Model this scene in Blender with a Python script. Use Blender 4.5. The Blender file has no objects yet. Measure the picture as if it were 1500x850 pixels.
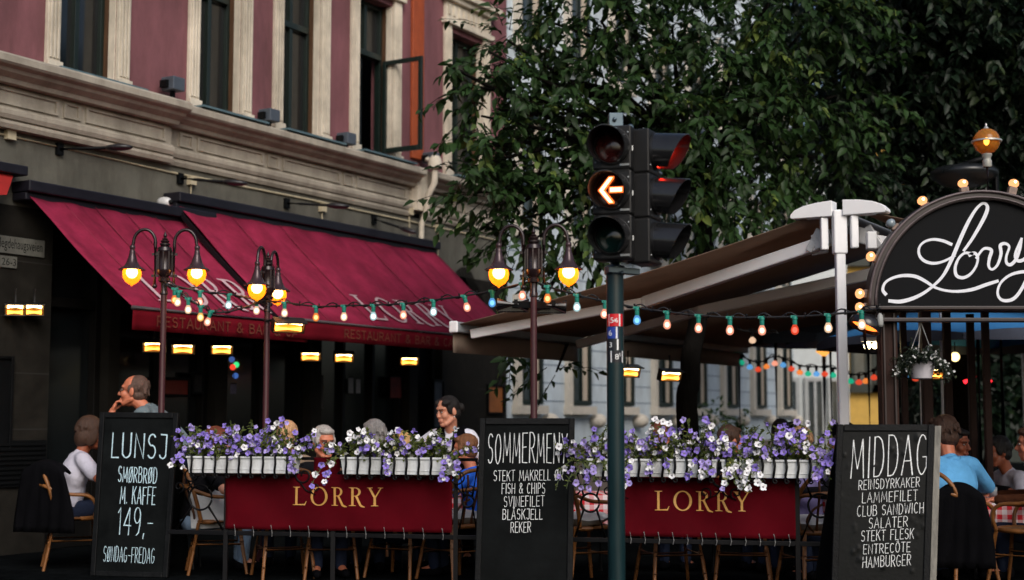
import bpy, bmesh, math, random
from mathutils import Vector, Matrix
V = Vector
R = math.radians
rnd = random.Random(11)
scene = bpy.context.scene
COL = scene.collection
# ------------------------------------------------------------------ camera
FPX = 2083.0                      # focal length in pixels of the 1500 x 850 photograph
CAMZ = 1.2
GZ = -0.1                         # level of the pavement
PITCH = math.atan(190.0 / FPX)
cam_d = bpy.data.cameras.new('camera')
cam_d.sensor_fit = 'HORIZONTAL'
cam_d.sensor_width = 36.0
cam_d.lens = FPX / 1500.0 * 36.0
cam_d.clip_start = 0.1
cam_d.clip_end = 2000
cam_d.dof.use_dof = True
cam_d.dof.focus_distance = 10.9
cam_d.dof.aperture_fstop = 1.4
cam = bpy.data.objects.new('camera', cam_d)
COL.objects.link(cam)
cam.location = (0, 0, CAMZ)
cam.rotation_euler = (R(90) + PITCH, 0, 0)
scene.camera = cam
# ------------------------------------------------------------------ light
SUN_EL, SUN_AZ = 36.0, 163.0      # azimuth measured from +Y towards +X: behind the camera, to the right
world = bpy.data.worlds.new('World')
scene.world = world
world.use_nodes = True
wn = world.node_tree
bg = wn.nodes['Background']
sky = wn.nodes.new('ShaderNodeTexSky')
sky.sky_type = 'NISHITA'
sky.sun_disc = False
sky.sun_elevation = R(SUN_EL)
sky.sun_rotation = R(SUN_AZ)
sky.air_density = 1.0
sky.dust_density = 4.0
sky.ozone_density = 1.5
wn.links.new(sky.outputs[0], bg.inputs[0])
bg.inputs[1].default_value = 0.075
sun_d = bpy.data.lights.new('sun', 'SUN')
sun_d.energy = 0.9
sun_d.angle = R(35)
sun_d.color = (1.0, 0.985, 0.97)
sun = bpy.data.objects.new('sun', sun_d)
COL.objects.link(sun)
_sd = V((math.sin(R(SUN_AZ)) * math.cos(R(SUN_EL)), math.cos(R(SUN_AZ)) * math.cos(R(SUN_EL)), math.sin(R(SUN_EL))))
sun.rotation_euler = _sd.to_track_quat('Z', 'Y').to_euler()
scene.view_settings.view_transform = 'Standard'
scene.view_settings.look = 'None'
scene.view_settings.exposure = 0.7
scene.view_settings.gamma = 1.0
scene.render.engine = 'CYCLES'
scene.cycles.use_denoising = True
scene.cycles.max_bounces = 6
scene.cycles.diffuse_bounces = 3
scene.cycles.glossy_bounces = 3
scene.cycles.transmission_bounces = 4
scene.cycles.transparent_max_bounces = 8
scene.cycles.sample_clamp_indirect = 4.0
scene.cycles.caustics_reflective = False
scene.cycles.caustics_refractive = False

# ------------------------------------------------------------------ pixel rays (photograph 1500 x 850) -> world
_F = V((0, math.cos(PITCH), math.sin(PITCH)))
_U = V((0, -math.sin(PITCH), math.cos(PITCH)))
CAM = V((0, 0, CAMZ))
def ray(px, py):
    return _F + V((1, 0, 0)) * ((px - 750) / FPX) + _U * ((425 - py) / FPX)
def at(px, py, Y):
    d = ray(px, py)
    return CAM + d * (Y / d.y)
def hit(px, py, o, n):
    d = ray(px, py)
    return CAM + d * ((o - CAM).dot(n) / d.dot(n))
def ground(px, py, z=0.0):
    return hit(px, py, V((0, 0, z)), V((0, 0, 1)))
def ppm(Y):                       # metres per photograph pixel at distance Y
    return Y / FPX

# ------------------------------------------------------------------ materials
MATS = {}
def mat(name, col, rough=0.6, metal=0.0, var=0.18, scale=6.0, bump=0.0, bscale=60.0, spec=0.5, emit=None, estr=0.0, stretch=None, coat=0.0, sheen=0.0, dirt=0.0, dscale=1.3):
    if name in MATS:
        return MATS[name]
    m = bpy.data.materials.new(name)
    m.use_nodes = True
    nt = m.node_tree
    b = nt.nodes['Principled BSDF']
    tc = nt.nodes.new('ShaderNodeTexCoord')
    mp = nt.nodes.new('ShaderNodeMapping')
    if stretch:
        mp.inputs['Scale'].default_value = stretch
    nt.links.new(tc.outputs['Object'], mp.inputs[0])
    nz = nt.nodes.new('ShaderNodeTexNoise')
    nz.inputs['Scale'].default_value = scale
    nz.inputs['Detail'].default_value = 6
    nz.inputs['Roughness'].default_value = 0.65
    nt.links.new(mp.outputs[0], nz.inputs[0])
    rp = nt.nodes.new('ShaderNodeValToRGB')
    rp.color_ramp.elements[0].position = 0.3
    rp.color_ramp.elements[1].position = 0.7
    rp.color_ramp.elements[0].color = tuple(c * (1 - var) for c in col) + (1,)
    rp.color_ramp.elements[1].color = tuple(min(1, c * (1 + var)) for c in col) + (1,)
    nt.links.new(nz.outputs[0], rp.inputs[0])
    nt.links.new(rp.outputs[0], b.inputs['Base Color'])
    if dirt:                                   # rain streaks and grime: long blotches that run down the surface
        m2 = nt.nodes.new('ShaderNodeMapping'); m2.inputs['Scale'].default_value = (2.0, 2.0, .6)
        nt.links.new(tc.outputs['Object'], m2.inputs[0])
        n3 = nt.nodes.new('ShaderNodeTexNoise'); n3.inputs['Scale'].default_value = dscale; n3.inputs['Detail'].default_value = 8; n3.inputs['Roughness'].default_value = .7
        nt.links.new(m2.outputs[0], n3.inputs[0])
        r3 = nt.nodes.new('ShaderNodeValToRGB')
        r3.color_ramp.elements[0].position = .36; r3.color_ramp.elements[1].position = .60
        r3.color_ramp.elements[0].color = (1 - dirt, 1 - dirt * 1.04, 1 - dirt * 1.1, 1); r3.color_ramp.elements[1].color = (1.06, 1.06, 1.06, 1)
        nt.links.new(n3.outputs[0], r3.inputs[0])
        mm = nt.nodes.new('ShaderNodeMix'); mm.data_type = 'RGBA'; mm.blend_type = 'MULTIPLY'; mm.inputs[0].default_value = 1
        nt.links.new(rp.outputs[0], mm.inputs[6]); nt.links.new(r3.outputs[0], mm.inputs[7])
        nt.links.new(mm.outputs[2], b.inputs['Base Color'])
    mr = nt.nodes.new('ShaderNodeMapRange')
    mr.inputs['To Min'].default_value = max(0.03, rough - 0.12)
    mr.inputs['To Max'].default_value = min(1.0, rough + 0.12)
    nt.links.new(nz.outputs[0], mr.inputs[0])
    nt.links.new(mr.outputs[0], b.inputs['Roughness'])
    b.inputs['Metallic'].default_value = metal
    b.inputs['Specular IOR Level'].default_value = spec
    b.inputs['Coat Weight'].default_value = coat
    b.inputs['Sheen Weight'].default_value = sheen
    if bump:
        n2 = nt.nodes.new('ShaderNodeTexNoise')
        n2.inputs['Scale'].default_value = bscale
        n2.inputs['Detail'].default_value = 4
        nt.links.new(mp.outputs[0], n2.inputs[0])
        bp = nt.nodes.new('ShaderNodeBump')
        bp.inputs['Strength'].default_value = bump
        bp.inputs['Distance'].default_value = 0.02
        nt.links.new(n2.outputs[0], bp.inputs['Height'])
        nt.links.new(bp.outputs[0], b.inputs['Normal'])
    if emit:
        b.inputs['Emission Color'].default_value = tuple(emit) + (1,)
        b.inputs['Emission Strength'].default_value = estr
    MATS[name] = m
    return m
def srgb(r, g, b):
    f = lambda c: (c / 255 / 12.92) if c <= 10.3 else ((c / 255 + 0.055) / 1.055) ** 2.4
    return (f(r), f(g), f(b))
def nodes(m):
    return m.node_tree, m.node_tree.nodes['Principled BSDF']
def glow(name, col, strength):
    if name in MATS:
        return MATS[name]
    m = bpy.data.materials.new(name)
    m.use_nodes = True
    nt = m.node_tree
    nt.nodes.remove(nt.nodes['Principled BSDF'])
    e = nt.nodes.new('ShaderNodeEmission')
    e.inputs[0].default_value = tuple(col) + (1,)
    e.inputs[1].default_value = strength
    nt.links.new(e.outputs[0], nt.nodes['Material Output'].inputs[0])
    MATS[name] = m
    return m
def checker_mat(name, c1, c2, scale):
    m = mat(name, c1, 0.85, var=0.05, bump=0.15, bscale=300)
    nt, b = nodes(m)
    tc = nt.nodes.new('ShaderNodeTexCoord')
    out = None
    ws = []
    for ax in range(3):
        sep = nt.nodes.new('ShaderNodeSeparateXYZ') if ax == 0 else ws[0][0]
        if ax == 0:
            nt.links.new(tc.outputs['UV'], sep.inputs[0])
        if ax == 2:
            break
        mm = nt.nodes.new('ShaderNodeMath'); mm.operation = 'MULTIPLY'; mm.inputs[1].default_value = scale
        nt.links.new(sep.outputs[ax], mm.inputs[0])
        fr = nt.nodes.new('ShaderNodeMath'); fr.operation = 'FRACT'
        nt.links.new(mm.outputs[0], fr.inputs[0])
        gt = nt.nodes.new('ShaderNodeMath'); gt.operation = 'GREATER_THAN'; gt.inputs[1].default_value = 0.5
        nt.links.new(fr.outputs[0], gt.inputs[0])
        ws.append((sep, gt))
    ad = nt.nodes.new('ShaderNodeMath'); ad.operation = 'ADD'
    nt.links.new(ws[0][1].outputs[0], ad.inputs[0]); nt.links.new(ws[1][1].outputs[0], ad.inputs[1])
    hv = nt.nodes.new('ShaderNodeMath'); hv.operation = 'MULTIPLY'; hv.inputs[1].default_value = 0.5
    nt.links.new(ad.outputs[0], hv.inputs[0])
    mx = nt.nodes.new('ShaderNodeMix'); mx.data_type = 'RGBA'
    mx.inputs[6].default_value = tuple(c1) + (1,); mx.inputs[7].default_value = tuple(c2) + (1,)
    nt.links.new(hv.outputs[0], mx.inputs[0])
    nt.links.new(mx.outputs[2], b.inputs['Base Color'])
    return m

# ------------------------------------------------------------------ mesh builder
def frame_of(d, up=V((0, 0, 1))):
    d = d.normalized()
    if abs(d.dot(up)) > 0.98:
        up = V((1, 0, 0))
    x = d.cross(up).normalized()
    y = x.cross(d).normalized()
    return x, y, d
def wmat(o):
    m = Matrix.LocRotScale(o.location, o.rotation_euler, o.scale)
    return wmat(o.parent) @ m if o.parent else m
class MB:
    def __init__(s):
        s.v, s.f, s.a = [], [], []
    def add(s, vs, fs):
        b = len(s.v)
        s.v += [V(p) for p in vs]
        s.f += [tuple(i + b for i in f) for f in fs]
        return s
    def obox(s, o, ax, ay, az):
        o = V(o)
        vs = [o, o + ax, o + ax + ay, o + ay, o + az, o + ax + az, o + ax + ay + az, o + ay + az]
        return s.add(vs, [(0, 3, 2, 1), (4, 5, 6, 7), (0, 1, 5, 4), (1, 2, 6, 5), (2, 3, 7, 6), (3, 0, 4, 7)])
    def box(s, c, size, rz=0.0, m3=None):
        m = m3 or Matrix.Rotation(rz, 3, 'Z')
        ax, ay, az = (m @ V((size[0], 0, 0)), m @ V((0, size[1], 0)), m @ V((0, 0, size[2])))
        return s.obox(V(c) - (ax + ay + az) / 2, ax, ay, az)
    def bar(s, p, q, w, h=None, up=V((0, 0, 1))):
        p, q = V(p), V(q)
        h = w if h is None else h
        x, y, d = frame_of(q - p, up)
        return s.obox(p - x * w / 2 - y * h / 2, x * w, y * h, q - p)
    def tube(s, pts, r, seg=8, closed=False):
        pts = [V(p) for p in pts]
        n = len(pts)
        rr = r if isinstance(r, (list, tuple)) else [r] * n
        prevx = None
        rings = []
        for i in range(n):
            if closed:
                d = pts[(i + 1) % n] - pts[i - 1]
            else:
                d = pts[min(i + 1, n - 1)] - pts[max(i - 1, 0)]
            if d.length < 1e-9:
                d = V((0, 0, 1))
            d.normalize()
            if prevx is None:
                x, y, _ = frame_of(d)
            else:
                x = prevx - d * prevx.dot(d)
                if x.length < 1e-6:
                    x, y, _ = frame_of(d)
                x.normalize()
                y = d.cross(x)
            prevx = x
            rings.append([pts[i] + (x * math.cos(2 * math.pi * k / seg) + y * math.sin(2 * math.pi * k / seg)) * rr[i] for k in range(seg)])
        vs = [p for rg in rings for p in rg]
        fs = []
        m = n if closed else n - 1
        for i in range(m):
            j = (i + 1) % n
            for k in range(seg):
                l = (k + 1) % seg
                fs.append((i * seg + k, i * seg + l, j * seg + l, j * seg + k))
        if not closed:
            fs.append(tuple(range(seg)))
            fs.append(tuple((n - 1) * seg + k for k in range(seg)))
        return s.add(vs, fs)
    def lathe(s, prof, o=(0, 0, 0), axis=V((0, 0, 1)), seg=16, sweep=2 * math.pi, start=0.0):
        o = V(o)
        x, y, d = frame_of(V(axis))
        full = sweep > 6.28
        ns = seg if full else seg + 1
        vs, fs = [], []
        for r, z in prof:
            for k in range(ns):
                a = start + sweep * k / seg
                vs.append(o + d * z + (x * math.cos(a) + y * math.sin(a)) * max(r, 1e-4))
        for i in range(len(prof) - 1):
            for k in range(seg):
                l = (k + 1) % ns
                fs.append((i * ns + k, i * ns + l, (i + 1) * ns + l, (i + 1) * ns + k))
        return s.add(vs, fs)
    def ell(s, c, r, m3=None, seg=14, rings=9):
        c = V(c)
        r = (r, r, r) if not isinstance(r, (tuple, list)) else r
        m = m3 or Matrix.Identity(3)
        vs = [c + m @ V((0, 0, r[2]))]
        for i in range(1, rings):
            t = math.pi * i / rings
            for k in range(seg):
                a = 2 * math.pi * k / seg
                vs.append(c + m @ V((r[0] * math.sin(t) * math.cos(a), r[1] * math.sin(t) * math.sin(a), r[2] * math.cos(t))))
        vs.append(c + m @ V((0, 0, -r[2])))
        fs = [(0, 1 + k, 1 + (k + 1) % seg) for k in range(seg)]
        for i in range(rings - 2):
            for k in range(seg):
                l = (k + 1) % seg
                fs.append((1 + i * seg + k, 1 + (i + 1) * seg + k, 1 + (i + 1) * seg + l, 1 + i * seg + l))
        e = len(vs) - 1
        fs += [(e, 1 + (rings - 2) * seg + (k + 1) % seg, 1 + (rings - 2) * seg + k) for k in range(seg)]
        return s.add(vs, fs)
    def cap(s, p, q, r1, r2, seg=12):          # a capsule that tapers
        p, q = V(p), V(q)
        x, y, d = frame_of(q - p)
        L = (q - p).length
        prof = [(r1 * math.sin(t), -r1 * math.cos(t)) for t in [0, .5, 1.0, 1.57]] + [(r2 * math.cos(t), L + r2 * math.sin(t)) for t in [0, .55, 1.05, 1.57]]
        return s.lathe(prof, p, d, seg)
    def prism(s, poly, fn, t):                 # polygon (x, y) -> fn(x, y) extruded along vector t
        n = len(poly)
        a = [fn(x, y) for x, y in poly]
        vs = a + [p + t for p in a]
        fs = [tuple(range(n)), tuple(range(2 * n - 1, n - 1, -1))]
        fs += [(i, (i + 1) % n, n + (i + 1) % n, n + i) for i in range(n)]
        return s.add(vs, fs)
    def sheet(s, poly, fn):
        return s.add([fn(x, y) for x, y in poly], [tuple(range(len(poly)))])
    def stroke(s, pts, w, fn, h=0.0):          # a painted line of width w along 2D points; fn(x, y, h) -> world
        P2 = [V((p[0], p[1])) for p in pts]
        n = len(P2)
        ws = w if isinstance(w, (list, tuple)) else [w] * n
        vs = []
        for i in range(n):
            d0 = (P2[i] - P2[i - 1]) if i > 0 else None
            d1 = (P2[i + 1] - P2[i]) if i < n - 1 else None
            d0 = d0 if d0 is not None else d1
            d1 = d1 if d1 is not None else d0
            d0 = d0.normalized(); d1 = d1.normalized()
            t = d0 + d1
            t = t.normalized() if t.length > 0.3 else d1
            nn = V((-t.y, t.x))
            k = 1.0 / max(0.5, nn.dot(V((-d1.y, d1.x))))
            e = t * ws[i] * 0.4 * (-1 if i == 0 else 1) if i in (0, n - 1) else V((0, 0))
            a, b = P2[i] + e + nn * ws[i] / 2 * k, P2[i] + e - nn * ws[i] / 2 * k
            vs += [fn(a.x, a.y, h), fn(b.x, b.y, h)]
        fs = [(2 * i, 2 * i + 1, 2 * i + 3, 2 * i + 2) for i in range(n - 1)]
        return s.add(vs, fs)
    def build(s, name, m, parent=None, smooth=False, bevel=0.0, local=False, normals=True, seg=2, solid=0.0, angle=None):
        me = bpy.data.meshes.new(name)
        vs = s.v
        if parent is not None and not local:
            inv = wmat(parent).inverted()
            vs = [inv @ p for p in vs]
        me.from_pydata([tuple(p) for p in vs], [], s.f)
        if normals:
            bm = bmesh.new(); bm.from_mesh(me)
            bmesh.ops.recalc_face_normals(bm, faces=bm.faces)
            bm.to_mesh(me); bm.free()
        if smooth:
            me.shade_smooth()
            if angle:
                me.set_sharp_from_angle(angle=R(angle))
        me.update()
        o = bpy.data.objects.new(name, me)
        if m is not None:
            me.materials.append(m)
        COL.objects.link(o)
        o.parent = parent
        if solid:
            md = o.modifiers.new('solid', 'SOLIDIFY'); md.thickness = solid; md.offset = 0
        if bevel:
            md = o.modifiers.new('bevel', 'BEVEL'); md.width = bevel; md.segments = seg; md.limit_method = 'ANGLE'; md.angle_limit = R(40)
        return o
def tag(o, label=None, cat=None, group=None, kind=None):
    if label: o['label'] = label
    if cat: o['category'] = cat
    if group: o['group'] = group
    if kind: o['kind'] = kind
    return o
def thing(name, label, cat, loc=(0, 0, 0), rz=0.0, group=None):
    o = bpy.data.objects.new(name, None)
    COL.objects.link(o)
    o.empty_display_size = 0.1
    o.location = loc
    o.rotation_euler = (0, 0, rz)
    return tag(o, label, cat, group)
def copy_tree(o, parent=None):
    c = o.copy()
    COL.objects.link(c)
    c.parent = parent
    for ch in list(o.children):
        copy_tree(ch, c)
    return c
def font_mesh(txt, size):                      # the built-in font as flat polygons around x=0..w, y=0..
    cu = bpy.data.curves.new('lettering', 'FONT')
    cu.body = txt; cu.size = size; cu.resolution_u = 3
    ob = bpy.data.objects.new('lettering', cu)
    me = bpy.data.meshes.new_from_object(ob)
    vs = [(v.co.x, v.co.y) for v in me.vertices]
    fs = [tuple(p.vertices) for p in me.polygons]
    bpy.data.objects.remove(ob); bpy.data.curves.remove(cu); bpy.data.meshes.remove(me)
    xs = [v[0] for v in vs] or [0]
    ys = [v[1] for v in vs] or [0]
    return vs, fs, (min(xs), max(xs), min(ys), max(ys))
def arc(cx, cy, rx, ry, a0, a1, n=8):
    return [(cx + rx * math.cos(R(a0 + (a1 - a0) * i / n)), cy + ry * math.sin(R(a0 + (a1 - a0) * i / n))) for i in range(n + 1)]
def smooth_pts(pts, k=4):                      # Catmull-Rom through the points
    pts = [V(p) for p in pts]
    out = []
    n = len(pts)
    for i in range(n - 1):
        p0, p1, p2, p3 = pts[max(i - 1, 0)], pts[i], pts[i + 1], pts[min(i + 2, n - 1)]
        for j in range(k):
            t = j / k
            out.append(0.5 * ((2 * p1) + (p2 - p0) * t + (2 * p0 - 5 * p1 + 4 * p2 - p3) * t * t + (3 * p1 - p0 - 3 * p2 + p3) * t ** 3))
    out.append(pts[-1])
    return out

# ------------------------------------------------------------------ lettering: thin hand-drawn capitals on a unit box (width, strokes)
SF = {
 'A': (.62, [[(.02, 0), (.31, 1), (.60, 0)], [(.12, .34), (.50, .34)]]),
 'B': (.56, [[(.05, 0), (.05, 1)], [(.05, 1)] + arc(.26, .77, .22, .23, 90, -90) + [(.05, .54)], [(.05, .54)] + arc(.28, .27, .25, .27, 90, -90) + [(.05, 0)]]),
 'C': (.55, [arc(.29, .5, .25, .5, 50, 310, 14)]),
 'D': (.58, [[(.05, 0), (.05, 1)], [(.05, 1)] + arc(.22, .5, .32, .5, 90, -90, 10) + [(.05, 0)]]),
 'E': (.50, [[(.48, 1), (.05, 1), (.05, 0), (.48, 0)], [(.05, .52), (.38, .52)]]),
 'F': (.50, [[(.48, 1), (.05, 1), (.05, 0)], [(.05, .52), (.38, .52)]]),
 'G': (.60, [arc(.30, .5, .26, .5, 50, 300, 14) + [(.54, .2), (.54, .44), (.34, .44)]]),
 'H': (.58, [[(.05, 0), (.05, 1)], [(.53, 0), (.53, 1)], [(.05, .5), (.53, .5)]]),
 'I': (.14, [[(.07, 0), (.07, 1)]]),
 'J': (.46, [[(.08, 1), (.42, 1), (.42, .2)] + arc(.24, .18, .18, .18, 0, -170, 6)]),
 'K': (.56, [[(.05, 0), (.05, 1)], [(.52, 1), (.06, .45)], [(.2, .62), (.54, 0)]]),
 'L': (.46, [[(.05, 1), (.05, 0), (.44, 0)]]),
 'M': (.74, [[(.04, 0), (.12, 1), (.37, .22), (.62, 1), (.70, 0)]]),
 'N': (.60, [[(.05, 0), (.05, 1), (.55, 0), (.55, 1)]]),
 'O': (.60, [arc(.30, .5, .25, .5, 90, 450, 18)]),
 'P': (.54, [[(.05, 0), (.05, 1)], [(.05, 1)] + arc(.25, .74, .25, .26, 90, -90) + [(.05, .48)]]),
 'R': (.56, [[(.05, 0), (.05, 1)], [(.05, 1)] + arc(.25, .74, .25, .26, 90, -90) + [(.05, .48)], [(.22, .48), (.54, 0)]]),
 'S': (.52, [arc(.26, .755, .2, .245, 35, 250, 8) + arc(.26, .27, .22, .27, 80, -145, 8)]),
 'T': (.54, [[(.02, 1), (.52, 1)], [(.27, 1), (.27, 0)]]),
 'U': (.58, [[(.05, 1), (.05, .25)] + arc(.29, .24, .24, .24, 180, 360, 8) + [(.53, 1)]]),
 'V': (.58, [[(.03, 1), (.29, 0), (.55, 1)]]),
 'W': (.80, [[(.03, 1), (.2, 0), (.4, .8), (.6, 0), (.77, 1)]]),
 'Y': (.56, [[(.03, 1), (.28, .45), (.53, 1)], [(.28, .45), (.2, 0)]]),
 '1': (.30, [[(.04, .82), (.2, 1), (.2, 0)]]),
 '4': (.56, [[(.4, 0), (.4, 1), (.03, .34), (.54, .34)]]),
 '9': (.54, [arc(.27, .72, .22, .28, 0, 360, 14) + [(.49, .4), (.42, .1), (.25, 0)]]),
 '&': (.66, [[(.62, 0), (.16, .72)] + arc(.3, .82, .15, .18, 200, -20, 8) + [(.1, .38)] + arc(.27, .22, .21, .22, 160, 340, 8) + [(.6, .42)]]),
 ',': (.16, [[(.1, .06), (.05, -.12)]]),
 '.': (.16, [[(.06, .0), (.1, .05)]]),
 '-': (.44, [[(.05, .45), (.39, .45)]]),
 ' ': (.34, []),
}
SF['Ø'] = (.60, SF['O'][1] + [[(.08, -.02), (.52, 1.02)]])
SF['Å'] = (.62, SF['A'][1] + [arc(.31, 1.14, .08, .09, 0, 360, 10)])
SF['Ô'] = (.60, SF['O'][1] + [[(.18, 1.08), (.30, 1.2), (.42, 1.08)]])
def chalk(mb, txt, x0, y0, w, h, lw, fn, jit=0.02, hk=0.0004, seed=1):
    """Letter TXT into the box x0..x0+w, y0..y0+h of fn's plane; every stroke lies a hair above the one before."""
    r = random.Random(seed)
    tot = sum(SF[c][0] for c in txt) + 0.16 * (len(txt) - 1)
    kx = w / tot
    x = x0
    n = 0
    for c in txt:
        cw, sts = SF[c]
        dy = r.uniform(-jit, jit) * h
        ks = 1 + r.uniform(-jit, jit)
        for st in sts:
            pts = [(x + (px + r.uniform(-jit, jit) * .35) * kx, y0 + dy + (py + r.uniform(-jit, jit) * .35) * h * ks) for px, py in st]
            lws = [lw * (1 + r.uniform(-.22, .22)) for _ in pts]
            mb.stroke(pts, lws, fn, n * hk)
            n = (n + 1) % 9
        x += (cw + 0.16) * kx
# ------------------------------------------------------------------ roman capitals for LORRY: polygons on a unit height
def serif(ch):
    P = []
    def rect(x0, y0, x1, y1): P.append([(x0, y0), (x1, y0), (x1, y1), (x0, y1)])
    def ring(cx, cy, ro, so, ri, si, a0, a1, n, tilt=0):
        for i in range(n):
            b0, b1 = R(a0 + (a1 - a0) * i / n), R(a0 + (a1 - a0) * (i + 1) / n)
            q = [(cx + ro * math.cos(b0), cy + so * math.sin(b0)), (cx + ro * math.cos(b1), cy + so * math.sin(b1)),
                 (cx + ri * math.cos(b1 + tilt), cy + si * math.sin(b1 + tilt)), (cx + ri * math.cos(b0 + tilt), cy + si * math.sin(b0 + tilt))]
            P.append(q)
    if ch == 'L':
        rect(.14, .05, .27, .95); P.append([(.0, 1), (.41, 1), (.41, .975), (.27, .95), (.14, .95), (.0, .975)])
        P.append([(.0, 0), (.72, 0), (.80, .22), (.77, .22), (.68, .075), (.27, .05), (.14, .05), (.0, .025)]); return .80, P
    if ch == 'O':
        ring(.52, .5, .5, .52, .36, .46, 0, 360, 28, R(8)); return 1.04, P
    if ch == 'R':
        rect(.14, .05, .27, .95); P.append([(.0, 1), (.27, 1), (.27, .95), (.14, .95), (.0, .975)]); P.append([(.0, 0), (.41, 0), (.41, .025), (.27, .05), (.14, .05), (.0, .025)])
        ring(.36, .755, .30, .245, .165, .20, 90, -90, 12); P.append([(.27, 1), (.36, 1), (.36, .955), (.27, .955)]); P.append([(.27, .51), (.36, .51), (.36, .555), (.27, .555)])
        P.append([(.36, .51), (.48, .53), (.72, .06), (.92, -.04), (.90, -.08), (.70, -.05), (.60, .02)]); return .82, P
    if ch == 'Y':
        rect(.36, .05, .49, .46); P.append([(.22, 0), (.63, 0), (.63, .025), (.49, .05), (.36, .05), (.22, .025)])
        P.append([(.06, .96), (.20, .96), (.49, .46), (.36, .46)]); P.append([(.72, .96), (.80, .96), (.49, .46), (.44, .52)])
        P.append([(-.02, 1), (.30, 1), (.30, .975), (.20, .96), (.06, .96), (-.02, .975)]); P.append([(.60, 1), (.90, 1), (.90, .975), (.80, .96), (.72, .96), (.60, .975)]); return .86, P
def roman(mb, txt, x0, y0, w, h, fn, gap=.14, hk=0.0003):
    G = [serif(c) for c in txt]
    tot = sum(g[0] for g in G) + gap * (len(G) - 1)
    k = w / tot
    x = x0
    n = 0
    for gw, polys in G:
        for p in polys:
            mb.sheet([(x + px * k, y0 + py * h) for px, py in p], lambda a, b, hh=n * hk: fn(a, b, hh))
            n = (n + 1) % 7
        x += (gw + gap) * k
# ================================================================== GROUND
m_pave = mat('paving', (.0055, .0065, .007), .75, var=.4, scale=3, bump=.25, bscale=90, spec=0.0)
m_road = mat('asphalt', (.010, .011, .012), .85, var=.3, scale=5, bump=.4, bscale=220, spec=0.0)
m_kerb = mat('kerb_stone', (.16, .16, .155), .7, var=.25, bump=.3)
nt, b = nodes(m_pave)
tc = nt.nodes.new('ShaderNodeTexCoord')
br = nt.nodes.new('ShaderNodeTexBrick')
br.inputs['Scale'].default_value = 2.2
br.inputs['Mortar Size'].default_value = .012
br.inputs['Color1'].default_value = (.9, .9, .9, 1); br.inputs['Color2'].default_value = (1.15, 1.15, 1.15, 1); br.inputs['Mortar'].default_value = (.45, .45, .45, 1)
nt.links.new(tc.outputs['Object'], br.inputs[0])
src = b.inputs['Base Color'].links[0].from_socket
mx = nt.nodes.new('ShaderNodeMix'); mx.data_type = 'RGBA'; mx.blend_type = 'MULTIPLY'; mx.inputs[0].default_value = 1
nt.links.new(src, mx.inputs[6]); nt.links.new(br.outputs[0], mx.inputs[7]); nt.links.new(mx.outputs[2], b.inputs['Base Color'])
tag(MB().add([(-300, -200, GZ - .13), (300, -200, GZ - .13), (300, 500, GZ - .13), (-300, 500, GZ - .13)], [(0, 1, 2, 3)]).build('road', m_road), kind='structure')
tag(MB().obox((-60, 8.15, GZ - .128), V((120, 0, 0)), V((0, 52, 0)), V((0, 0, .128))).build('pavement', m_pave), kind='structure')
kb = MB()
for i in range(60):
    kb.obox((-30 + i * 1.0, 7.99, GZ - .126), V((.99, 0, 0)), V((0, .158, 0)), V((0, 0, .135)))
tag(kb.build('kerb', m_kerb, bevel=.008), kind='structure')

# ================================================================== RESTAURANT FACADE
TH = R(30.6)
DL = V((-math.sin(TH), -math.cos(TH), 0))       # along the facade towards the viewer
NN = V((math.cos(TH), -math.sin(TH), 0))        # out of the facade
FO = V(((742 - 750) / FPX * 22, 22, 0))         # its far corner
ZU = V((0, 0, 1))
def F(u, z, w=0.0):
    return FO + DL * u + NN * w + ZU * z
def fpx(px, py, w=0.0):
    p = hit(px, py, FO + NN * w, NN) - FO
    return p.dot(DL), p.z
def fbox(mb, u0, u1, z0, z1, w0, w1):
    return mb.obox(F(u0, z0, w0), DL * (u1 - u0), NN * (w1 - w0), ZU * (z1 - z0))
def fprofile(mb, prof, u0, u1):                 # (w, z) profile swept from u0 to u1
    return mb.prism(prof, lambda w, z: F(u0, z, w), DL * (u1 - u0))
m_pink = mat('pink_render', srgb(122, 77, 82), .85, var=.20, scale=2.2, bump=.25, bscale=120, stretch=(1, 1, .35), dirt=.28)
m_cream = mat('cream_stucco', srgb(214, 204, 186), .75, var=.16, scale=3.5, bump=.15, bscale=80, dirt=.32)
m_frieze = mat('pale_frieze_stucco', srgb(168, 160, 146), .8, var=.16, scale=3, bump=.2, bscale=70, dirt=.28)
m_grey = mat('grey_stone_render', srgb(96, 94, 85), .9, var=.22, scale=2.2, bump=.5, bscale=140, dirt=.32)
m_dgreen = mat('dark_green_joinery', (.008, .016, .013), .35, var=.2, bump=.05)
m_glass = mat('dark_window_glass', (.006, .008, .009), .08, var=.3, scale=1.2, spec=.8)
m_black = mat('black_paint', (.003, .0035, .004), .55, var=.2, spec=.15)
m_brown = mat('brown_wood', (.09, .045, .022), .5, var=.3, stretch=(4, 4, .5), bump=.15)
m_orange = mat('orange_paint', srgb(164, 76, 38), .65, var=.15, dirt=.25)
m_shop = mat('dark_shopfront_wood', (.006, .0055, .005), .55, var=.3, scale=5, bump=.1, spec=.2)
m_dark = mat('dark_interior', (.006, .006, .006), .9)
m_lead = mat('blue_grey_lead', srgb(88, 112, 120), .45, var=.15)
WIN = [(8.98, 8.19), (6.94, 6.21), (5.46, 4.70), (3.90, 3.10), (1.65, .74)]
ZS, ZT, ZTOP = 4.78, 6.92, 9.6
bld = thing('restaurant_building', 'pink rendered corner building with cream window surrounds and grey stone ground floor', 'building', F(5, GZ))
mb = MB()
edges = [13.0] + [e for w in WIN for e in w] + [0.0]
for i in range(0, len(edges), 2):
    fbox(mb, edges[i + 1], edges[i], 4.70, ZT, -.35, 0)
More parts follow.
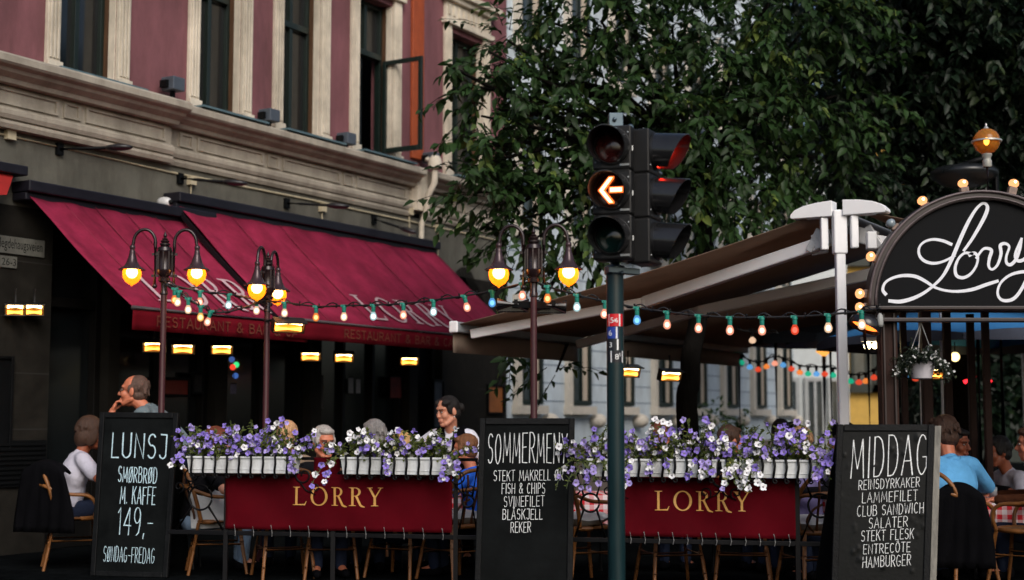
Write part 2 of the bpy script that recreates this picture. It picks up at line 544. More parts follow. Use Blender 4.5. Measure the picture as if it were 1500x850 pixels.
fbox(mb, 0, 13.0, ZT + .001, ZTOP, -.35, 0)
for a, b_ in WIN:
    fbox(mb, b_, a, 4.70, ZS - .03, -.35, -.001)
mb.obox(F(0.001, GZ, -.36), -NN * 8, DL * .3, ZU * ZTOP)
mb.build('upper_wall', m_pink, bld)
# back of the rooms
MBk = MB()
fbox(MBk, 0.31, 13, 4.6, ZTOP, -1.6, -1.5)
fbox(MBk, 0.31, 13, GZ, 4.0, -2.6, -2.5)
MBk.build('inner_wall', m_dark, bld)
mb = MB(); fbox(mb, .31, 13, 4.02, 4.12, -2.5, -.36); fbox(mb, .31, 13, GZ, .02, -2.5, -.36); mb.build('floor_slab', m_dark, bld)
# windows: frame + glass, cream surround
for k, (a, b_) in enumerate(WIN):
    fr = MB()
    t = .055
    d0, d1 = -.26, -.17
    fbox(fr, b_, b_ + t, ZS, ZT, d0, d1); fbox(fr, a - t, a, ZS, ZT, d0, d1)
    fbox(fr, b_ + t, a - t, ZS, ZS + .09, d0, d1); fbox(fr, b_ + t, a - t, ZT - t, ZT, d0, d1)
    zt = ZS + (ZT - ZS) * .66
    fbox(fr, b_ + t, a - t, zt - .04, zt + .04, d0 + .01, d1 + .03)
    mid = (a + b_) / 2
    fbox(fr, mid - .028, mid + .028, zt + .041, ZT - t - .001, d0 + .01, d1 + .012)
    if k != 3:
        fbox(fr, mid - .03, mid + .03, ZS + .091, zt - .041, d0 + .01, d1 + .014)
    w = fr.build('window', m_dgreen, bld, bevel=.006)
    gl = MB()
    if k == 3:
        fbox(gl, mid, a - t - .001, ZS + .091, zt - .041, -.225, -.218)
        fbox(gl, b_ + t + .001, a - t - .001, zt + .041, ZT - t - .001, -.225, -.218)
    else:
        fbox(gl, b_ + t + .001, a - t - .001, ZS + .091, ZT - t - .001, -.225, -.218)
    gl.build('pane', m_glass, w)
    jb = MB()                                     # warm brown inner lining of the jambs
    fbox(jb, b_ - .002, b_ + .012, ZS, ZT, -.165, -.10)
    jb.build('jamb_lining', m_brown, w)
    sf = MB()
    for (e0, e1) in ((b_ - .17, b_), (a, a + .17)):
        fbox(sf, e0, e1, 4.705, ZT + .08, .001, .05)
        for q in range(3):
            c0 = e0 + .022 + q * .047
            fbox(sf, c0, c0 + .03, 4.86, ZT, .0505, .068)
        fbox(sf, e0 - .012, e1 + .012, 4.706, 4.83, .0511, .085)
    fbox(sf, b_ - .0015, b_ + .0125, ZS, ZT, -.099, .0005)
    fbox(sf, a - .0125, a + .0015, ZS, ZT, -.16, .0005)
    fbox(sf, b_ - .22, a + .22, ZT + .081, ZT + .16, .002, .10)
    fbox(sf, b_ - .17, a + .17, ZT + .161, ZT + .42, .002, .06)
    for q in range(9):
        c0 = b_ - .13 + q * (a - b_ + .26 - .05) / 8
        fbox(sf, c0, c0 + .05, ZT + .22, ZT + .37, .0605, .085)
    fbox(sf, b_ - .24, a + .24, ZT + .421, ZT + .50, .002, .13)
    fbox(sf, b_ - .29, a + .29, ZT + .501, ZT + .58, .002, .2)
    sf.build('window_surround', m_cream, bld, bevel=.006)
    sl = MB(); fbox(sl, b_ - .2, a + .2, 4.703, 4.725, .0515, .30); sl.build('sill_flashing', m_lead, bld)
# open casement of the fourth window, swung straight out
cs = MB()
zc0, zc1 = fpx(565, 225)[1] + .02, ZS + (ZT - ZS) * .66 - .05
uc = WIN[3][1] + .02
cw = .56
def cbox(w0, w1, z0, z1):
    cs.obox(F(uc, z0, w0), DL * .045, NN * (w1 - w0), ZU * (z1 - z0))
cbox(-.12, -.12 + .06, zc0, zc1); cbox(cw - .06 - .02, cw - .02, zc0, zc1)
cbox(-.0599, cw - .0801, zc0, zc0 + .07); cbox(-.0599, cw - .0801, zc1 - .06, zc1)
cs.bar(F(uc - .02, (zc0 + zc1) / 2 + .1, cw - .05), F(uc - .05, (zc0 + zc1) / 2 + .1, cw - .12), .02)
oc = cs.build('casement', m_dgreen, bld, bevel=.006)
# cornice, frieze
co = MB()
for (u0, u1, dw) in ((7.42, 13.0, .10), (2.66, 7.419, 0.0), (0.0, 2.40, 0.0)):
    co.prism([(0.001, 4.45), (.10 + dw, 4.45), (.12 + dw, 4.49), (.20 + dw, 4.53), (.22 + dw, 4.56), (.28 + dw, 4.58), (.30 + dw, 4.60), (.30 + dw, 4.66), (.26 + dw, 4.69), (.04, 4.70), (.001, 4.70)],
             lambda w, z, u=u0: F(u, z, w), DL * (u1 - u0))
co.build('cornice', m_frieze, bld)
fz = MB()
for (u0, u1, dw) in ((7.42, 13.0, .08), (2.66, 7.419, 0.0), (0.0, 2.40, 0.0)):
    fbox(fz, u0, u1, 4.10, 4.449, -.35, .012 + dw)
    fz.prism([(.0125 + dw, 4.12), (.05 + dw, 4.12), (.07 + dw, 4.16), (.07 + dw, 4.20), (.04 + dw, 4.23), (.0125 + dw, 4.24)], lambda w, z, u=u0: F(u, z, w), DL * (u1 - u0))
    fz.prism([(.001, 4.03), (.03 + dw, 4.03), (.05 + dw, 4.07), (.05 + dw, 4.10), (.001, 4.10)], lambda w, z, u=u0: F(u, z, w), DL * (u1 - u0))
    x = u0 + .10                                   # raised panel frames: long, short, long ...
    k = 0
    while x < u1 - .2:
        L = min((1.15, .22)[k % 2], u1 - x - .08)
        for (p, q, r_, s_) in ((x, x + .035, 4.26, 4.42), (x + L - .035, x + L, 4.26, 4.42), (x + .0351, x + L - .0351, 4.26, 4.285), (x + .0351, x + L - .0351, 4.395, 4.42)):
            fbox(fz, p, q, r_, s_, .0125 + dw, .034 + dw)
        x += L + .07
        k += 1
fz.build('frieze', m_frieze, bld)
# grey stone band over the awnings and the piers between the shop openings
gw = MB()
fbox(gw, 0, 13.0, 3.30, 4.029, -.35, 0)
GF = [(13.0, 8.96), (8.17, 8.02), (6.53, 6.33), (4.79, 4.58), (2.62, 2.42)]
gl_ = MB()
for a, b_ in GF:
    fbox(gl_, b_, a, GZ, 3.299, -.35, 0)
# far right bay, with the arched niche
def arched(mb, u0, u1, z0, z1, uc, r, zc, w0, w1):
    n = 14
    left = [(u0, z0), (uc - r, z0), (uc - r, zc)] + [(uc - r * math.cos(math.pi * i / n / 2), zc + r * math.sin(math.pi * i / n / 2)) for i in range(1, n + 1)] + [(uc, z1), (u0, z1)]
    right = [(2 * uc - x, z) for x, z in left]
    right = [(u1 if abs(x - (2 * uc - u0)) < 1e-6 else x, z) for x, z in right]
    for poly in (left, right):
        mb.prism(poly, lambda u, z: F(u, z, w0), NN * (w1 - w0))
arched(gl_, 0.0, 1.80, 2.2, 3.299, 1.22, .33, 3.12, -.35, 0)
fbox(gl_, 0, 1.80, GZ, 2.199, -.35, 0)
gl_.build('shaded_pier', mat('shaded_grey_stone', (.016, .0145, .012), .8, var=.35, scale=5, bump=.35, bscale=140, spec=.12), bld)  # same grey stone as the band; the awning's shade is put into its colour
gw.build('stone_band', m_grey, bld)
for z in (.55, 1.1, 1.65, 2.2, 2.75):
    for a, b_ in ((13.0, 8.96), (.0, .86)):
        jt = MB(); fbox(jt, min(a, b_), max(a, b_), z, z + .012, .0005, .003)
        jt.build('masonry_joint', mat('joint_mortar', (.016, .015, .013), .9), bld)
ni = MB(); fbox(ni, .8, 1.6, 2.3, 3.6, -.8, -.4); ni.build('niche_back', mat('niche_ochre', (.10, .055, .02), .8, var=.4, scale=2), bld)
# shopfronts
bays = [(8.96, 8.17), (8.02, 6.53), (6.33, 4.79), (4.58, 2.62), (2.42, 1.80)]
for i, (a, b_) in enumerate(bays):
    sp = MB()
    fbox(sp, b_ + .001, b_ + .08, GZ, 3.29, -.30, -.12); fbox(sp, a - .08, a - .001, GZ, 3.29, -.30, -.12)
    fbox(sp, b_ + .081, a - .081, 2.35, 2.45, -.30, -.12); fbox(sp, b_ + .081, a - .081, 3.2, 3.29, -.30, -.12)
    fbox(sp, b_ + .081, a - .081, GZ, .55, -.29, -.13)
    n = max(1, round((a - b_) / .7))
    for k in range(1, n):
        u = b_ + (a - b_) * k / n
        fbox(sp, u - .03, u + .03, .551, 2.349, -.28, -.14); fbox(sp, u - .03, u + .03, 2.451, 3.199, -.28, -.14)
    s = sp.build('shopfront', m_shop, bld, bevel=.006)
    gp = MB(); fbox(gp, b_ + .082, a - .082, .551, 3.199, -.22, -.212)
    gp.build('pane', m_glass, s)
# downpipe: orange above the cornice, cream below it
dp = MB()
uo = 2.52
dp.obox(F(2.38, 4.86, .002), DL * .28, NN * .05, ZU * 4.6)
dp.build('orange_strip', m_orange, bld, bevel=.01)
dpb = MB()
dpb.tube([F(uo, 4.85, .2), F(uo, 4.72, .34), F(uo, 4.5, .33), F(uo, 4.36, .24), F(uo, 4.1, .20), F(uo, 3.95, .12), F(uo, 3.3, .10), F(uo, 2.4, .10)], [.04, .045, .045, .045, .045, .04, .035, .03], 12)
dpb.lathe([(.06, 0), (.10, .02), (.10, .10), (.085, .16), (.05, .2)], F(uo, 4.68, .34), ZU, 14)
fbox(dpb, 2.405, 2.655, 4.12, 4.69, .002, .14)
dpb.build('downpipe', m_cream, bld, smooth=True, angle=40)
# cables and junction boxes on the grey band
jb = MB()
for px, py in ((12, 198), (278, 265), (470, 305), (598, 310), (640, 335)):
    u, z = fpx(px, py)
    fbox(jb, u - .05, u + .05, z - .05, z + .05, .002, .06)
    if px > 20:
        jb.tube([F(u, z - .05, .02), F(u + .0, 3.42, .02)], .012, 6)
jb.tube([F(9.9, 3.98, .015), F(7.4, 3.95, .015), F(4.9, 3.97, .015), F(.3, 3.95, .015)], .012, 6)
jb.build('junction_box', mat('ivory_plastic', srgb(190, 178, 150), .5), bld)
# wall grille low at the left
wg = MB()
fbox(wg, 8.99, 9.75, .55, 1.0, .002, .03)
for k in range(9):
    fbox(wg, 9.02, 9.72, .58 + k * .046, .60 + k * .046, .0305, .05)
tag(wg.build('vent_grille', m_black), 'black slatted vent grille low on the grey stone wall at the left', 'vent')

# ------------------------------------------------------------------ street name plates
def plate(px, py, w, h, txt, size, label, n=2):
    u, z = fpx(px, py)
    t = thing('street_sign', label, 'street sign', F(u, z, .02))
    mb = MB(); fbox(mb, u - w / 2, u + w / 2, z - h / 2, z + h / 2, .004, .02)
    mb.build('plate', mat('aged_white_enamel', srgb(104, 104, 98), .5, var=.3, scale=12), t, bevel=.004)
    vs, fs, bb = font_mesh(txt, size)
    k = min(1, (w * .9) / (bb[1] - bb[0]))
    ox = -(bb[0] + bb[1]) / 2 * k
    oy = -(bb[2] + bb[3]) / 2
    MB().add([F(u - (x * k + ox), z + y + oy, .0215) for x, y in vs], fs).build('lettering', m_black, t, normals=False)
plate(27, 361, .62, .17, 'Hegdehaugsveien', .14, 'long enamel street name plate on the shaded stone pier at the far left')
plate(11, 384, .2, .115, '26-3', .10, 'small enamel number plate below the street name plate')
def notice(u0, u1, z0, z1, w, label, paper, name='menu_board', lines=6):
    t = thing(name, label, 'notice board', F((u0 + u1) / 2, z0, w))
    mb = MB(); e = .03
    fbox(mb, u0, u0 + e, z0, z1, w, w + .04); fbox(mb, u1 - e, u1, z0, z1, w, w + .04)
    fbox(mb, u0 + e, u1 - e, z0, z0 + e, w, w + .04); fbox(mb, u0 + e, u1 - e, z1 - e, z1, w, w + .04)
    mb.build('frame', m_black, t, bevel=.004)
    mb = MB(); fbox(mb, u0 + e, u1 - e, z0 + e, z1 - e, w, w + .015); mb.build('panel', paper, t)
    return t
u0, z0 = fpx(13, 660); u1, z1 = fpx(-30, 520)
notice(u0, u1, z0, z1, .004, 'tall black framed board at the left edge of the photo on the stone wall', m_black)
u0, z0 = fpx(736, 607); u1, z1 = fpx(712, 563)
notice(u0, u1, z0, z1, .004, 'black framed notice with an orange sheet on the stone wall by the corner', mat('orange_sheet', srgb(150, 90, 45), .5, var=.4, scale=3))
u0, z0 = fpx(648, 628); u1, z1 = fpx(632, 556)
notice(u0, u1, z0, z1, .004, 'tall narrow framed board beside the waitress on the dark shopfront', mat('blue_grey_sheet', (.03, .034, .045), .5, var=.5, scale=9))
u0, z0 = fpx(287, 582); u1, z1 = fpx(243, 552)
notice(u0, u1, z0, z1, -.115, 'dull red framed panel painting a warm reflection behind the lamp post at the left shopfront', mat('red_reflection_sheet', srgb(112, 36, 22), .5, var=.4, scale=3), 'poster')  # stands in for an orange-lit reflection, put into the panel's colour
u0, z0 = fpx(308, 578); u1, z1 = fpx(290, 545)
notice(u0, u1, z0, z1, -.115, 'small black menu board right of the red reflection panel', mat('chalky_black', (.02, .02, .021), .7, var=.9, scale=14))

def sheet(px, py, wpx, hpx, label, m_, name='menu_sheet', cat='menu', grp=None):
    a, za = fpx(px - wpx / 2, py + hpx / 2, -.10); b_, zb = fpx(px + wpx / 2, py - hpx / 2, -.10)
    t = thing(name, label, cat, F((a + b_) / 2, za, -.1), group=grp)
    mb = MB(); fbox(mb, b_, a, za, zb, -.104, -.10); mb.build('paper', m_, t)
    mb = MB(); fbox(mb, b_ + .003, a - .003, zb + .001, zb + .012, -.106, -.096); mb.build('clip', m_black, t)
m_paper = mat('grey_white_paper', srgb(150, 150, 156), .8, var=.25, scale=30)
sheet(514, 565, 7, 22, 'left one of two pale menu sheets in the dark shop window', m_paper)
sheet(525, 566, 6, 20, 'right one of two pale menu sheets in the dark shop window', m_paper)
sheet(342, 570, 9, 14, 'small lilac paper notice in the dark shop window right of the left street lamp', mat('lilac_paper', srgb(110, 108, 135), .8, var=.3, scale=30))
sheet(464, 575, 20, 48, 'dim grey poster in the dark shop window between the two lamp heaters', mat('dim_grey_poster', srgb(62, 60, 58), .8, var=.5, scale=9), 'poster', 'poster')
sheet(580, 568, 16, 30, 'dull red poster in the dark shop window left of the waitress', mat('dull_red_poster', srgb(96, 30, 22), .8, var=.5, scale=8), 'poster', 'poster')
u, z = fpx(341, 538, -.09)
t = thing('neon_sign', 'tiny red, green and blue glowing ornament in the dark shop window', 'neon sign', F(u, z, -.09))
for k, (du, dz, c) in enumerate(((0, .0, (1, .06, .03)), (-.06, .03, (.05, .8, .25)), (-.05, -.10, (.1, .25, .8)), (.02, .09, (.1, .2, .6)))):
    mb = MB(); mb.ell(F(u + du, z + dz, -.09), (.035, .02, .035)); mb.build('light', glow('window_ornament_%s' % 'abcd'[k], c, .7 if k < 2 else .3), t, smooth=True)
mb = MB(); mb.tube([F(u, z + .12, -.095), F(u - .03, z - .14, -.095)], .006, 5); mb.build('wire', m_black, t)
# ------------------------------------------------------------------ floodlights and arm lamps
for px, py, lab in ((254, 124, 'leftmost grey box floodlight on the cornice, between the first two windows'), (395, 170, 'grey box floodlight on the cornice left of the third window'),
                    (508, 204, 'grey box floodlight on the cornice just left of the open window'), (632, 232, 'grey box floodlight on the cornice right of the orange strip')):
    u, z = fpx(px, py, .18)
    t = thing('floodlight', lab, 'floodlight', F(u, 4.70, .18), group='box floodlights along the cornice')
    mb = MB(); fbox(mb, u - .09, u + .09, z - .075, z + .075, .08, .27)
    mb.build('housing', mat('grey_metal_box', srgb(88, 96, 106), .4, metal=.3), t, bevel=.01)
    mb = MB(); fbox(mb, u + .0905, u + .13, z - .05, z + .03, .10, .20); fbox(mb, u - .02, u + .02, 4.72, z - .0751, .15, .19); mb.build('bracket', m_black, t)
for px, py, qx, qy, lab in ((85, 219, 178, 216, 'leftmost black wall spotlight, on the stone band under the cornice'), (262, 262, 348, 268, 'black wall spotlight above the gap between the awnings'),
                       (418, 298, 498, 302, 'black wall spotlight over the middle of the right awning'), (546, 322, 600, 338, 'black wall spotlight beside the cream downpipe')):
    u, z = fpx(px, py)
    q = hit(qx, qy, F(0, 0, .62), NN)
    t = thing('wall_spotlight', lab, 'spotlight', F(u, z, 0), group='spotlights on arms over the awnings')
    mb = MB(); fbox(mb, u - .04, u + .04, z - .06, z + .06, .002, .04); mb.build('mount', m_black, t)
    a = F(u, z, .04); d = (q - a).normalized()
    mb = MB(); mb.tube([a, a + d * .15, q - d * .14], .016, 8); mb.build('arm', m_black, t, smooth=True)
    mb = MB(); mb.ell(q - d * .03, (.15, .07, .035), d.to_track_quat('X', 'Z').to_matrix()); mb.build('head', mat('black_lamp_head', (.02, .02, .022), .3), t, smooth=True)
cmx = thing('security_camera', 'small white dome camera on the black awning housing', 'camera', F(7.38, 3.5, .1))
u, z = fpx(243, 297, .2)
mb = MB(); mb.lathe([(0, .0), (.06, .0), (.065, .04), (.06, .10), (.04, .14), (0, .16)], F(u, z, .12), NN, 14); mb.build('shell', mat('white_plastic', (.6, .6, .6), .35), cmx, smooth=True)
mb = MB(); mb.ell(F(u, z, .27), .03); mb.build('lens', m_black, cmx, smooth=True)

# ------------------------------------------------------------------ red awnings
m_awn = mat('crimson_awning_cloth', srgb(140, 38, 66), .8, var=.22, dirt=.30, dscale=1.6, scale=2.4, bump=.12, bscale=350, spec=.12)
m_val = mat('dark_red_valance', srgb(98, 12, 26), .85, var=.15, scale=3, bump=.1, spec=.1)
m_let = mat('faded_white_lettering', srgb(196, 168, 172), .8, var=.12)
m_gold_faint = mat('faded_gold_lettering', srgb(104, 48, 30), .8, var=.3)
m_case = mat('black_awning_housing', (.010, .009, .014), .35, var=.2)
def awning(u0, u1, zt, zb, w1, label, txt, tx0, tx1, th, tm, val_txt, vx, vw, folds=0):
    t = thing('awning', label, 'awning', F((u0 + u1) / 2, zt, .1))
    W0 = .16
    n = 48
    cloth = MB()
    rows = 8
    vs = []
    for i in range(n + 1):
        u = u0 + (u1 - u0) * i / n
        for j in range(rows + 1):
            s = j / rows
            sag = -.04 * math.sin(math.pi * s) + (.024 * math.cos(i / n * folds * 2 * math.pi) + .007 * math.sin(i * 1.7 + j * 1.3) + .006 * math.sin(i * .53 + j * .7)) * math.sin(math.pi * min(1, s + .1))
            vs.append(F(u, zt + (zb - zt) * s + sag, W0 + (w1 - W0) * s))
    fs = [(i * (rows + 1) + j, (i + 1) * (rows + 1) + j, (i + 1) * (rows + 1) + j + 1, i * (rows + 1) + j + 1) for i in range(n) for j in range(rows)]
    cloth.add(vs, fs).build('canopy', m_awn, t, smooth=True, normals=False, solid=.006)
    for k in range(1, 6):                          # sewn seams
        u = u0 + (u1 - u0) * k / 6
        pts = [F(u, zt + (zb - zt) * s - .04 * math.sin(math.pi * s) + .012, W0 + (w1 - W0) * s) for s in [q / 8 for q in range(9)]]
        se = MB()
        se.tube(pts, .006, 5)
        se.build('seam', mat('seam_dark_red', srgb(118, 22, 50), .85), t)
    ca = MB()
    fbox(ca, u0 - .06, u1 + .06, zt + .02, zt + .13, .004, .26); fbox(ca, u0 - .05, u1 + .05, zt - .06, zt + .019, .004, .20)
    ca.build('housing', m_case, t, bevel=.012)
    fb = MB(); fb.tube([F(u0, zb - .012, w1 + .005), F(u1, zb - .012, w1 + .005)], .022, 10); fb.build('front_bar', mat('grey_bar', (.16, .14, .15), .4, metal=.4), t, smooth=True)
    vb = MB()
    H = .185
    vs, fs = [], []
    for i in range(n + 1):
        u = u0 + (u1 - u0) * i / n
        for j in range(4):
            s = j / 3
            vs.append(F(u, zb - .03 - H * s, w1 + .01 + .012 * s * math.sin(i * .9)))
    fs = [(i * 4 + j, (i + 1) * 4 + j, (i + 1) * 4 + j + 1, i * 4 + j + 1) for i in range(n) for j in range(3)]
    va = vb.add(vs, fs).build('valance', m_val, t, smooth=True, normals=False, solid=.004)
    def vfn(x, y, h=0): return F(vx - x, zb - .03 - H + y, w1 + .030 + h)
    lt = MB(); chalk(lt, val_txt, 0, .05, vw, .09, .014, vfn, jit=0.0); lt.build('valance_lettering', m_gold_faint, va, normals=False)
    ar = MB()
    for u in (u0 + .35, u1 - .35):
        e = F(u - .45, (zt + zb) / 2 - .12, (W0 + w1) / 2)
        ar.bar(F(u, zt - .08, .1), e, .045, .05); ar.bar(e, F(u, zb - .03, w1 - .02), .04, .045)
    ar.build('folding_arm', mat('grey_arm', (.2, .2, .2), .5), t)
    # big letters on the sloping cloth
    sl = math.hypot(zb - zt, w1 - W0)
    def cfn(x, y, h=0):
        s = 1 - y / sl
        return F(x, zt + (zb - zt) * s - .04 * math.sin(math.pi * max(0, min(1, s))) + .022 + h, W0 + (w1 - W0) * s + .010 + h)
    bl = MB(); roman(bl, txt, 0, tm, abs(tx0 - tx1), th, lambda x, y, h=0: cfn(tx0 - x, y, h), gap=.22); bl.build('lettering', m_let, t, normals=False)
    return t
awning(6.90, 9.44, 3.40, 2.24, 1.62, 'left crimson awning above the entrance, behind the left street lamp', 'LORRY', 9.02, 6.98, .60, .12, 'RESTAURANT & BAR & CAFE', 9.15, 2.25, 5)
awr = awning(2.30, 7.38, 3.57, 2.27, 1.64, 'long crimson awning right of the middle lamp post', 'LORRY', 5.6, 3.62, .50, .11, 'RESTAURANT & BAR & CAFE', 6.3, 2.4, 8)
fl = MB()
for j in range(8):
    s0_, s1_ = j / 8, (j + 1) / 8
    p0, p1 = [F(7.385, 3.57 + (2.27 - 3.57) * s - .04 * math.sin(math.pi * s), .16 + 1.48 * s) for s in (s0_, s1_)]
    fl.obox(p0 - ZU * .075, DL * .02, p1 - p0, ZU * .07)
fl.build('edge_shadow_strip', mat('edge_shadow_black', (.006, .004, .006), .6, spec=.2), awr)  # black strip painting the shadow gap under the raised left edge
# the rolled side edge of the right awning is a raised strip; a brighter red awning starts beyond the left edge
aw3 = thing('awning', 'bright red corner of another awning at the far left edge of the photo', 'awning', F(10.2, 3.5, .2))
mb = MB()
mb.prism([(9.62, 3.56), (11.5, 3.56), (11.5, 3.02), (9.95, 3.30)], lambda u, z: F(u, z, .16 + (3.56 - z) * 1.2), NN * .01)
mb.build('canopy', mat('bright_red_cloth', srgb(150, 22, 16), .8), aw3)
mb = MB(); fbox(mb, 9.5, 11.6, 3.565, 3.66, .004, .24); mb.build('housing', m_case, aw3, bevel=.01)

# ------------------------------------------------------------------ infrared heaters
m_heat_body = mat('black_heater_body', (.012, .012, .012), .35, metal=.3)
m_heat_refl = mat('heater_reflector', (.55, .35, .12), .25, metal=.9)
m_heat = glow('glowing_heater_element', (1.0, .36, .05), 3.2)
m_heat2 = glow('white_hot_heater_element', (1.0, .66, .28), 9.0)
def heater(p, direction, label, w=.34, group='infrared heaters under the awnings', tilt=R(18), stem=None):
    """DIRECTION: horizontal unit vector the glowing face looks along."""
    t = thing('infrared_heater', label, 'heater', p, group=group)
    n = V(direction).normalized()
    x = V((-n.y, n.x, 0))
    f = n * math.cos(tilt) - ZU * math.sin(tilt)
    up = n * math.sin(tilt) + ZU * math.cos(tilt)
    h, d = .125, .08
    mb = MB()
    o = p - x * w / 2 - up * h / 2 - f * d
    mb.obox(o, x * w, up * h, f * .03)
    mb.obox(o + f * .031, x * w, up * .012, f * (d - .03)); mb.obox(o + f * .031 + up * (h - .012), x * w, up * .012, f * (d + .03))
    mb.obox(o + f * .031 + up * .0125, x * .012, up * (h - .025), f * (d - .03)); mb.obox(o + f * .031 + up * .0125 + x * (w - .012), x * .012, up * (h - .025), f * (d - .03))
    mb.build('housing', m_heat_body, t, bevel=.004)
    mb = MB(); mb.obox(o + f * .0315 + x * .013 + up * .013, x * (w - .026), up * (h - .026), f * .006); mb.build('reflector', m_heat_refl, t)
    for k, (off, m_) in enumerate(((-.028, m_heat), (.030, m_heat2))):
        mb = MB(); c = p + up * off - f * .02
        mb.tube([c - x * (w / 2 - .03), c + x * (w / 2 - .03)], .021, 8); mb.build('element', m_, t, smooth=True)
    mb = MB(); top = p - f * (d - .02) + up * (h / 2)
    mb.tube([top, top + ZU * .14], .012, 6) if stem is None else mb.tube([top, stem], .014, 6)
    mb.build('hanger', m_heat_body, t)
    return t
for px, py, w_, lab in ((226, 508, 1.2, 'glowing heater under the left awning, just left of the lamp post'), (268, 511, 1.2, 'glowing heater under the left awning, right of the lamp post'),
                        (325, 512, 1.2, 'rightmost glowing heater under the left awning'), (455, 522, 1.2, 'glowing heater right of the middle lamp post under the right awning'),
                        (504, 524, 1.2, 'glowing heater in the middle under the right awning'), (600, 529, 1.2, 'glowing heater alone at the right end under the awning')):
    p = hit(px, py, F(0, 0, w_), NN)
    heater(p, V((.25, -1, 0)), lab, w=.235)
for px, py, lab in ((22, 454, 'glowing heater on the wall at the left edge, the left one of two'), (50, 454, 'glowing heater on the wall at the left edge, the right one of two')):
    p = hit(px, py, F(0, 0, .15), NN)
    heater(p, V((.35, -1, 0)), lab, w=.2, tilt=R(12))
# pendant lights in the dark entrance
for px, py, lab in ((80, 489, 'left one of three tiny warm lamps inside the dark entrance'), (92, 480, 'dim middle one of three tiny lamps inside the dark entrance'), (108, 488, 'right one of three tiny warm lamps inside the dark entrance')):
    p = hit(px, py, F(0, 0, -1.0), NN)
    t = thing('pendant_lamp', lab, 'lamp', p, group='pendant lamps in the entrance')
    mb = MB(); mb.ell(p, .028); mb.build('bulb', glow('dim_warm_bulb', (1, .65, .15), 3.5), t, smooth=True)
    mb = MB(); mb.tube([p + ZU * .02, p + ZU * .7], .006, 5); mb.build('cord', m_black, t)
# ================================================================== NEIGHBOURING BUILDINGS
m_blue = mat('pale_blue_weatherboard', srgb(198, 210, 218), .8, var=.08, scale=3, bump=.1, dirt=.2)
m_bjoint = mat('board_joint_blue_grey', srgb(120, 136, 152), .9)  # blue-grey strips along the board joints
m_tan = mat('tan_plinth', srgb(120, 108, 98), .85, var=.2)
m_glass2 = mat('window_glass', (.045, .06, .065), .08, var=.4, scale=1.5, spec=.8)
m_curtain = mat('pale_curtain', srgb(190, 176, 158), .9, var=.15, stretch=(8, 8, .5))
m_white = mat('white_paint', (.72, .72, .72), .45, var=.08)
t = thing('pale_blue_house', 'pale blue boarded house with narrow dark green windows behind the brown awning', 'building', F(-5, 0, -.3))
mb = MB()
WB = -.25
fbox(mb, -14, -.02, .75, 12, WB - .4, WB)
mb.build('wall', m_blue, t)
mb = MB()
for z in [1.2 + .3 * k for k in range(36)]:
    fbox(mb, -13.9, -.1, z, z + .018, WB + .001, WB + .006)
mb.build('board_joint', m_bjoint, t)
mb = MB(); fbox(mb, -14, -.02, GZ, .749, WB - .4, WB + .08); mb.build('plinth', m_tan, t)
for k in range(8):
    s = -(.85 + 1.72 * k)
    for zb_, zt_ in ((1.45, 3.1), (4.3, 6.2), (7.4, 9.3)):
        w = MB()
        fbox(w, s - .62, s - .55, zb_, zt_, WB + .002, WB + .08); fbox(w, s + .0, s + .07, zb_, zt_, WB + .002, WB + .08)
        fbox(w, s - .5499, s - .0001, zb_, zb_ + .07, WB + .002, WB + .08); fbox(w, s - .5499, s - .0001, zt_ - .07, zt_, WB + .002, WB + .08)
        fbox(w, s - .295, s - .255, zb_ + .0701, zt_ - .0701, WB + .002, WB + .07)
        wo = w.build('window', m_dgreen, t)
        g = MB(); fbox(g, s - .5498, s - .0002, zb_ + .071, zt_ - .071, WB + .003, WB + .02); g.build('pane', m_glass2, wo)
        g = MB(); fbox(g, s - .549, s - .32, zb_ + .08, zt_ - .08, WB + .022, WB + .03); g.build('curtain', m_curtain, wo)
        c = MB(); fbox(c, s + .1, s + .24, zb_ - .02, zt_ + .1, WB + .003, WB + .10)
        fbox(c, s - .66, s + .27, zb_ - .16, zb_ - .021, WB + .003, WB + .16)
        c.build('surround', mat('pale_cream_paint', srgb(206, 198, 184), .75, var=.08), wo)
    c = MB(); c.ell(F(s - .8, 1.18, WB + .1), (.16, .16, .13)); c.build('console', mat('pale_cream_paint', srgb(206, 198, 184), .75, var=.08), t, smooth=True)
mb = MB(); fbox(mb, -14, .0, 12.001, 12.3, WB - .5, WB + .3); mb.build('roof', m_lead, t)

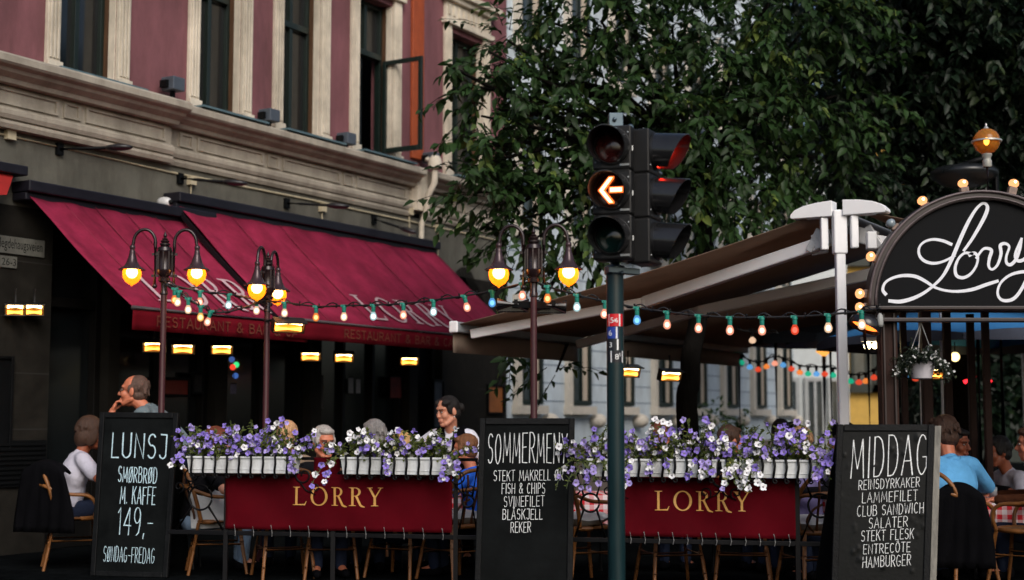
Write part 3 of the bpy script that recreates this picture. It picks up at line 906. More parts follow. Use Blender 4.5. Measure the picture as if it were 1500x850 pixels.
def block(name, label, x0, x1, Y, depth, h, wall, cols, rows, ww, frame, extra=None):
    t = thing(name, label, 'building', ((x0 + x1) / 2, Y, 0))
    mb = MB(); mb.obox((x0, Y, GZ), V((x1 - x0, 0, 0)), V((0, depth, 0)), V((0, 0, h + .1))); mb.build('wall', wall, t)
    for x in cols:
        for (z0, z1) in rows:
            w = MB(); e = .09
            w.obox((x - ww / 2, Y - .09, z0), V((e, 0, 0)), V((0, .088, 0)), V((0, 0, z1 - z0))); w.obox((x + ww / 2 - e, Y - .09, z0), V((e, 0, 0)), V((0, .088, 0)), V((0, 0, z1 - z0)))
            w.obox((x - ww / 2 + e, Y - .09, z0), V((ww - 2 * e, 0, 0)), V((0, .088, 0)), V((0, 0, e))); w.obox((x - ww / 2 + e, Y - .09, z1 - e), V((ww - 2 * e, 0, 0)), V((0, .088, 0)), V((0, 0, e)))
            w.obox((x - .03, Y - .085, z0 + e + .001), V((.06, 0, 0)), V((0, .083, 0)), V((0, 0, z1 - z0 - 2 * e - .002)))
            w.obox((x - ww / 2 - .06, Y - .2, z0 - .12), V((ww + .12, 0, 0)), V((0, .198, 0)), V((0, 0, .118)))
            wo = w.build('window', frame, t)
            g = MB(); g.obox((x - ww / 2 + e, Y - .04, z0 + e), V((ww - 2 * e, 0, 0)), V((0, .03, 0)), V((0, 0, z1 - z0 - 2 * e))); g.build('pane', m_glass2, wo)
    mb = MB(); mb.obox((x0 - .2, Y - .25, h + .001), V((x1 - x0 + .4, 0, 0)), V((0, depth + .3, 0)), V((0, 0, .35))); mb.build('roof', m_lead, t)
    return t
Yb = 34.0
bx = lambda px: (px - 750) / FPX * Yb
block('white_house', 'pale white house with tall shop windows seen between the awning posts', bx(1062), bx(1243), Yb, 8, 7.5, mat('pale_house_paint', srgb(214, 220, 220), .8, var=.08),
      [bx(1102), bx(1154), bx(1192), bx(1226)], [(.5, 2.2)], .50, mat('grey_white_frame', (.45, .47, .47), .5))
Yb = 36.0
block('yellow_house', 'ochre yellow house behind the white post at the right', bx(1240), bx(1330), Yb, 8, 9, mat('ochre_render', srgb(196, 158, 78), .85, var=.12), [bx(1268), bx(1300)], [(2.0, 4.0), (5.2, 7.2)], .8, m_dgreen)
Yb = 44.0
block('far_house', 'dark grey house glimpsed through the bushes at the far right', bx(1335), bx(1760), Yb, 8, 12, mat('grey_house_paint', srgb(46, 52, 47), .85, var=.2),
      [bx(1380 + 60 * k) for k in range(6)], [(4.6, 6.4), (7.6, 9.4)], .9, m_dgreen)

# ================================================================== TREES
def leaf_mat(name, c, bright, trans=.35):
    m = bpy.data.materials.new(name)
    m.use_nodes = True
    nt = m.node_tree
    b = nt.nodes['Principled BSDF']
    at_ = nt.nodes.new('ShaderNodeAttribute'); at_.attribute_name = 'tone'
    rp = nt.nodes.new('ShaderNodeValToRGB')
    rp.color_ramp.elements[0].color = tuple(x * .55 for x in c) + (1,)
    rp.color_ramp.elements[1].color = tuple(bright) + (1,)
    e = rp.color_ramp.elements.new(.72); e.color = tuple(c) + (1,)
    nt.links.new(at_.outputs['Fac'], rp.inputs[0])
    nt.links.new(rp.outputs[0], b.inputs['Base Color'])
    b.inputs['Roughness'].default_value = .5
    b.inputs['Specular IOR Level'].default_value = .35
    tr = nt.nodes.new('ShaderNodeBsdfTranslucent')
    nt.links.new(rp.outputs[0], tr.inputs[0])
    mx = nt.nodes.new('ShaderNodeMixShader'); mx.inputs[0].default_value = trans
    nt.links.new(b.outputs[0], mx.inputs[1]); nt.links.new(tr.outputs[0], mx.inputs[2])
    nt.links.new(mx.outputs[0], nt.nodes['Material Output'].inputs[0])
    return m
class Leaves:
    def __init__(s): s.v, s.f, s.t = [], [], []
    def leaf(s, p, d, nrm, L, W, tone, fold=.25):
        d = d.normalized()
        x = d.cross(nrm)
        if x.length < 1e-4: x = V((1, 0, 0))
        x.normalize(); n = x.cross(d)
        b = len(s.v)
        s.v += [p, p + d * L * .35 + x * W * .5 + n * W * fold, p + d * L * .38 - n * .0, p + d * L * .35 - x * W * .5 + n * W * fold,
                p + d * L * .7 + x * W * .36 + n * W * fold * .5 - n * L * .05, p + d * L * .72 - n * L * .05, p + d * L * .7 - x * W * .36 + n * W * fold * .5 - n * L * .05, p + d * L - n * L * .14]
        s.f += [(b, b + 1, b + 2), (b, b + 2, b + 3), (b + 1, b + 4, b + 5, b + 2), (b + 2, b + 5, b + 6, b + 3), (b + 4, b + 7, b + 5), (b + 5, b + 7, b + 6)]
        s.t += [tone] * 6
    def build(s, name, m, parent):
        me = bpy.data.meshes.new(name)
        inv = wmat(parent).inverted()
        me.from_pydata([tuple(inv @ p) for p in s.v], [], s.f)
        a = me.attributes.new('tone', 'FLOAT', 'FACE')
        a.data.foreach_set('value', s.t)
        me.materials.append(m)
        me.shade_smooth()
        o = bpy.data.objects.new(name, me)
        COL.objects.link(o); o.parent = parent
        return o
m_bark = mat('dark_bark', (.007, .006, .005), .95, var=.4, scale=14, bump=.9, bscale=30, stretch=(1, 1, .3), spec=.1)
def rdir(r):
    while True:
        d = V((r.uniform(-1, 1), r.uniform(-1, 1), r.uniform(-1, 1)))
        if .05 < d.length < 1: return d.normalized()
def tree(name, label, base, trunk, tr, blobs, dens, leafL, m, seed, limbs=True, tw_r=.006, droop=.5):
    r = random.Random(seed)
    t = thing(name, label, 'tree', base)
    tb = MB(); tb.tube(smooth_pts(trunk, 4), [tr[0] + (tr[1] - tr[0]) * i / (4 * (len(trunk) - 1)) for i in range(4 * (len(trunk) - 1) + 1)], 12)
    tb.build('trunk', m_bark, t, smooth=True)
    top = V(trunk[-1])
    lv = Leaves()
    tw = MB()
    for (c, rad) in blobs:
        c = V(c)
        tb_ = r.gauss(.0, .10)
        if limbs:                                    # one limb per foliage mass, leaving the trunk
            s0 = V(trunk[-2]).lerp(top, r.uniform(.2, 1))
            midp = s0.lerp(c, .5) + V((r.uniform(-.2, .2), r.uniform(-.2, .2), r.uniform(.0, .35)))
            pts = smooth_pts([s0, midp, c], 5)
            R0 = max(.03, tr[1] * .6)
            tw.tube(pts, [R0 + (.012 - R0) * i / (len(pts) - 1) for i in range(len(pts))], 6)
        n = max(4, int(dens * rad ** 2 * r.uniform(.75, 1.25)))
        for _ in range(n):
            d = rdir(r)
            p = c + d * rad * r.random() ** .45
            out = (d + V((0, 0, -droop)) + rdir(r) * .5).normalized()
            L = r.uniform(.28, .62)
            side = out.cross(ZU); side = side.normalized() if side.length > .1 else V((1, 0, 0))
            q = p + out * L + V((0, 0, -.12 * L))
            tw.tube([p, p.lerp(q, .5) + V((0, 0, .04)), q], [tw_r, tw_r * .7, tw_r * .4], 3)
            tone0 = r.gauss(.47, .18) + tb_
            k = r.randint(7, 12)
            for i in range(k):
                s = .12 + .88 * (i + r.random() * .6) / k
                bp = p.lerp(q, s)
                ld = (out * .6 + side * (1 if i % 2 else -1) * r.uniform(.4, 1.1) + V((0, 0, -r.uniform(.0, .75))) + rdir(r) * .45)
                ln = (V((0, -.25, 1)) + rdir(r) * .7)
                S = leafL * r.uniform(.55, 1.2)
                lv.leaf(bp, ld, ln, S, S * r.uniform(.42, .52), max(0, min(1, r.gauss(tone0, .14))))
    tw.build('branch', m_bark, t, smooth=True)
    lv.build('crown', m, t)
    return t
def blob(px, py, Y, rpx): return (at(px, py, Y), rpx * ppm(Y))
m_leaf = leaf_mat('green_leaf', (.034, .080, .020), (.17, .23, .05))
m_leafd = leaf_mat('shade_dark_leaf', (.010, .026, .012), (.03, .05, .015), .25)  # darker copy of the leaf; shade of the dense crowns put into the colour
gb = at(1018, 615, 15.6); gb.z = GZ
tree('broadleaf_tree', 'large broadleaf tree whose dark trunk rises between the brown awnings, crown over the traffic light', gb,
     [gb, at(1006, 600, 15.6), at(1011, 560, 15.6), at(1012, 520, 15.55), at(1020, 485, 15.65), at(1030, 410, 15.6), at(1032, 330, 15.7), at(1010, 200, 15.8)], (.125, .085),
     [blob(*q) for q in ((800, 30, 15.3, 78), (880, 30, 15.0, 95), (985, 40, 15, 110), (1090, 80, 15.3, 115), (1180, 40, 15.5, 110), (775, 110, 15.2, 66), (850, 130, 15, 86),
        (940, 150, 15, 95), (1040, 190, 15, 105), (1130, 180, 15.2, 100), (760, 205, 15, 60), (820, 230, 15, 74), (740, 275, 14.8, 52), (800, 300, 14.9, 62), (860, 300, 15, 66),
        (775, 355, 14.8, 40), (840, 375, 15, 42), (965, 270, 15, 85), (1050, 290, 15.2, 80), (1120, 280, 15.4, 62), (1200, 230, 15.4, 70), (1225, 140, 15.5, 80), (710, 215, 14.6, 36), (700, 282, 14.6, 34),
        (690, 125, 14.5, 30), (745, 60, 14.8, 42), (712, 330, 14.6, 24), (815, 545, 15.2, 16), (750, 515, 15.0, 13), (1150, -30, 15, 140), (900, -60, 15, 140), (650, 92, 14.4, 16), (705, 170, 14.5, 40), (735, 130, 14.6, 40), (690, 245, 14.5, 34), (728, 300, 14.6, 40), (765, 320, 14.8, 44), (715, 75, 14.5, 36), (765, 250, 14.9, 50), (790, 165, 15, 60), (728, 160, 14.6, 34))],
     118, .146, m_leaf, 5)
g2 = V((5.6, 17.5, GZ))
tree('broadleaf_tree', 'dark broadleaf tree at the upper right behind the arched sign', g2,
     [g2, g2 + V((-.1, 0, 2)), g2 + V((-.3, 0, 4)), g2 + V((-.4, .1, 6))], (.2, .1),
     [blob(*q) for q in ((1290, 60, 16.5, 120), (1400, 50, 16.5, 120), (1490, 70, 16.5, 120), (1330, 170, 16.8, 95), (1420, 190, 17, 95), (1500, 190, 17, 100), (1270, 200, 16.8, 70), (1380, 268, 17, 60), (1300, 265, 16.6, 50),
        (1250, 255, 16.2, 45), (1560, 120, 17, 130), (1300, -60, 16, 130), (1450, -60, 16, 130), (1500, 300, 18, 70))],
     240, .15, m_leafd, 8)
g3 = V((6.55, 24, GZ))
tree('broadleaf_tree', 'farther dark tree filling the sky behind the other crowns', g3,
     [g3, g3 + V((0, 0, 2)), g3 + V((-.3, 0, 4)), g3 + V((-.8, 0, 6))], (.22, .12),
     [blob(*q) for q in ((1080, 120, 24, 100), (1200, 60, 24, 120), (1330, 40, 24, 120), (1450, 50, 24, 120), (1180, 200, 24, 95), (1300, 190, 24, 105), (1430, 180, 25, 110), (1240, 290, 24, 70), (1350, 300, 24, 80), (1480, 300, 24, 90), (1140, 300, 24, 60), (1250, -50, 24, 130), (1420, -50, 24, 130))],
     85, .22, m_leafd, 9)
# shrubs and the dark hedge far behind
def bush(label, base, blobs, dens, L, m, seed, name='bush'):
    r = random.Random(seed)
    t = thing(name, label, 'bush', base)
    lv = Leaves(); st = MB()
    for c, rad in blobs:
        st.tube([base, V(base).lerp(c, .6) + V((0, 0, .1)), c], [.03, .02, .008], 5)
        for _ in range(int(dens * rad ** 2)):
            d = rdir(r); p = c + d * rad * r.random() ** .4
            if p.z < .05: continue
            for _k in range(6):
                lv.leaf(p + rdir(r) * .1, d + rdir(r) * .9, V((0, -.3, 1)) + rdir(r) * .8, L * r.uniform(.7, 1.1), L * .5, max(0, min(1, r.gauss(.5, .2))))
    st.build('stem', m_bark, t, smooth=True)
    lv.build('leaves', m, t)
    return t
b0 = at(1040, 640, 23); b0.z = GZ
bush('round green bush under the blue house wall behind the tree trunk', b0, [blob(1040, 625, 23, 38), blob(1085, 632, 23, 30)], 150, .12, m_leaf, 21)
b0 = at(1430, 640, 24); b0.z = GZ
bush('broad dark green bush seen between the pergola posts', b0, [blob(1360, 600, 24, 45), blob(1430, 590, 24, 60), blob(1490, 600, 24, 55), blob(1400, 520, 25, 50), blob(1470, 520, 25, 50), blob(1340, 520, 25, 40), blob(1520, 540, 24, 60), blob(1420, 470, 26, 50), blob(1490, 470, 26, 50), blob(1370, 560, 23, 40)], 200, .22, m_leafd, 22)

# ================================================================== BROWN TWIN AWNING ON A WHITE POST
m_brcloth = mat('brown_awning_cloth', srgb(140, 118, 102), .85, var=.14, dirt=.2, scale=2, bump=.1, bscale=300, stretch=(1, 1, 6))
def see_light(m, c, f):
    nt = m.node_tree
    tr = nt.nodes.new('ShaderNodeBsdfTranslucent'); tr.inputs[0].default_value = (*c, 1)
    mx = nt.nodes.new('ShaderNodeMixShader'); mx.inputs[0].default_value = f
    nt.links.new(nt.nodes['Principled BSDF'].outputs[0], mx.inputs[1]); nt.links.new(tr.outputs[0], mx.inputs[2])
    nt.links.new(mx.outputs[0], nt.nodes['Material Output'].inputs[0])
see_light(m_brcloth, srgb(142, 114, 94), .4)
m_alu = mat('white_powder_coated_metal', (.88, .88, .89), .38, var=.05, scale=3)
m_alug = mat('grey_powder_coated_metal', (.22, .24, .26), .4)
AO = at(1230, 300, 11.5); AO.z = GZ            # foot of the near white post
DD = -DL                                        # away along the street
def A(a, w, z):                                 # a along the ridge (away), w to the left of it
    return AO + DD * a - NN * w + ZU * z
ZR, ZE, WW = 2.98, 2.17, 3.72
def twin(a0, a1, zr, ze, ww, label, sides=(1, -1), post=True, near=True, arms=True):
    t = thing('terrace_awning', label, 'awning', A(a0, 0, 0))
    for sg in sides:
        n, vs = 10, []
        for i in range(n + 1):
            s = i / n
            for j in (0, 1):
                vs.append(A(a0 + (a1 - a0) * j, sg * (.12 + (ww - .12) * s), zr + .02 + (ze - zr) * s - .05 * math.sin(math.pi * s)))
        MB().add(vs, [(2 * i, 2 * i + 1, 2 * i + 3, 2 * i + 2) for i in range(n)]).build('canopy', m_brcloth, t, smooth=True, solid=.008, normals=False)
        fb = MB(); fb.bar(A(a0 - .03, sg * ww, ze), A(a1 + .03, sg * ww, ze), .085, .10); fb.build('front_bar', m_alug, t, bevel=.015)
        ec = MB(); ec.bar(A(a0 - .06, sg * ww, ze), A(a0 - .031, sg * ww, ze), .095, .11); ec.build('end_cap', m_alu, t, bevel=.02)
        vl = MB()
        k = 24; vs = []
        for i in range(k + 1):
            a = a0 + (a1 - a0) * i / k
            for q in (0, 1):
                vs.append(A(a, sg * (ww + .035) + .012 * q * math.sin(i * 1.3), ze - .04 - .20 * q))
        vl.add(vs, [(2 * i, 2 * i + 2, 2 * i + 3, 2 * i + 1) for i in range(k)])
        vl.build('valance', mat('taupe_valance', srgb(120, 104, 92), .85, var=.1), t, smooth=True, normals=False, solid=.004)
        if arms:
            for a, sgn in ((a0 + .12, 1), (a1 - .12, -1)):
                m_ = m_alu
                s0, el, s1 = A(a, sg * .22, zr - .23), A(a + sgn * .5, sg * ww * .55, zr - .23 + (ze - zr + .1) * .52), A(a + sgn * .05, sg * (ww - .06), ze - .06)
                ar = MB(); ar.bar(s0, el, .085, .105); ar.bar(el, s1, .075, .09); ar.ell(el, (.055, .055, .055))
                ar.build('folding_arm', m_, t, bevel=.012)
                kn = MB()
                kn.bar(A(a, sg * .10, zr - .17), A(a, sg * .26, zr - .22), .09, .13); kn.bar(A(a - .03, sg * .2, zr - .11), A(a - .03, sg * .3, zr - .29), .03, .06); kn.bar(A(a + .05, sg * .16, zr - .28), A(a + .05, sg * .3, zr - .30), .03, .04)
                kn.build('arm_bracket', mat('cast_grey_metal', (.5, .5, .5), .35, metal=.3, bump=.2), t, bevel=.008)
    rb = MB(); rb.bar(A(a0, 0, zr - .06), A(a1, 0, zr - .06), .16, .12); rb.build('ridge_beam', m_alug, t, bevel=.02)
    for a in ((a0 - .02, a1 + .02) if post else ()):
        pb = MB(); pb.bar(A(a, 0, GZ), A(a, 0, zr - .12), .078, .078); pb.bar(A(a, 0, zr - .34), A(a, 0, zr + .02), .10, .11)
        pb.build('post', m_alu, t, bevel=.012)
    for a in ((a0,) if near else ()):
        for sg in (1, -1):                      # the two halves of the rounded cover
            prof = [(.045, .0), (.385, .0), (.40, .012), (.395, .035), (.36, .070), (.29, .098), (.18, .118), (.045, .128)]
            cp = MB(); cp.prism([(sg * x, z) for x, z in prof], lambda x, z: A(a - .075, x, zr - .03 + z), DD * .14)
            cp.build('ridge_cover', m_alu, t, bevel=.005)
            dr = MB(); dr.bar(A(a - .03, sg * .125, zr - .035), A(a - .03, sg * .125, zr - .30), .06, .06); dr.build('cover_bracket', m_alu, t, bevel=.01)
        mc = MB(); mc.bar(A(a - .06, -.27, zr - .18), A(a - .06, -.27, zr - .32), .075, .075); mc.build('motor_box', m_white, t, bevel=.01)
    return t
twin(0, 2.5, ZR, ZE, WW, 'brown twin terrace awning on a white post with a rounded white ridge cover')
twin(3.35, 7.4, ZR + .04, ZE + .10, WW, 'second brown terrace awning farther back, beyond the tree trunk', near=False, arms=False)
# ================================================================== PARASOLS
def parasol(label, apex, half, skirt, zrim, m, ms, pole_r=.025):
    t = thing('parasol', label, 'parasol', (apex.x, apex.y, GZ))
    n = 8
    ring = [V((apex.x + half * math.cos(2 * math.pi * (k + .5) / n), apex.y + half * math.sin(2 * math.pi * (k + .5) / n), zrim)) for k in range(n)]
    vs, fs = [apex], []
    for k in range(n):
        a, b_ = ring[k], ring[(k + 1) % n]
        for j in range(1, 5):
            s = j / 4
            for q in range(5):
                w = q / 4
                p = apex.lerp(a.lerp(b_, w), s); p.z -= .10 * math.sin(math.pi * w) * s ** 2 * -.5
                vs.append(p)
        b0 = 1 + k * 20
        for q in range(4): fs.append((0, b0 + q, b0 + q + 1))
        for j in range(3):
            for q in range(4): fs.append((b0 + j * 5 + q, b0 + (j + 1) * 5 + q, b0 + (j + 1) * 5 + q + 1, b0 + j * 5 + q + 1))
    MB().add(vs, fs).build('canopy', m, t, solid=.006, normals=False)
    sk = MB()
    for k in range(n):
        a, b_ = ring[k], ring[(k + 1) % n]
        pts = [a.lerp(b_, q / 6) + ZU * (.05 * math.sin(math.pi * q / 6)) * 1.0 for q in range(7)]
        sk.add([p for p in pts] + [p - ZU * (skirt + .05 * math.sin(math.pi * q / 6)) for q, p in enumerate(pts)], [(q, q + 1, q + 8, q + 7) for q in range(6)])
    sk.build('skirt', ms, t, solid=.004, normals=False)
    po = MB(); po.tube([V((apex.x, apex.y, GZ)), apex + ZU * .08], pole_r, 10); po.build('pole', m_black, t, smooth=True)
    rb = MB()
    for k in range(n): rb.bar(apex - ZU * .25, ring[k] - ZU * .03, .02)
    rb.build('rib', m_black, t)
m_pblue = mat('blue_parasol_cloth', srgb(70, 128, 178), .75, var=.08, bump=.05)
m_pgrey0 = mat('grey_blue_parasol_cloth', srgb(108, 122, 142), .8, var=.08)
def translucent(name, c):
    m = bpy.data.materials.new(name); m.use_nodes = True
    nt = m.node_tree; b = nt.nodes['Principled BSDF']; b.inputs['Base Color'].default_value = (*c, 1); b.inputs['Roughness'].default_value = .85
    nz = nt.nodes.new('ShaderNodeTexNoise'); nz.inputs['Scale'].default_value = 180
    bp = nt.nodes.new('ShaderNodeBump'); bp.inputs['Strength'].default_value = .1; nt.links.new(nz.outputs[0], bp.inputs['Height']); nt.links.new(bp.outputs[0], b.inputs['Normal'])
    tr = nt.nodes.new('ShaderNodeBsdfTranslucent'); tr.inputs[0].default_value = (*c, 1)
    mx = nt.nodes.new('ShaderNodeMixShader'); mx.inputs[0].default_value = .3
    nt.links.new(b.outputs[0], mx.inputs[1]); nt.links.new(tr.outputs[0], mx.inputs[2]); nt.links.new(mx.outputs[0], nt.nodes['Material Output'].inputs[0])
    return m
m_pblue = translucent('thin_blue_parasol_cloth', srgb(60, 140, 205)); m_pgrey = translucent('thin_grey_parasol_cloth', srgb(120, 140, 165))
ap = at(1215, 452, 19.0); parasol('grey blue parasol behind the white post', ap, 1.05, .10, 2.29, m_pgrey, m_pgrey)
ap = at(1430, 424, 15.5); parasol('wide bright blue parasol behind the pergola posts at the right', ap, 1.75, .07, 2.05, m_pblue, mat('slate_grey_skirt', srgb(70, 76, 92), .85))
# ================================================================== PERGOLA POSTS BEHIND THE SIGN, LAMPS AND HEATERS THERE
m_dbrown = mat('dark_brown_stained_wood', (.028, .013, .010), .55, var=.35, stretch=(6, 6, .6), bump=.2, bscale=80, spec=.15)
for px, w, Y, lab in ((1326, 9, 12.6, 'narrow dark brown pergola post nearest the arch post'), (1359, 14, 12.0, 'dark brown pergola post behind the hanging flower pot'), (1390, 11, 12.8, 'dark brown pergola post just right of the hanging flower pot'),
                     (1425, 10, 13.2, 'thin dark pergola post with the red lights beside it'), (1447, 10, 12.4, 'dark pergola post right of the red lights')):
    p = at(px, 615, Y); p.z = GZ
    t = thing('pergola_post', lab, 'post', p, group='dark pergola posts behind the arched sign')
    s = w * ppm(Y)
    mb = MB(); mb.bar(p, p + ZU * 2.28, s, s); mb.build('shaft', m_dbrown, t, bevel=.008)
    mb = MB(); mb.bar(p, p + ZU * .12, s + .04, s + .04); mb.build('foot', m_black, t, bevel=.004)
t = thing('pergola_beam', 'dark brown beam along the top of the pergola posts', 'beam', at(1400, 452, 12.5))
mb = MB(); a, b_ = at(1305, 447, 12.6), at(1560, 447, 12.2); mb.bar(a, b_, .09, .13); mb.build('beam', m_dbrown, t, bevel=.01)
def clamp_heater(px, py, Y, d, lab, w, tilt): return heater(at(px, py, Y), d, lab, w=w, tilt=tilt, group='infrared heaters under the brown awning')
heater(at(923, 545, 14.6), V((.55, -1, 0)), 'small glowing heater just right of the traffic light pole, under the brown awning', w=.26, group='infrared heaters under the brown awning')
heater(at(984, 551, 14.8), V((.55, -1, 0)), 'small glowing heater left of the tree trunk under the brown awning', w=.26, group='infrared heaters under the brown awning')
# lamp hood behind the golden globe
p = at(1412, 262, 15.5)
t = thing('street_lamp', 'black street lamp with a wide flat hood behind the golden globe', 'street lamp', (p.x + .35, p.y, GZ))
mb = MB(); mb.lathe([(.06, .17), (.12, .15), (.30, .12), (.36, .08), (.37, .04), (.33, .0), (.24, -.06), (.1, -.11), (.02, -.12)], p, ZU, 22); mb.build('hood', mat('black_hood_enamel', (.012, .014, .016), .3), t, smooth=True)
mb = MB(); mb.tube([V((p.x + .35, p.y, GZ)), V((p.x + .35, p.y, p.z + .1)), V((p.x + .2, p.y, p.z + .22)), p + ZU * .16], .035, 10); mb.build('pole', m_black, t, smooth=True)
# torch-like terrace heater and lamp poles far back
p = at(1207, 612, 20); p.z = GZ
t = thing('patio_lamp', 'slim black lamp pole with a glowing orange top beside the white post', 'lamp', p)
mb = MB(); mb.tube([p, at(1207, 522, 20)], .03, 8); mb.build('pole', m_black, t, smooth=True)
mb = MB(); mb.lathe([(.03, 0), (.06, .03), (.11, .06), (.11, .08), (.02, .11)], at(1207, 522, 20), ZU, 14); mb.build('lamp_shade', glow('orange_lamp_shade', (1, .42, .08), .8), t, smooth=True)
for px, Y, lab in ((1138, 19.5, 'thin black pole carrying the coloured lights, left of the white post'), (1084, 19.8, 'thin black pole at the left end of the coloured lights'), (1274, 18.5, 'thin black pole between the white post and the brown arch post')):
    p = at(px, 615, Y); p.z = GZ
    t = thing('light_pole', lab, 'pole', p, group='thin black poles of the far string lights')
    mb = MB(); mb.tube([p, V((p.x, p.y, at(px, 470, Y).z))], .028, 8); mb.build('shaft', m_black, t, smooth=True)
    mb = MB(); mb.lathe([(.0, 0), (.14, 0), (.14, .02), (.05, .05), (.03, .12)], p, ZU, 12); mb.build('foot', m_black, t, smooth=True)
p = at(1274, 512, 13.0)
t = thing('wall_lamp', 'small white bracket lamp with a bright bulb left of the brown arch post', 'lamp', p)
mb = MB(); mb.box(p + V((.03, 0, .09)), (.22, .05, .04)); mb.box(p + V((.10, 0, .22)), (.07, .05, .22)); mb.build('bracket', m_white, t, bevel=.006)
mb = MB(); mb.ell(p + V((-.02, 0, .035)), .035); mb.ell(p + V((.05, 0, .035)), .03); mb.build('bulb', glow('warm_spot_bulb', (1, .80, .42), 9), t, smooth=True)
p = at(1399, 523, 17)
t = thing('globe_lamp', 'small warm round lamp glowing between two pergola posts', 'lamp', p)
mb = MB(); mb.ell(p, .055); mb.build('globe', glow('warm_round_lamp', (1, .75, .3), 2.2), t, smooth=True)
mb = MB(); mb.tube([p + ZU * .05, p + ZU * .9], .008, 5); mb.build('cord', m_black, t)
m_red = glow('red_neon', (1, .02, .03), 2.2)
for px, py, ang, lab in ((1420, 555, 35, 'slanting red light tube left of the dark pergola post'), (1447, 565, 65, 'steep red light tube right of the dark pergola post')):
    p = at(px, py, 16); d = V((math.cos(R(ang)), 0, math.sin(R(ang)))) * .07
    t = thing('red_light_tube', lab, 'light', p, group='red light tubes among the pergola posts')
    mb = MB(); mb.tube([p - d, p + d], .025, 8); mb.build('tube', m_red, t, smooth=True)
    mb = MB(); mb.tube([p + d, p + d + ZU * .8], .006, 5); mb.build('cord', m_black, t)
p = at(1366, 547, 12.5)
heater(p, V((-.3, -1, 0)), 'glowing heater peeking out behind the hanging flower pot', w=.22, group='infrared heaters near the arched sign')
# ================================================================== STREET LAMPS (double swan-neck)
m_lamp = mat('maroon_black_cast_iron', (.020, .010, .011), .28, var=.25, metal=.2, spec=.6)
m_pole = mat('maroon_painted_pole', (.055, .014, .018), .35, var=.2, spec=.5)
m_globe = bpy.data.materials.new('amber_lamp_glass')
m_globe.use_nodes = True
_n = m_globe.node_tree
_n.nodes.remove(_n.nodes['Principled BSDF'])
_t = _n.nodes.new('ShaderNodeBsdfTranslucent'); _t.inputs[0].default_value = (.80, .16, .006, 1)
_p = _n.nodes.new('ShaderNodeBsdfTransparent'); _p.inputs[0].default_value = (1.0, .82, .50, 1)
_x = _n.nodes.new('ShaderNodeMixShader'); _x.inputs[0].default_value = .42
_e = _n.nodes.new('ShaderNodeEmission'); _e.inputs[0].default_value = (1, .24, .012, 1); _e.inputs[1].default_value = .35
_a = _n.nodes.new('ShaderNodeAddShader')
_n.links.new(_t.outputs[0], _x.inputs[1]); _n.links.new(_p.outputs[0], _x.inputs[2])
_n.links.new(_x.outputs[0], _a.inputs[0]); _n.links.new(_e.outputs[0], _a.inputs[1])
_n.links.new(_a.outputs[0], _n.nodes['Material Output'].inputs[0])
m_lbulb = glow('lamp_bulb', (1.0, .76, .42), 13.0)
def street_lamp(px, Y, ytop, yaw, label, sx=.905):
    base = at(px, 615, Y); base.z = GZ
    t = thing('street_lamp', label, 'street lamp', base, group='double headed street lamps')
    def L(x, y, z): return base + V((x * math.cos(yaw) - y * math.sin(yaw), x * math.sin(yaw) + y * math.cos(yaw), z))
    z0 = at(px, ytop, Y).z - .419                                  # foot of the ornate head
    mb = MB(); mb.lathe([(.09, 0), (.09, .05), (.05, .12), (.029, .2), (.026, z0 - GZ - .05)], base, ZU, 14); mb.build('pole', m_pole, t, smooth=True, angle=50)
    hd = MB()
    hd.lathe([(.026, -.16), (.034, -.155), (.034, -.13), (.028, -.12), (.030, -.05), (.050, -.04), (.052, -.015), (.036, .0), (.062, .03), (.066, .06), (.060, .07), (.060, .22), (.066, .23), (.058, .26),
              (.034, .272), (.046, .284), (.046, .294), (.030, .300), (.038, .312), (.038, .320), (.022, .326), (.026, .338), (.012, .346), (.012, .355), (.018, .364), (.012, .38), (.001, .405)], L(0, 0, z0), ZU, 12)
    for k in range(8):
        a = 2 * math.pi * k / 8
        hd.bar(L(.064 * math.cos(a), .064 * math.sin(a), z0 + .065), L(.064 * math.cos(a), .064 * math.sin(a), z0 + .225), .012)
    hd.build('ornate_head', m_lamp, t, smooth=True, angle=35)
    for sg in (1, -1):
        rr = .105 * sx
        x0 = .082
        pts = [(x0, -.07), (x0, .26)] + [(x0 + rr * (1 - math.cos(R(a))), .30 + rr * 1.25 * math.sin(R(a))) for a in range(0, 181, 15)] + [(x0 + 2 * rr + .008, .27)]
        ar = MB(); ar.tube([L(sg * x, 0, z0 + z) for x, z in pts], .0145, 10)
        ar.ell(L(sg * x0, 0, z0 - .08), .022)
        ar.bar(L(sg * .05, 0, z0 + .20), L(sg * .11, 0, z0 + .20), .022); ar.bar(L(sg * .05, 0, z0 + .01), L(sg * .11, 0, z0 + .01), .022)
        ar.bar(L(sg * .07, 0, z0 + .01), L(sg * .07, 0, z0 + .20), .008)
        a_ = ar.build('arm', m_lamp, t, smooth=True, angle=40)
        c = L(sg * (x0 + 2 * rr + .008), 0, z0 + .27)
        sh = MB(); sh.lathe([(.015, .01), (.024, 0), (.024, -.02), (.018, -.03), (.026, -.045), (.024, -.06), (.036, -.10), (.048, -.14), (.068, -.175), (.108, -.200), (.116, -.205), (.116, -.212), (.110, -.212), (.06, -.185), (.036, -.14), (.01, -.12)], c, ZU, 24)
        sh.build('lamp_shade', mat('purple_brown_enamel', (.055, .032, .036), .22, var=.2, metal=.35), a_, smooth=True, angle=60)
        gl = MB(); gl.lathe([(.068, -.196), (.080, -.225), (.082, -.25), (.074, -.285), (.054, -.315), (.030, -.332), (.012, -.342), (.004, -.352)], c, ZU, 20)
        gl.build('globe', m_globe, a_, smooth=True)
        bu = MB(); bu.ell(c + ZU * -.230, (.050, .050, .052)); bu.build('bulb', m_lbulb, a_, smooth=True)
    return t
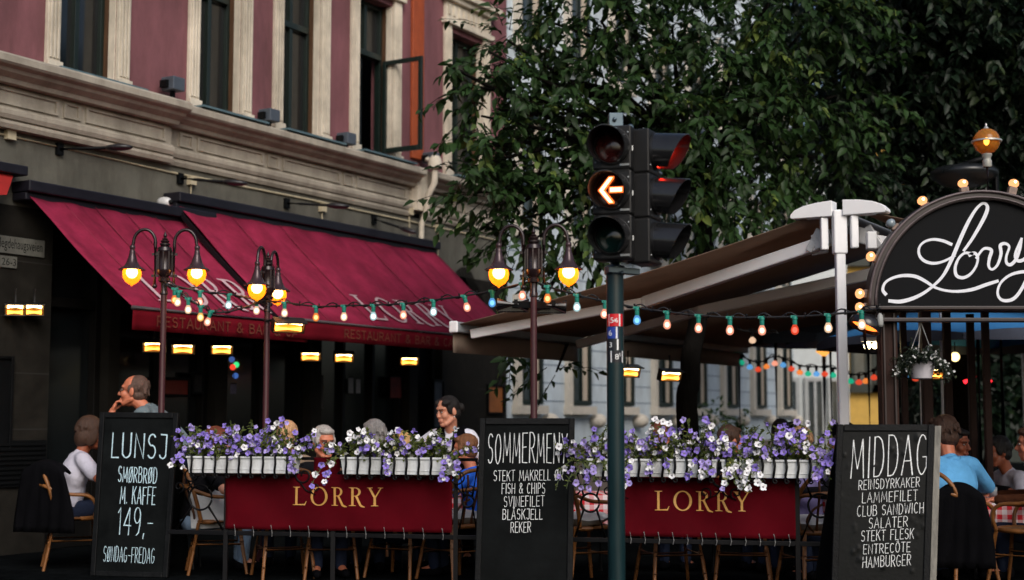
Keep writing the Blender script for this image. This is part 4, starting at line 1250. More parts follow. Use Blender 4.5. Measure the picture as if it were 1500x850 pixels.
street_lamp(236, 12.4, 320, R(4), 'left double street lamp in front of the left crimson awning')
street_lamp(389, 13.0, 350, R(80), 'double street lamp seen end-on between the two crimson awnings, with a heater on its pole')
street_lamp(782, 11.3, 312, R(-6), 'double street lamp rising behind the middle chalkboard, left of the traffic light')
# heaters clamped to two of the poles
heater(at(424, 479, 12.85), V((.5, -1, 0)), 'large glowing heater clamped to the middle lamp post', w=.30, group='heaters clamped to lamp posts', tilt=R(25), stem=at(389, 470, 12.97))
t_ = at(756, 446, 11.5)
for px, lab in ((751, 'black heater turned away on the lamp post behind the middle chalkboard, left one'), (806, 'black heater turned away on the lamp post left of the traffic light, right one')):
    c = at(px, 446 + (2 if px > 780 else 0), 11.42)
    t = thing('infrared_heater', lab, 'heater', c, group='heaters clamped to lamp posts')
    mb = MB(); w = .13
    mb.tube([c + V((-w, 0, .004)), c + V((w, 0, -.010))], .058, 14)
    mb.box(c + V((0, .04, -.03)), (2 * w, .07, .06))
    mb.build('housing', mat('glossy_black_heater', (.012, .012, .013), .22), t, bevel=.006)
    mb = MB(); q = at(783, 447, 11.34); mb.bar(c + V((0, -.03, 0)), q, .025, .05); mb.box(c + V((w * .2, -.055, .015)), (.03, .02, .04)); mb.build('clamp', m_black, t)

# ================================================================== STRING LIGHTS
m_sock = mat('teal_bulb_socket', srgb(22, 128, 112), .45, var=.15, emit=(.0, .10, .08), estr=.0)
m_cable = mat('black_cable', (.010, .010, .011), .5)
BC = {'w': ((1, .72, .50), 1.15), 'p': ((1, .44, .30), 1.25), 'o': ((1, .33, .07), 1.1), 'y': ((1, .56, .18), 1.2), 'r': ((1, .12, .05), .95), 'b': ((.20, .56, 1.0), .85), 'c': ((.66, .90, .92), .85), 'g': ((.03, .75, .45), .7)}
def bulb_mat0(k): return glow('bulb_' + {'w': 'warm_white', 'p': 'pink', 'o': 'orange', 'y': 'yellow', 'r': 'red', 'b': 'blue', 'c': 'pale', 'g': 'green'}[k], *BC[k])
def bulb_mat(k):
    nm = 'glass_bulb_' + {'w': 'warm_white', 'p': 'pink', 'o': 'orange', 'y': 'yellow', 'r': 'red', 'b': 'blue', 'c': 'pale', 'g': 'green'}[k]
    if nm in MATS: return MATS[nm]
    m = bpy.data.materials.new(nm); m.use_nodes = True
    nt = m.node_tree; nt.nodes.remove(nt.nodes['Principled BSDF'])
    col, st = BC[k]
    e = nt.nodes.new('ShaderNodeEmission'); e.inputs[0].default_value = (*col, 1); e.inputs[1].default_value = st * .62
    p = nt.nodes.new('ShaderNodeBsdfTransparent'); p.inputs[0].default_value = tuple(.25 + .75 * x for x in col) + (1,)
    mx = nt.nodes.new('ShaderNodeMixShader'); mx.inputs[0].default_value = .5
    nt.links.new(e.outputs[0], mx.inputs[1]); nt.links.new(p.outputs[0], mx.inputs[2]); nt.links.new(mx.outputs[0], nt.nodes['Material Output'].inputs[0])
    MATS[nm] = m
    return m
def core_mat(k):
    col, st = BC[k]
    return glow('bulb_core_' + {'w': 'warm_white', 'p': 'pink', 'o': 'orange', 'y': 'yellow', 'r': 'red', 'b': 'blue', 'c': 'pale', 'g': 'green'}[k], tuple(.3 + .7 * x for x in col), 4.0 if k not in 'rbg' else 1.8)
def string_lights(label, anchors, bulbs, group='strings of coloured bulbs', size=1.0, twin=True, sockm=None, rb=.030):
    """ANCHORS: (px, py, Y) cable points; BULBS: (px, colour, lean)."""
    P = [at(*a) for a in anchors]
    t = thing('string_lights', label, 'string lights', P[0], group=group)
    cp = smooth_pts(P, 10)
    mb = MB(); mb.tube(cp, .0085 * size, 6)
    if twin:
        mb.tube([p + V((0, .012, .010 + .022 * math.sin(i * .8))) for i, p in enumerate(cp)], .006 * size, 5)
        for i in range(3, len(cp) - 2, 6):
            mb.tube([cp[i] + V((0, 0, .026)), cp[i] - V((0, 0, .014))], .010 * size, 6)
    mb.build('cable', m_cable, t, smooth=True)
    for px, k, lean in bulbs:
        best = min(range(len(cp) - 1), key=lambda i: abs(px_of(cp[i].lerp(cp[i + 1], .5)) - px))
        a, b_ = cp[best], cp[best + 1]
        xa, xb = px_of(a), px_of(b_)
        s = max(0, min(1, (px - xa) / (xb - xa))) if abs(xb - xa) > 1e-6 else 0
        p = a.lerp(b_, s)
        d = V((lean, 0, -1)).normalized()
        so = MB(); so.lathe([(.012, -.006), (.021, 0), (.022, .018), (.018, .022), (.0175, .052), (.015, .06)], p, d, 12); so.bar(p + V((-.03, 0, 0)), p + V((.03, 0, 0)), .014, .018)
        sk = so.build('socket', sockm or m_sock, t, smooth=True, angle=40)
        bu = MB(); bu.lathe([(.013, .055), (.017, .064), (rb * .86, .082), (rb, .100), (rb * .86, .119), (rb * .5, .130), (.001, .134)], p, d, 16)
        bu.build('bulb', bulb_mat(k), sk, smooth=True)
        if sockm is None:
            co_ = MB(); co_.ell(p + d * .098, (rb * .62, rb * .62, rb * .72), seg=10, rings=7); co_.build('glowing_core', core_mat(k), sk, smooth=True)
    return t
def px_of(p):
    q = p - CAM
    return 750 + FPX * q.x / q.dot(_F)
string_lights('upper short string of pale bulbs between the left and the middle street lamps', [(238, 414, 12.36), (290, 426, 12.4), (340, 432, 12.6), (388, 442, 12.9)], [(293, 'p', 0), (335, 'c', 0), (376, 'w', 0)])
string_lights('lower sagging string of warm bulbs hanging from the left street lamp', [(238, 416, 12.34), (258, 424, 12.3), (277, 438, 12.3), (297, 450, 12.32), (318, 458, 12.4), (350, 453, 12.55), (388, 440, 12.9)],
              [(256, 'o', 0), (262, 'w', -.1), (276, 'w', 0), (294, 'y', 0), (309, 'p', -.3)])
string_lights('long string of bulbs before the right crimson awning, between the taller lamps', [(388, 441, 12.9), (417, 443, 12.8), (463, 449, 12.6), (505, 448, 12.4), (547, 447, 12.2), (591, 445, 12.0), (634, 440, 11.8), (677, 434, 11.6), (722, 426, 11.5), (783, 411, 11.28)],
              [(417, 'w', 0), (463, 'o', 0), (504, 'w', 0), (547, 'c', 0), (591, 'p', 0), (635, 'c', 0), (680, 'p', .25), (721, 'b', 0), (765, 'p', 0)])
string_lights('long string of coloured bulbs crossing behind the traffic light pole to the arched sign', [(783, 411, 11.28), (803, 420, 11.25), (845, 432, 11.1), (888, 442, 11.0), (934, 451, 10.9), (977, 457, 10.8), (1023, 462, 10.7), (1070, 465, 10.6), (1117, 465, 10.5), (1165, 464, 10.4), (1212, 461, 10.3), (1262, 456, 10.2), (1290, 452, 10.1)],
              [(802, 'o', 0), (845, 'c', 0), (887, 'p', -.1), (933, 'b', 0), (977, 'p', 0), (1023, 'p', 0), (1069, 'p', 0), (1116, 'p', 0), (1164, 'r', 0), (1213, 'w', 0), (1262, 'w', 0)])
cyc = 'gbropgrbcorgbrgyrbgropr'
string_lights('far blurred string of multicoloured bulbs behind the planters, left of the white post', [(1084, 520, 19.7), (1110, 531, 19.6), (1138, 522, 19.4), (1175, 536, 19.2), (1215, 538, 19.0), (1245, 548, 18.8)],
              [(1086 + 12.2 * k, 'gbropbrogbrgrcy'[k % 15], 0) for k in range(13)], group='far strings of coloured bulbs', size=1.2, sockm=m_black, rb=.045)
string_lights('far blurred string of coloured bulbs between the white post and the brown arch post', [(1234, 545, 18.8), (1262, 549, 18.7), (1296, 538, 18.5), (1350, 545, 18.4)],
              [(1246, 'g', 0), (1258, 'r', 0), (1268, 'o', 0), (1280, 'r', 0), (1325, 'b', 0), (1341, 'r', 0)], group='far strings of coloured bulbs', size=1.2, sockm=m_black, rb=.045)
string_lights('far single strand of warm bulbs glowing under the second brown awning', [(1078, 482, 16), (1102, 486, 16), (1140, 488, 15.8)], [(1102, 'w', 0)], group='far strings of coloured bulbs', size=1.2, sockm=m_black, rb=.04)

# ================================================================== TRAFFIC LIGHT
m_teal = mat('dark_teal_pole_paint', (.005, .022, .026), .32, var=.25, scale=4, stretch=(3, 3, .4), spec=.45)
m_tlb = mat('black_signal_plastic', (.010, .010, .0105), .45, var=.2, spec=.3)
m_tld = mat('matt_black_signal_plastic', (.008, .008, .009), .45, var=.2)
TP0 = at(902, 615, 8.9); TP0.z = GZ; TP = V((TP0.x, TP0.y, 0))
tl = thing('traffic_light', 'traffic light with a lit orange left arrow on a dark teal pole', 'traffic light', TP0)
PR = .0545
ztop = at(905, 166, 8.9).z
mb = MB(); mb.lathe([(.075, 0), (.075, .16), (PR, .18), (PR, at(0, 392, 8.9).z - GZ), (.030, at(0, 390, 8.9).z + .01 - GZ), (.030, ztop - .08 - GZ)], TP0, ZU, 28); mb.build('pole', m_teal, tl, smooth=True, angle=40)
mb = MB()
zc = at(0, 392, 8.9).z
mb.box(TP + V((0.01, -.02, ztop - .06)), (.09, .09, .10)); mb.ell(TP + V((.0, -.075, ztop - .055)), .014)
mb.bar(TP + V((-.06, -.03, ztop - .11)), TP + V((.16, .0, ztop - .12)), .03, .02); mb.ell(TP + V((.10, -.06, ztop - .105)), .022)
mb.bar(TP + V((-.05, -.06, zc - .02)), TP + V((.15, 0, zc - .03)), .05, .04); mb.ell(TP + V((.04, -.08, zc - .04)), .012)
mb.lathe([(PR + .004, -.05), (PR + .012, -.04), (PR + .012, .0), (PR + .004, .01)], TP + ZU * zc, ZU, 24)
mb.build('bracket', mat('steel_blue_bracket', (.10, .14, .17), .35, metal=.6), tl, bevel=.005)
def signal(yaw, off, z0, z1, lit, name='signal_head'):
    """A three-lamp head whose face looks along -Y turned by YAW; OFF = distance of the back from the pole axis."""
    M3 = Matrix.Rotation(yaw, 3, 'Z')
    def S(x, y, z): return TP + V((.038, 0, 0)) + M3 @ V((x, y, 0)) + ZU * z          # y negative = towards its viewer
    W, D = .245, .15
    h = (z1 - z0) / 3
    bd = MB()
    for k in range(3):
        bd.obox(S(-W / 2, -off - D, z0 + k * h + .003), M3 @ V((W, 0, 0)), M3 @ V((0, D, 0)), ZU * (h - .006))
    bd.obox(S(-W / 2 + .012, -off - D + .012, z0), M3 @ V((W - .024, 0, 0)), M3 @ V((0, D - .02, 0)), ZU * (z1 - z0))
    body = bd.build(name, m_tlb, tl, bevel=.012)
    sc_ = MB()
    for k in range(3):
        zc_ = z0 + (k + .5) * h
        sc_.bar(S(W / 2 - .07, -off - D - .004, zc_ - h / 2 + .028), S(W / 2 - .012, -off - D - .004, zc_ - h / 2 + .028), .010, .012)
        sc_.ell(S(-W / 2 + .02, -off - D, zc_ - h / 2 + .05), .006); sc_.ell(S(W / 2 - .02, -off - D, zc_ + h / 2 - .05), .006)
        for xs in (W / 2 - .018,):
            sc_.bar(S(W / 2 + .001, -off - D + .03, zc_ + .01), S(W / 2 + .001, -off - D + .03, zc_ - .02), .008)
    sc_.build('catch', mat('bare_metal_catch', (.42, .44, .45), .35, metal=.7), body)
    fwd = M3 @ V((0, -1, 0))
    for k, nm in enumerate(('green', 'amber', 'red')):
        zc_ = z0 + (k + .5) * h + .008
        c = S(0, -off - D, zc_)
        rg = MB(); rg.lathe([(.118, 0), (.118, .016), (.108, .022), (.104, .010), (.104, 0)], c, fwd, 32); rg.build('lens_ring', m_tld, body, smooth=True, angle=40)
        on = lit.get(nm)
        lm = {'red': mat('unlit_red_lens', (.045, .006, .005), .12, spec=.7), 'amber': mat('unlit_amber_lens', (.02, .008, .003), .15, spec=.7), 'green': mat('unlit_green_lens', (.004, .018, .016), .12, spec=.7)}[nm]
        if on == 'disc': lm = glow('lit_red_lens', (1, .025, .01), 8.0)
        ln = MB(); ln.lathe([(.103, .002), (.09, .012), (.06, .022), (.03, .028), (.0, .030)], c, fwd, 28); lens = ln.build('lens', lm, body, smooth=True)
        if on == 'arrow':
            ux = M3 @ V((1, 0, 0))
            am = MB()
            fn = lambda x, y, hh=0: c + ux * x + ZU * y + fwd * (.033 + hh)
            w = .034
            am.prism([(-.080, 0), (-.012, .085), (.022, .085), (.022, .072), (-.034, 0)], fn, fwd * .004)
            am.prism([(-.080, -.0), (-.034, -.0), (.022, -.072), (.022, -.085), (-.012, -.085)], fn, fwd * .004)
            am.prism([(-.010, .020), (.078, .020), (.078, -.018), (-.010, -.018)], fn, fwd * .004)
            am.build('arrow', glow('lit_orange_arrow', (1, .15, .025), 1.5), body)
            ac = MB(); fn2 = lambda x, y, hh=0: c + ux * x + ZU * y + fwd * .0385
            ac.prism([(-.070, .0015), (-.008, .078), (.014, .078), (-.044, .0015)], fn2, fwd * .002)
            ac.prism([(-.070, -.0015), (-.044, -.0015), (.014, -.078), (-.008, -.078)], fn2, fwd * .002)
            ac.prism([(-.002, .013), (.071, .013), (.071, -.011), (-.002, -.011)], fn2, fwd * .002)
            ac.build('arrow_core', glow('white_hot_arrow', (1, .62, .34), 2.4), body)
        # visor: a hood open underneath, longer at the top
        vs, fs = [], []
        n = 36
        for i in range(n + 1):
            a = R(-62) + (R(242) - R(-62)) * i / n
            top = max(0, math.sin(a))
            Lh = .085 + .135 * (.5 + .5 * math.sin(a)) ** .8
            for rr in (.117, .111):
                for yy in (.012, Lh):
                    vs.append(c + (M3 @ V((rr * math.cos(a), 0, 0))) + ZU * (rr * math.sin(a) - .10 * (yy - .012) * (1 if top >= 0 else 0)) + fwd * yy)
        for i in range(n):
            b0, b1 = i * 4, i * 4 + 4
            fs += [(b0, b1, b1 + 1, b0 + 1), (b0 + 2, b0 + 3, b1 + 3, b1 + 2), (b0 + 1, b1 + 1, b1 + 3, b0 + 3)]
        fs += [(0, 1, 3, 2), (n * 4, n * 4 + 2, n * 4 + 3, n * 4 + 1)]
        MB().add(vs, fs).build('visor', mat('glossy_black_visor', (.012, .012, .013), .18, spec=.6), body, smooth=True, angle=40)
    return body
zA, zB = at(0, 383, 8.75).z, at(0, 187, 8.75).z
signal(R(-17), .085, zA, zB, {'amber': 'arrow'})
signal(R(66), .085, zA - .015, zB - .01, {'red': 'disc'})
bk = MB(); bk.obox(TP + V((.06, -.02, zA + .01)), V((.09, -.03, 0)), V((.02, .10, 0)), ZU * (zB - zA - .05)); bk.build('backing_spine', m_tld, tl, bevel=.006)
# stickers wrapped round the pole
def wrap(mb, x, z, lift=0.0):                     # x: metres round the pole from its front, positive to the right
    a = x / PR
    return TP + V((math.sin(a), -math.cos(a), 0)) * (PR + .0012 + lift) + ZU * z
def patch(x0, x1, z0, z1, m, lift=0.0, parent=tl, name='sticker', n=8):
    mb = MB()
    vs = [wrap(mb, x0 + (x1 - x0) * i / n, z, lift) for i in range(n + 1) for z in (z0, z1)]
    return mb.add(vs, [(2 * i, 2 * i + 2, 2 * i + 3, 2 * i + 1) for i in range(n)]).build(name, m, parent, normals=False)
m_sred, m_sblue, m_sblk, m_swht = mat('red_sticker', srgb(205, 14, 30), .4), mat('blue_sticker', srgb(30, 60, 150), .4), mat('black_sticker', (.01, .01, .015), .4), mat('white_sticker_print', (.8, .8, .8), .4)
yz = lambda py: at(902, py, 8.85).z
for (ya, yb_, m_, items, bars, xr) in ((460, 478, m_sred, [('5', -.034, .026, .036), ('+', -.016, .018, .03), ('6', -.004, .018, .03)], [(-.046, -.042), (.020, .029)], (-.062, .05)), (479, 496, m_sblue, [('6', -.047, .026, .036)], [(.0, .010)], (-.062, .014)),
                                    (497, 513, m_sblk, [('3', -.042, .024, .034)], [(.006, .016)], (-.062, .03)), (514, 531, m_sblk, [('8', -.006, .024, .036), ('5', .018, .014, .022)], [(-.034, -.026), (.040, .048)], (-.062, .05))):
    z0, z1 = yz(yb_), yz(ya)
    st = patch(xr[0], xr[1], z0, z1, m_)
    mb = MB()
    for ch, x, w, s in items:
        vs, fs, bb = font_mesh(ch, s * 1.35)
        k = w / max(1e-6, bb[1] - bb[0])
        oz = (z0 + z1) / 2 - s / 2 if ch != '+' else (z0 + z1) / 2 - .012
        if ch == '5' and s < .03: oz += .012
        mb.add([wrap(mb, x + (vx - bb[0]) * min(k, 1.1), oz + (vy - bb[2]), .0012) for vx, vy in vs], fs)
    mb.build('number', m_swht, st, normals=False)
    for x0, x1 in bars:
        patch(x0, x1, z0, z1, m_swht, .0008, st, 'white_bar', 2)

# ================================================================== CHALKBOARDS
m_cb = mat('chalkboard_black', (.0022, .0036, .004), .7, var=.6, scale=3, bump=.12, bscale=18, spec=.08)
_r = [n for n in m_cb.node_tree.nodes if n.type == 'VALTORGB'][0]
_r.color_ramp.elements[1].position = .85; _r.color_ramp.elements[1].color = (.010, .012, .0125, 1)
m_cbf = mat('worn_black_frame', (.0035, .004, .0045), .55, var=.6, scale=9, bump=.2, bscale=50, spec=.15)
m_chalk = mat('white_chalk_paint', (.74, .76, .78), .75, var=.32, scale=70)
m_chalkb = mat('pale_blue_chalk_paint', (.50, .68, .78), .75, var=.32, scale=70)
def chalkboard(label, tl_, tr_, bl_, br_, Yb, lean, lines, chm, seed, side=.05, lumpy=False, edge=None):
    """Corner pixels; the foot stands on the pavement at distance about YB, the panel leans back by LEAN metres."""
    BL, BR, TL, TR = at(*bl_, Yb[0]), at(*br_, Yb[1]), at(*tl_, Yb[0] + lean), at(*tr_, Yb[1] + lean)
    # drop the feet to the ground along the panel
    def foot(b_, t): 
        k = (b_.z - GZ) / (t.z - b_.z)
        return b_ - (t - b_) * k
    BL, BR = foot(BL, TL), foot(BR, TR)
    t = thing('chalkboard', label, 'chalkboard', (BL + BR) / 2)
    ex = (BR - BL); W = ex.length; ex.normalize()
    ey = ((TL + TR) - (BL + BR)) / 2; H = ey.length; ey.normalize()
    n = ex.cross(ey).normalized()                  # towards the camera
    if n.y > 0: n = -n
    def PT(x, y, h=0): return BL + (TL - BL) * (y / H) + (BR - BL).lerp(TR - TL, y / H) * (x / W) + n * h
    fr = .045
    def quadbox(mb, x0, x1, y0, y1, h0, h1):
        vs = [PT(x, y, h) for h in (h0, h1) for (x, y) in ((x0, y0), (x1, y0), (x1, y1), (x0, y1))]
        mb.add(vs, [(0, 3, 2, 1), (4, 5, 6, 7), (0, 1, 5, 4), (1, 2, 6, 5), (2, 3, 7, 6), (3, 0, 4, 7)])
    pn = MB()
    if lumpy:                                      # blistered panel
        r = random.Random(3); nx, ny = 60, 90
        bl2 = [(r.uniform(.05, .95) * W, r.uniform(.05, .95) * H, r.uniform(.008, .022), r.uniform(.002, .006)) for _ in range(46)]
        vs = []
        for j in range(ny + 1):
            for i in range(nx + 1):
                x, y = fr + (W - 2 * fr) * i / nx, fr + (H - 2 * fr) * j / ny
                h = sum(a * math.exp(-((x - cx) ** 2 + (y - cy) ** 2) / (2 * (s * .55) ** 2)) for cx, cy, s, a in bl2 if abs(x - cx) < .05 and abs(y - cy) < .05)
                vs.append(PT(x, y, h * 1.1))
        pn.add(vs, [(j * (nx + 1) + i, j * (nx + 1) + i + 1, (j + 1) * (nx + 1) + i + 1, (j + 1) * (nx + 1) + i) for j in range(ny) for i in range(nx)])
        pn.build('panel', mat('glossy_blistered_black', (.003, .0038, .004), .36, var=.3, bump=.06, bscale=30, spec=.12), t, smooth=True)
        bp = MB(); quadbox(bp, .01, W - .01, .01, H - .01, -.012, -.006); bp.build('back_panel', m_cb, t)
    else:
        quadbox(pn, fr * .6, W - fr * .6, fr * .6, H - fr * .6, -.012, .0); pn.build('panel', m_cb, t)
    f = MB()
    quadbox(f, 0, fr, 0, H, -.02, .014); quadbox(f, W - fr, W, 0, H, -.02, .014)
    quadbox(f, fr + .001, W - fr - .001, H - fr * 1.1, H, -.02, .0135); quadbox(f, fr + .001, W - fr - .001, 0, fr, -.02, .0135)
    f.build('frame', m_cbf, t, bevel=.006)
    if edge:
        e = MB(); quadbox(e, W + .001, W + edge, 0.0, H - .01, -.05, .008); e.build('worn_edge', mat('worn_grey_wood', (.20, .19, .165), .8, var=.4, scale=20, bump=.3, bscale=120, stretch=(1, 1, .25)), t, bevel=.004)
    bk = MB()                                      # the back leg of the A
    D = V((0, 1, 0)) * (lean * 2 + .34)
    def B(x, y): return PT(x, y, -.03) + D * (1 - y / H) * 1.0
    vs = [B(0.01, 0), B(W - .01, 0), B(W - .01, H), B(0.01, H)]
    vs += [v + V((0, .02, 0)) for v in vs]
    bk.add(vs, [(0, 1, 2, 3), (7, 6, 5, 4), (0, 4, 5, 1), (1, 5, 6, 2), (2, 6, 7, 3), (3, 7, 4, 0)])
    bk.build('back_leg', m_cbf, t)
    hz = MB()
    for x in (W * .2, W * .8): hz.tube([PT(x - .03, H - .005, -.03), PT(x + .03, H - .005, -.03)], .012, 8)
    hz.build('hinge', m_black, t, smooth=True)
    o = PT(0, 0)
    def loc(px, py):                               # pixel -> panel coordinates
        p = hit(px, py, o, n) - o
        y = p.dot(ey)
        # account for the panel's slant
        q = hit(px, py, o, n)
        best = None
        x = p.dot(ex) - ((TL - BL) * (y / H)).dot(ex)
        return x, (q - PT(0, 0)).dot(ey) / ey.dot((TL - BL).normalized()) if False else y
    lt = MB()
    for i, (txt, x0, x1, yt, yb_, lw) in enumerate(lines):
        ax, ay = loc(x0, yb_); bx_, by = loc(x1, yb_); cx_, cy = loc(x0, yt)
        sl_ = (by - ay) / max(1e-6, bx_ - ax)
        def fn(x, y, h=0, ax=ax, sl_=sl_): return PT(x, y + (x - ax) * sl_ * .8, .0022 + h)
        chalk(lt, txt, ax, ay, bx_ - ax, cy - ay, lw * .86, fn, jit=.025, hk=.0003, seed=seed + i)
    lt.build('chalk_lettering', chm, t, normals=False)
    return t
chalkboard('left chalkboard reading LUNSJ in pale blue letters', (147, 604), (262, 605), (133, 838), (246, 842), (12.05, 11.9), .22,
           [('LUNSJ', 162, 241, 634, 669, .0135), ('SMØRBRØD', 172, 228, 683, 705, .0085), ('M. KAFFE', 175, 226, 711, 736, .0085), ('149,-', 171, 223, 741, 781, .0095), ('SØNDAG-FREDAG', 151, 226, 800, 822, .0055)], m_chalkb, 1)
chalkboard('middle chalkboard headed SOMMERMENY beside the traffic light pole', (703, 613), (842, 613), (695, 857), (839, 857), (10.8, 10.75), .16,
           [('SOMMERMENY', 714, 832, 636, 679, .0078), ('STEKT MAKRELL ØR', 723, 826, 690, 705, .0052), ('FISH & CHIPS', 735, 799, 709, 724, .0052), ('SVINEFILET', 738, 798, 728, 743, .0052), ('BLÅSKJELL', 736, 795, 747, 762, .0052), ('REKER', 748, 778, 766, 781, .0052)], m_chalk, 11)
chalkboard('right chalkboard headed MIDDAG with a glossy blistered panel and worn grey edge', (1226, 622), (1369, 622), (1217, 868), (1361, 871), (10.05, 9.95), .14,
           [('MIDDAG', 1245, 1357, 643, 701, .0085), ('REINSDYRKAKER', 1257, 1346, 706, 720, .0045), ('LAMMEFILET', 1262, 1343, 725, 740, .0045), ('CLUB SANDWICH', 1255, 1352, 744, 759, .0045), ('SALATER', 1272, 1329, 763, 778, .0045), ('STEKT FLESK', 1261, 1338, 781, 796, .0045), ('ENTRECÔTE', 1264, 1333, 801, 815, .0045), ('HAMBURGER', 1263, 1334, 819, 835, .0045)], m_chalk, 31, lumpy=True, edge=.045)

# ================================================================== RAILINGS, BANNERS, FLOWER BOXES
RL0, RL1 = V((-2.79, 11.73, 0)), V((2.50, 10.51, 0))
RD = (RL1 - RL0).normalized()
RN = V((RD.y, -RD.x, 0))                            # towards the camera
def rx(px, off=0.0):                                # distance along the railing line at pixel column px
    o = RL0 + RN * off
    d = ray(px, 615); d2 = V((d.x, d.y))
    # CAM.xy + d*t = o + RD*s
    det = d.x * (-RD.y) - d.y * (-RD.x)
    s = (d.x * (o.y - 0) - d.y * (o.x - 0)) / (d.y * RD.x - d.x * RD.y)
    return s
def RP(s, z, off=0.0): return RL0 + RD * s + RN * off + ZU * z
m_iron = mat('black_wrought_iron', (.004, .004, .005), .5, var=.3, spec=.2)
def spiral(mb, c, ax, az, r0, turns, start, w=.008):
    pts = []
    n = int(turns * 14)
    for i in range(n + 1):
        a = start + 2 * math.pi * turns * i / n
        rr = r0 * (1 - .8 * i / n)
        pts.append(c + ax * rr * math.cos(a) + az * rr * math.sin(a))
    mb.tube(pts, w, 6)
def railing(px0, px1, posts, label, boxes, bays):
    s0, s1 = rx(px0), rx(px1)
    t = thing('railing', label, 'railing', RP((s0 + s1) / 2, GZ))
    mb = MB(); mb.bar(RP(s0, .29), RP(s1, .29), .03, .035); mb.build('lower_rail', m_iron, t, bevel=.004)
    mb = MB(); mb.bar(RP(s0, .89), RP(s1, .89), .03, .025); mb.build('upper_rail', m_iron, t, bevel=.004)
    for px in posts:
        s = rx(px)
        mb = MB(); mb.bar(RP(s, GZ), RP(s, .90), .035, .035); mb.bar(RP(s, GZ), RP(s, GZ + .012), .10, .10); mb.ell(RP(s, .91), .022)
        mb.build('post', m_iron, t)
    for (pa, pb) in bays:                            # open bays with a ring and crossed scrolls
        a, b_ = rx(pa), rx(pb)
        m_ = (a + b_) / 2; zc_ = .57; rr = min(.10, (b_ - a) * .3)
        mb = MB()
        mb.tube([RP(m_ + rr * math.cos(R(q)), zc_ + rr * math.sin(R(q))) for q in range(0, 360, 15)], .009, 6, closed=True)
        for (sa, za, q) in ((a, .31, 225), (a, .84, 135), (b_, .31, 315), (b_, .84, 45)):
            mb.tube([RP(sa, za), RP(m_ + rr * math.cos(R(q)), zc_ + rr * math.sin(R(q)))], .010, 6)
        mb.build('scroll_panel', m_iron, t, smooth=True)
    for (pa, pb, n) in boxes:                        # cradles that hold the flower boxes
        a, b_ = rx(pa), rx(pb)
        for k in range(n):
            s = a + (b_ - a) * (k + .5) / n
            mb = MB()
            mb.tube([RP(s, .912, .012), RP(s, .918, .10), RP(s, .916, .178)] + [RP(s + .006 * math.sin(q * .8), .905 - .135 * q / 6, .187 - .012 * q / 6 + .012 * math.sin(math.pi * q / 6)) for q in range(0, 7)] + [RP(s + .004, .758, .16), RP(s, .756, .02)], .0095, 6)
            spiral(mb, RP(s + .008, .752, .182), RD, ZU, .022, 1.1, math.pi / 2, .006)
            mb.build('box_cradle', m_iron, t, smooth=True)
        for s, sg in ((a - .03, -1), (b_ + .03, 1)):
            mb = MB(); spiral(mb, RP(s, .76, .03), RD * sg, ZU, .085, 1.3, math.pi / 2, .007); spiral(mb, RP(s + sg * .10, .655, .03), RD * -sg, ZU, .05, 1.2, -math.pi / 2, .006)
            mb.tube([RP(s + sg * .10, .605, .03), RP(s + sg * .02, .64, .03), RP(s - sg * .03, .70, .03)], .007, 6)
            mb.build('end_scroll', m_iron, t, smooth=True)
    return t
LB = [(288, 443, 9), (510, 668, 9)]
RB = [(857, 896, 3), (915, 1052, 8), (1058, 1212, 9)]
railing(250, 700, (334, 490, 668), 'left black wrought iron railing between the left and middle chalkboards', LB, [(262, 330), (672, 700)])
railing(838, 1246, (905, 1165, 1232), 'right black wrought iron railing between the middle and right chalkboards', RB, [(842, 886), (1170, 1228)])
m_ban = mat('deep_red_banner_cloth', srgb(82, 4, 16), .85, var=.16, scale=2.5, bump=.15, bscale=260, spec=.08)
m_gold = mat('gold_lettering', srgb(214, 160, 84), .45, var=.15, scale=20)
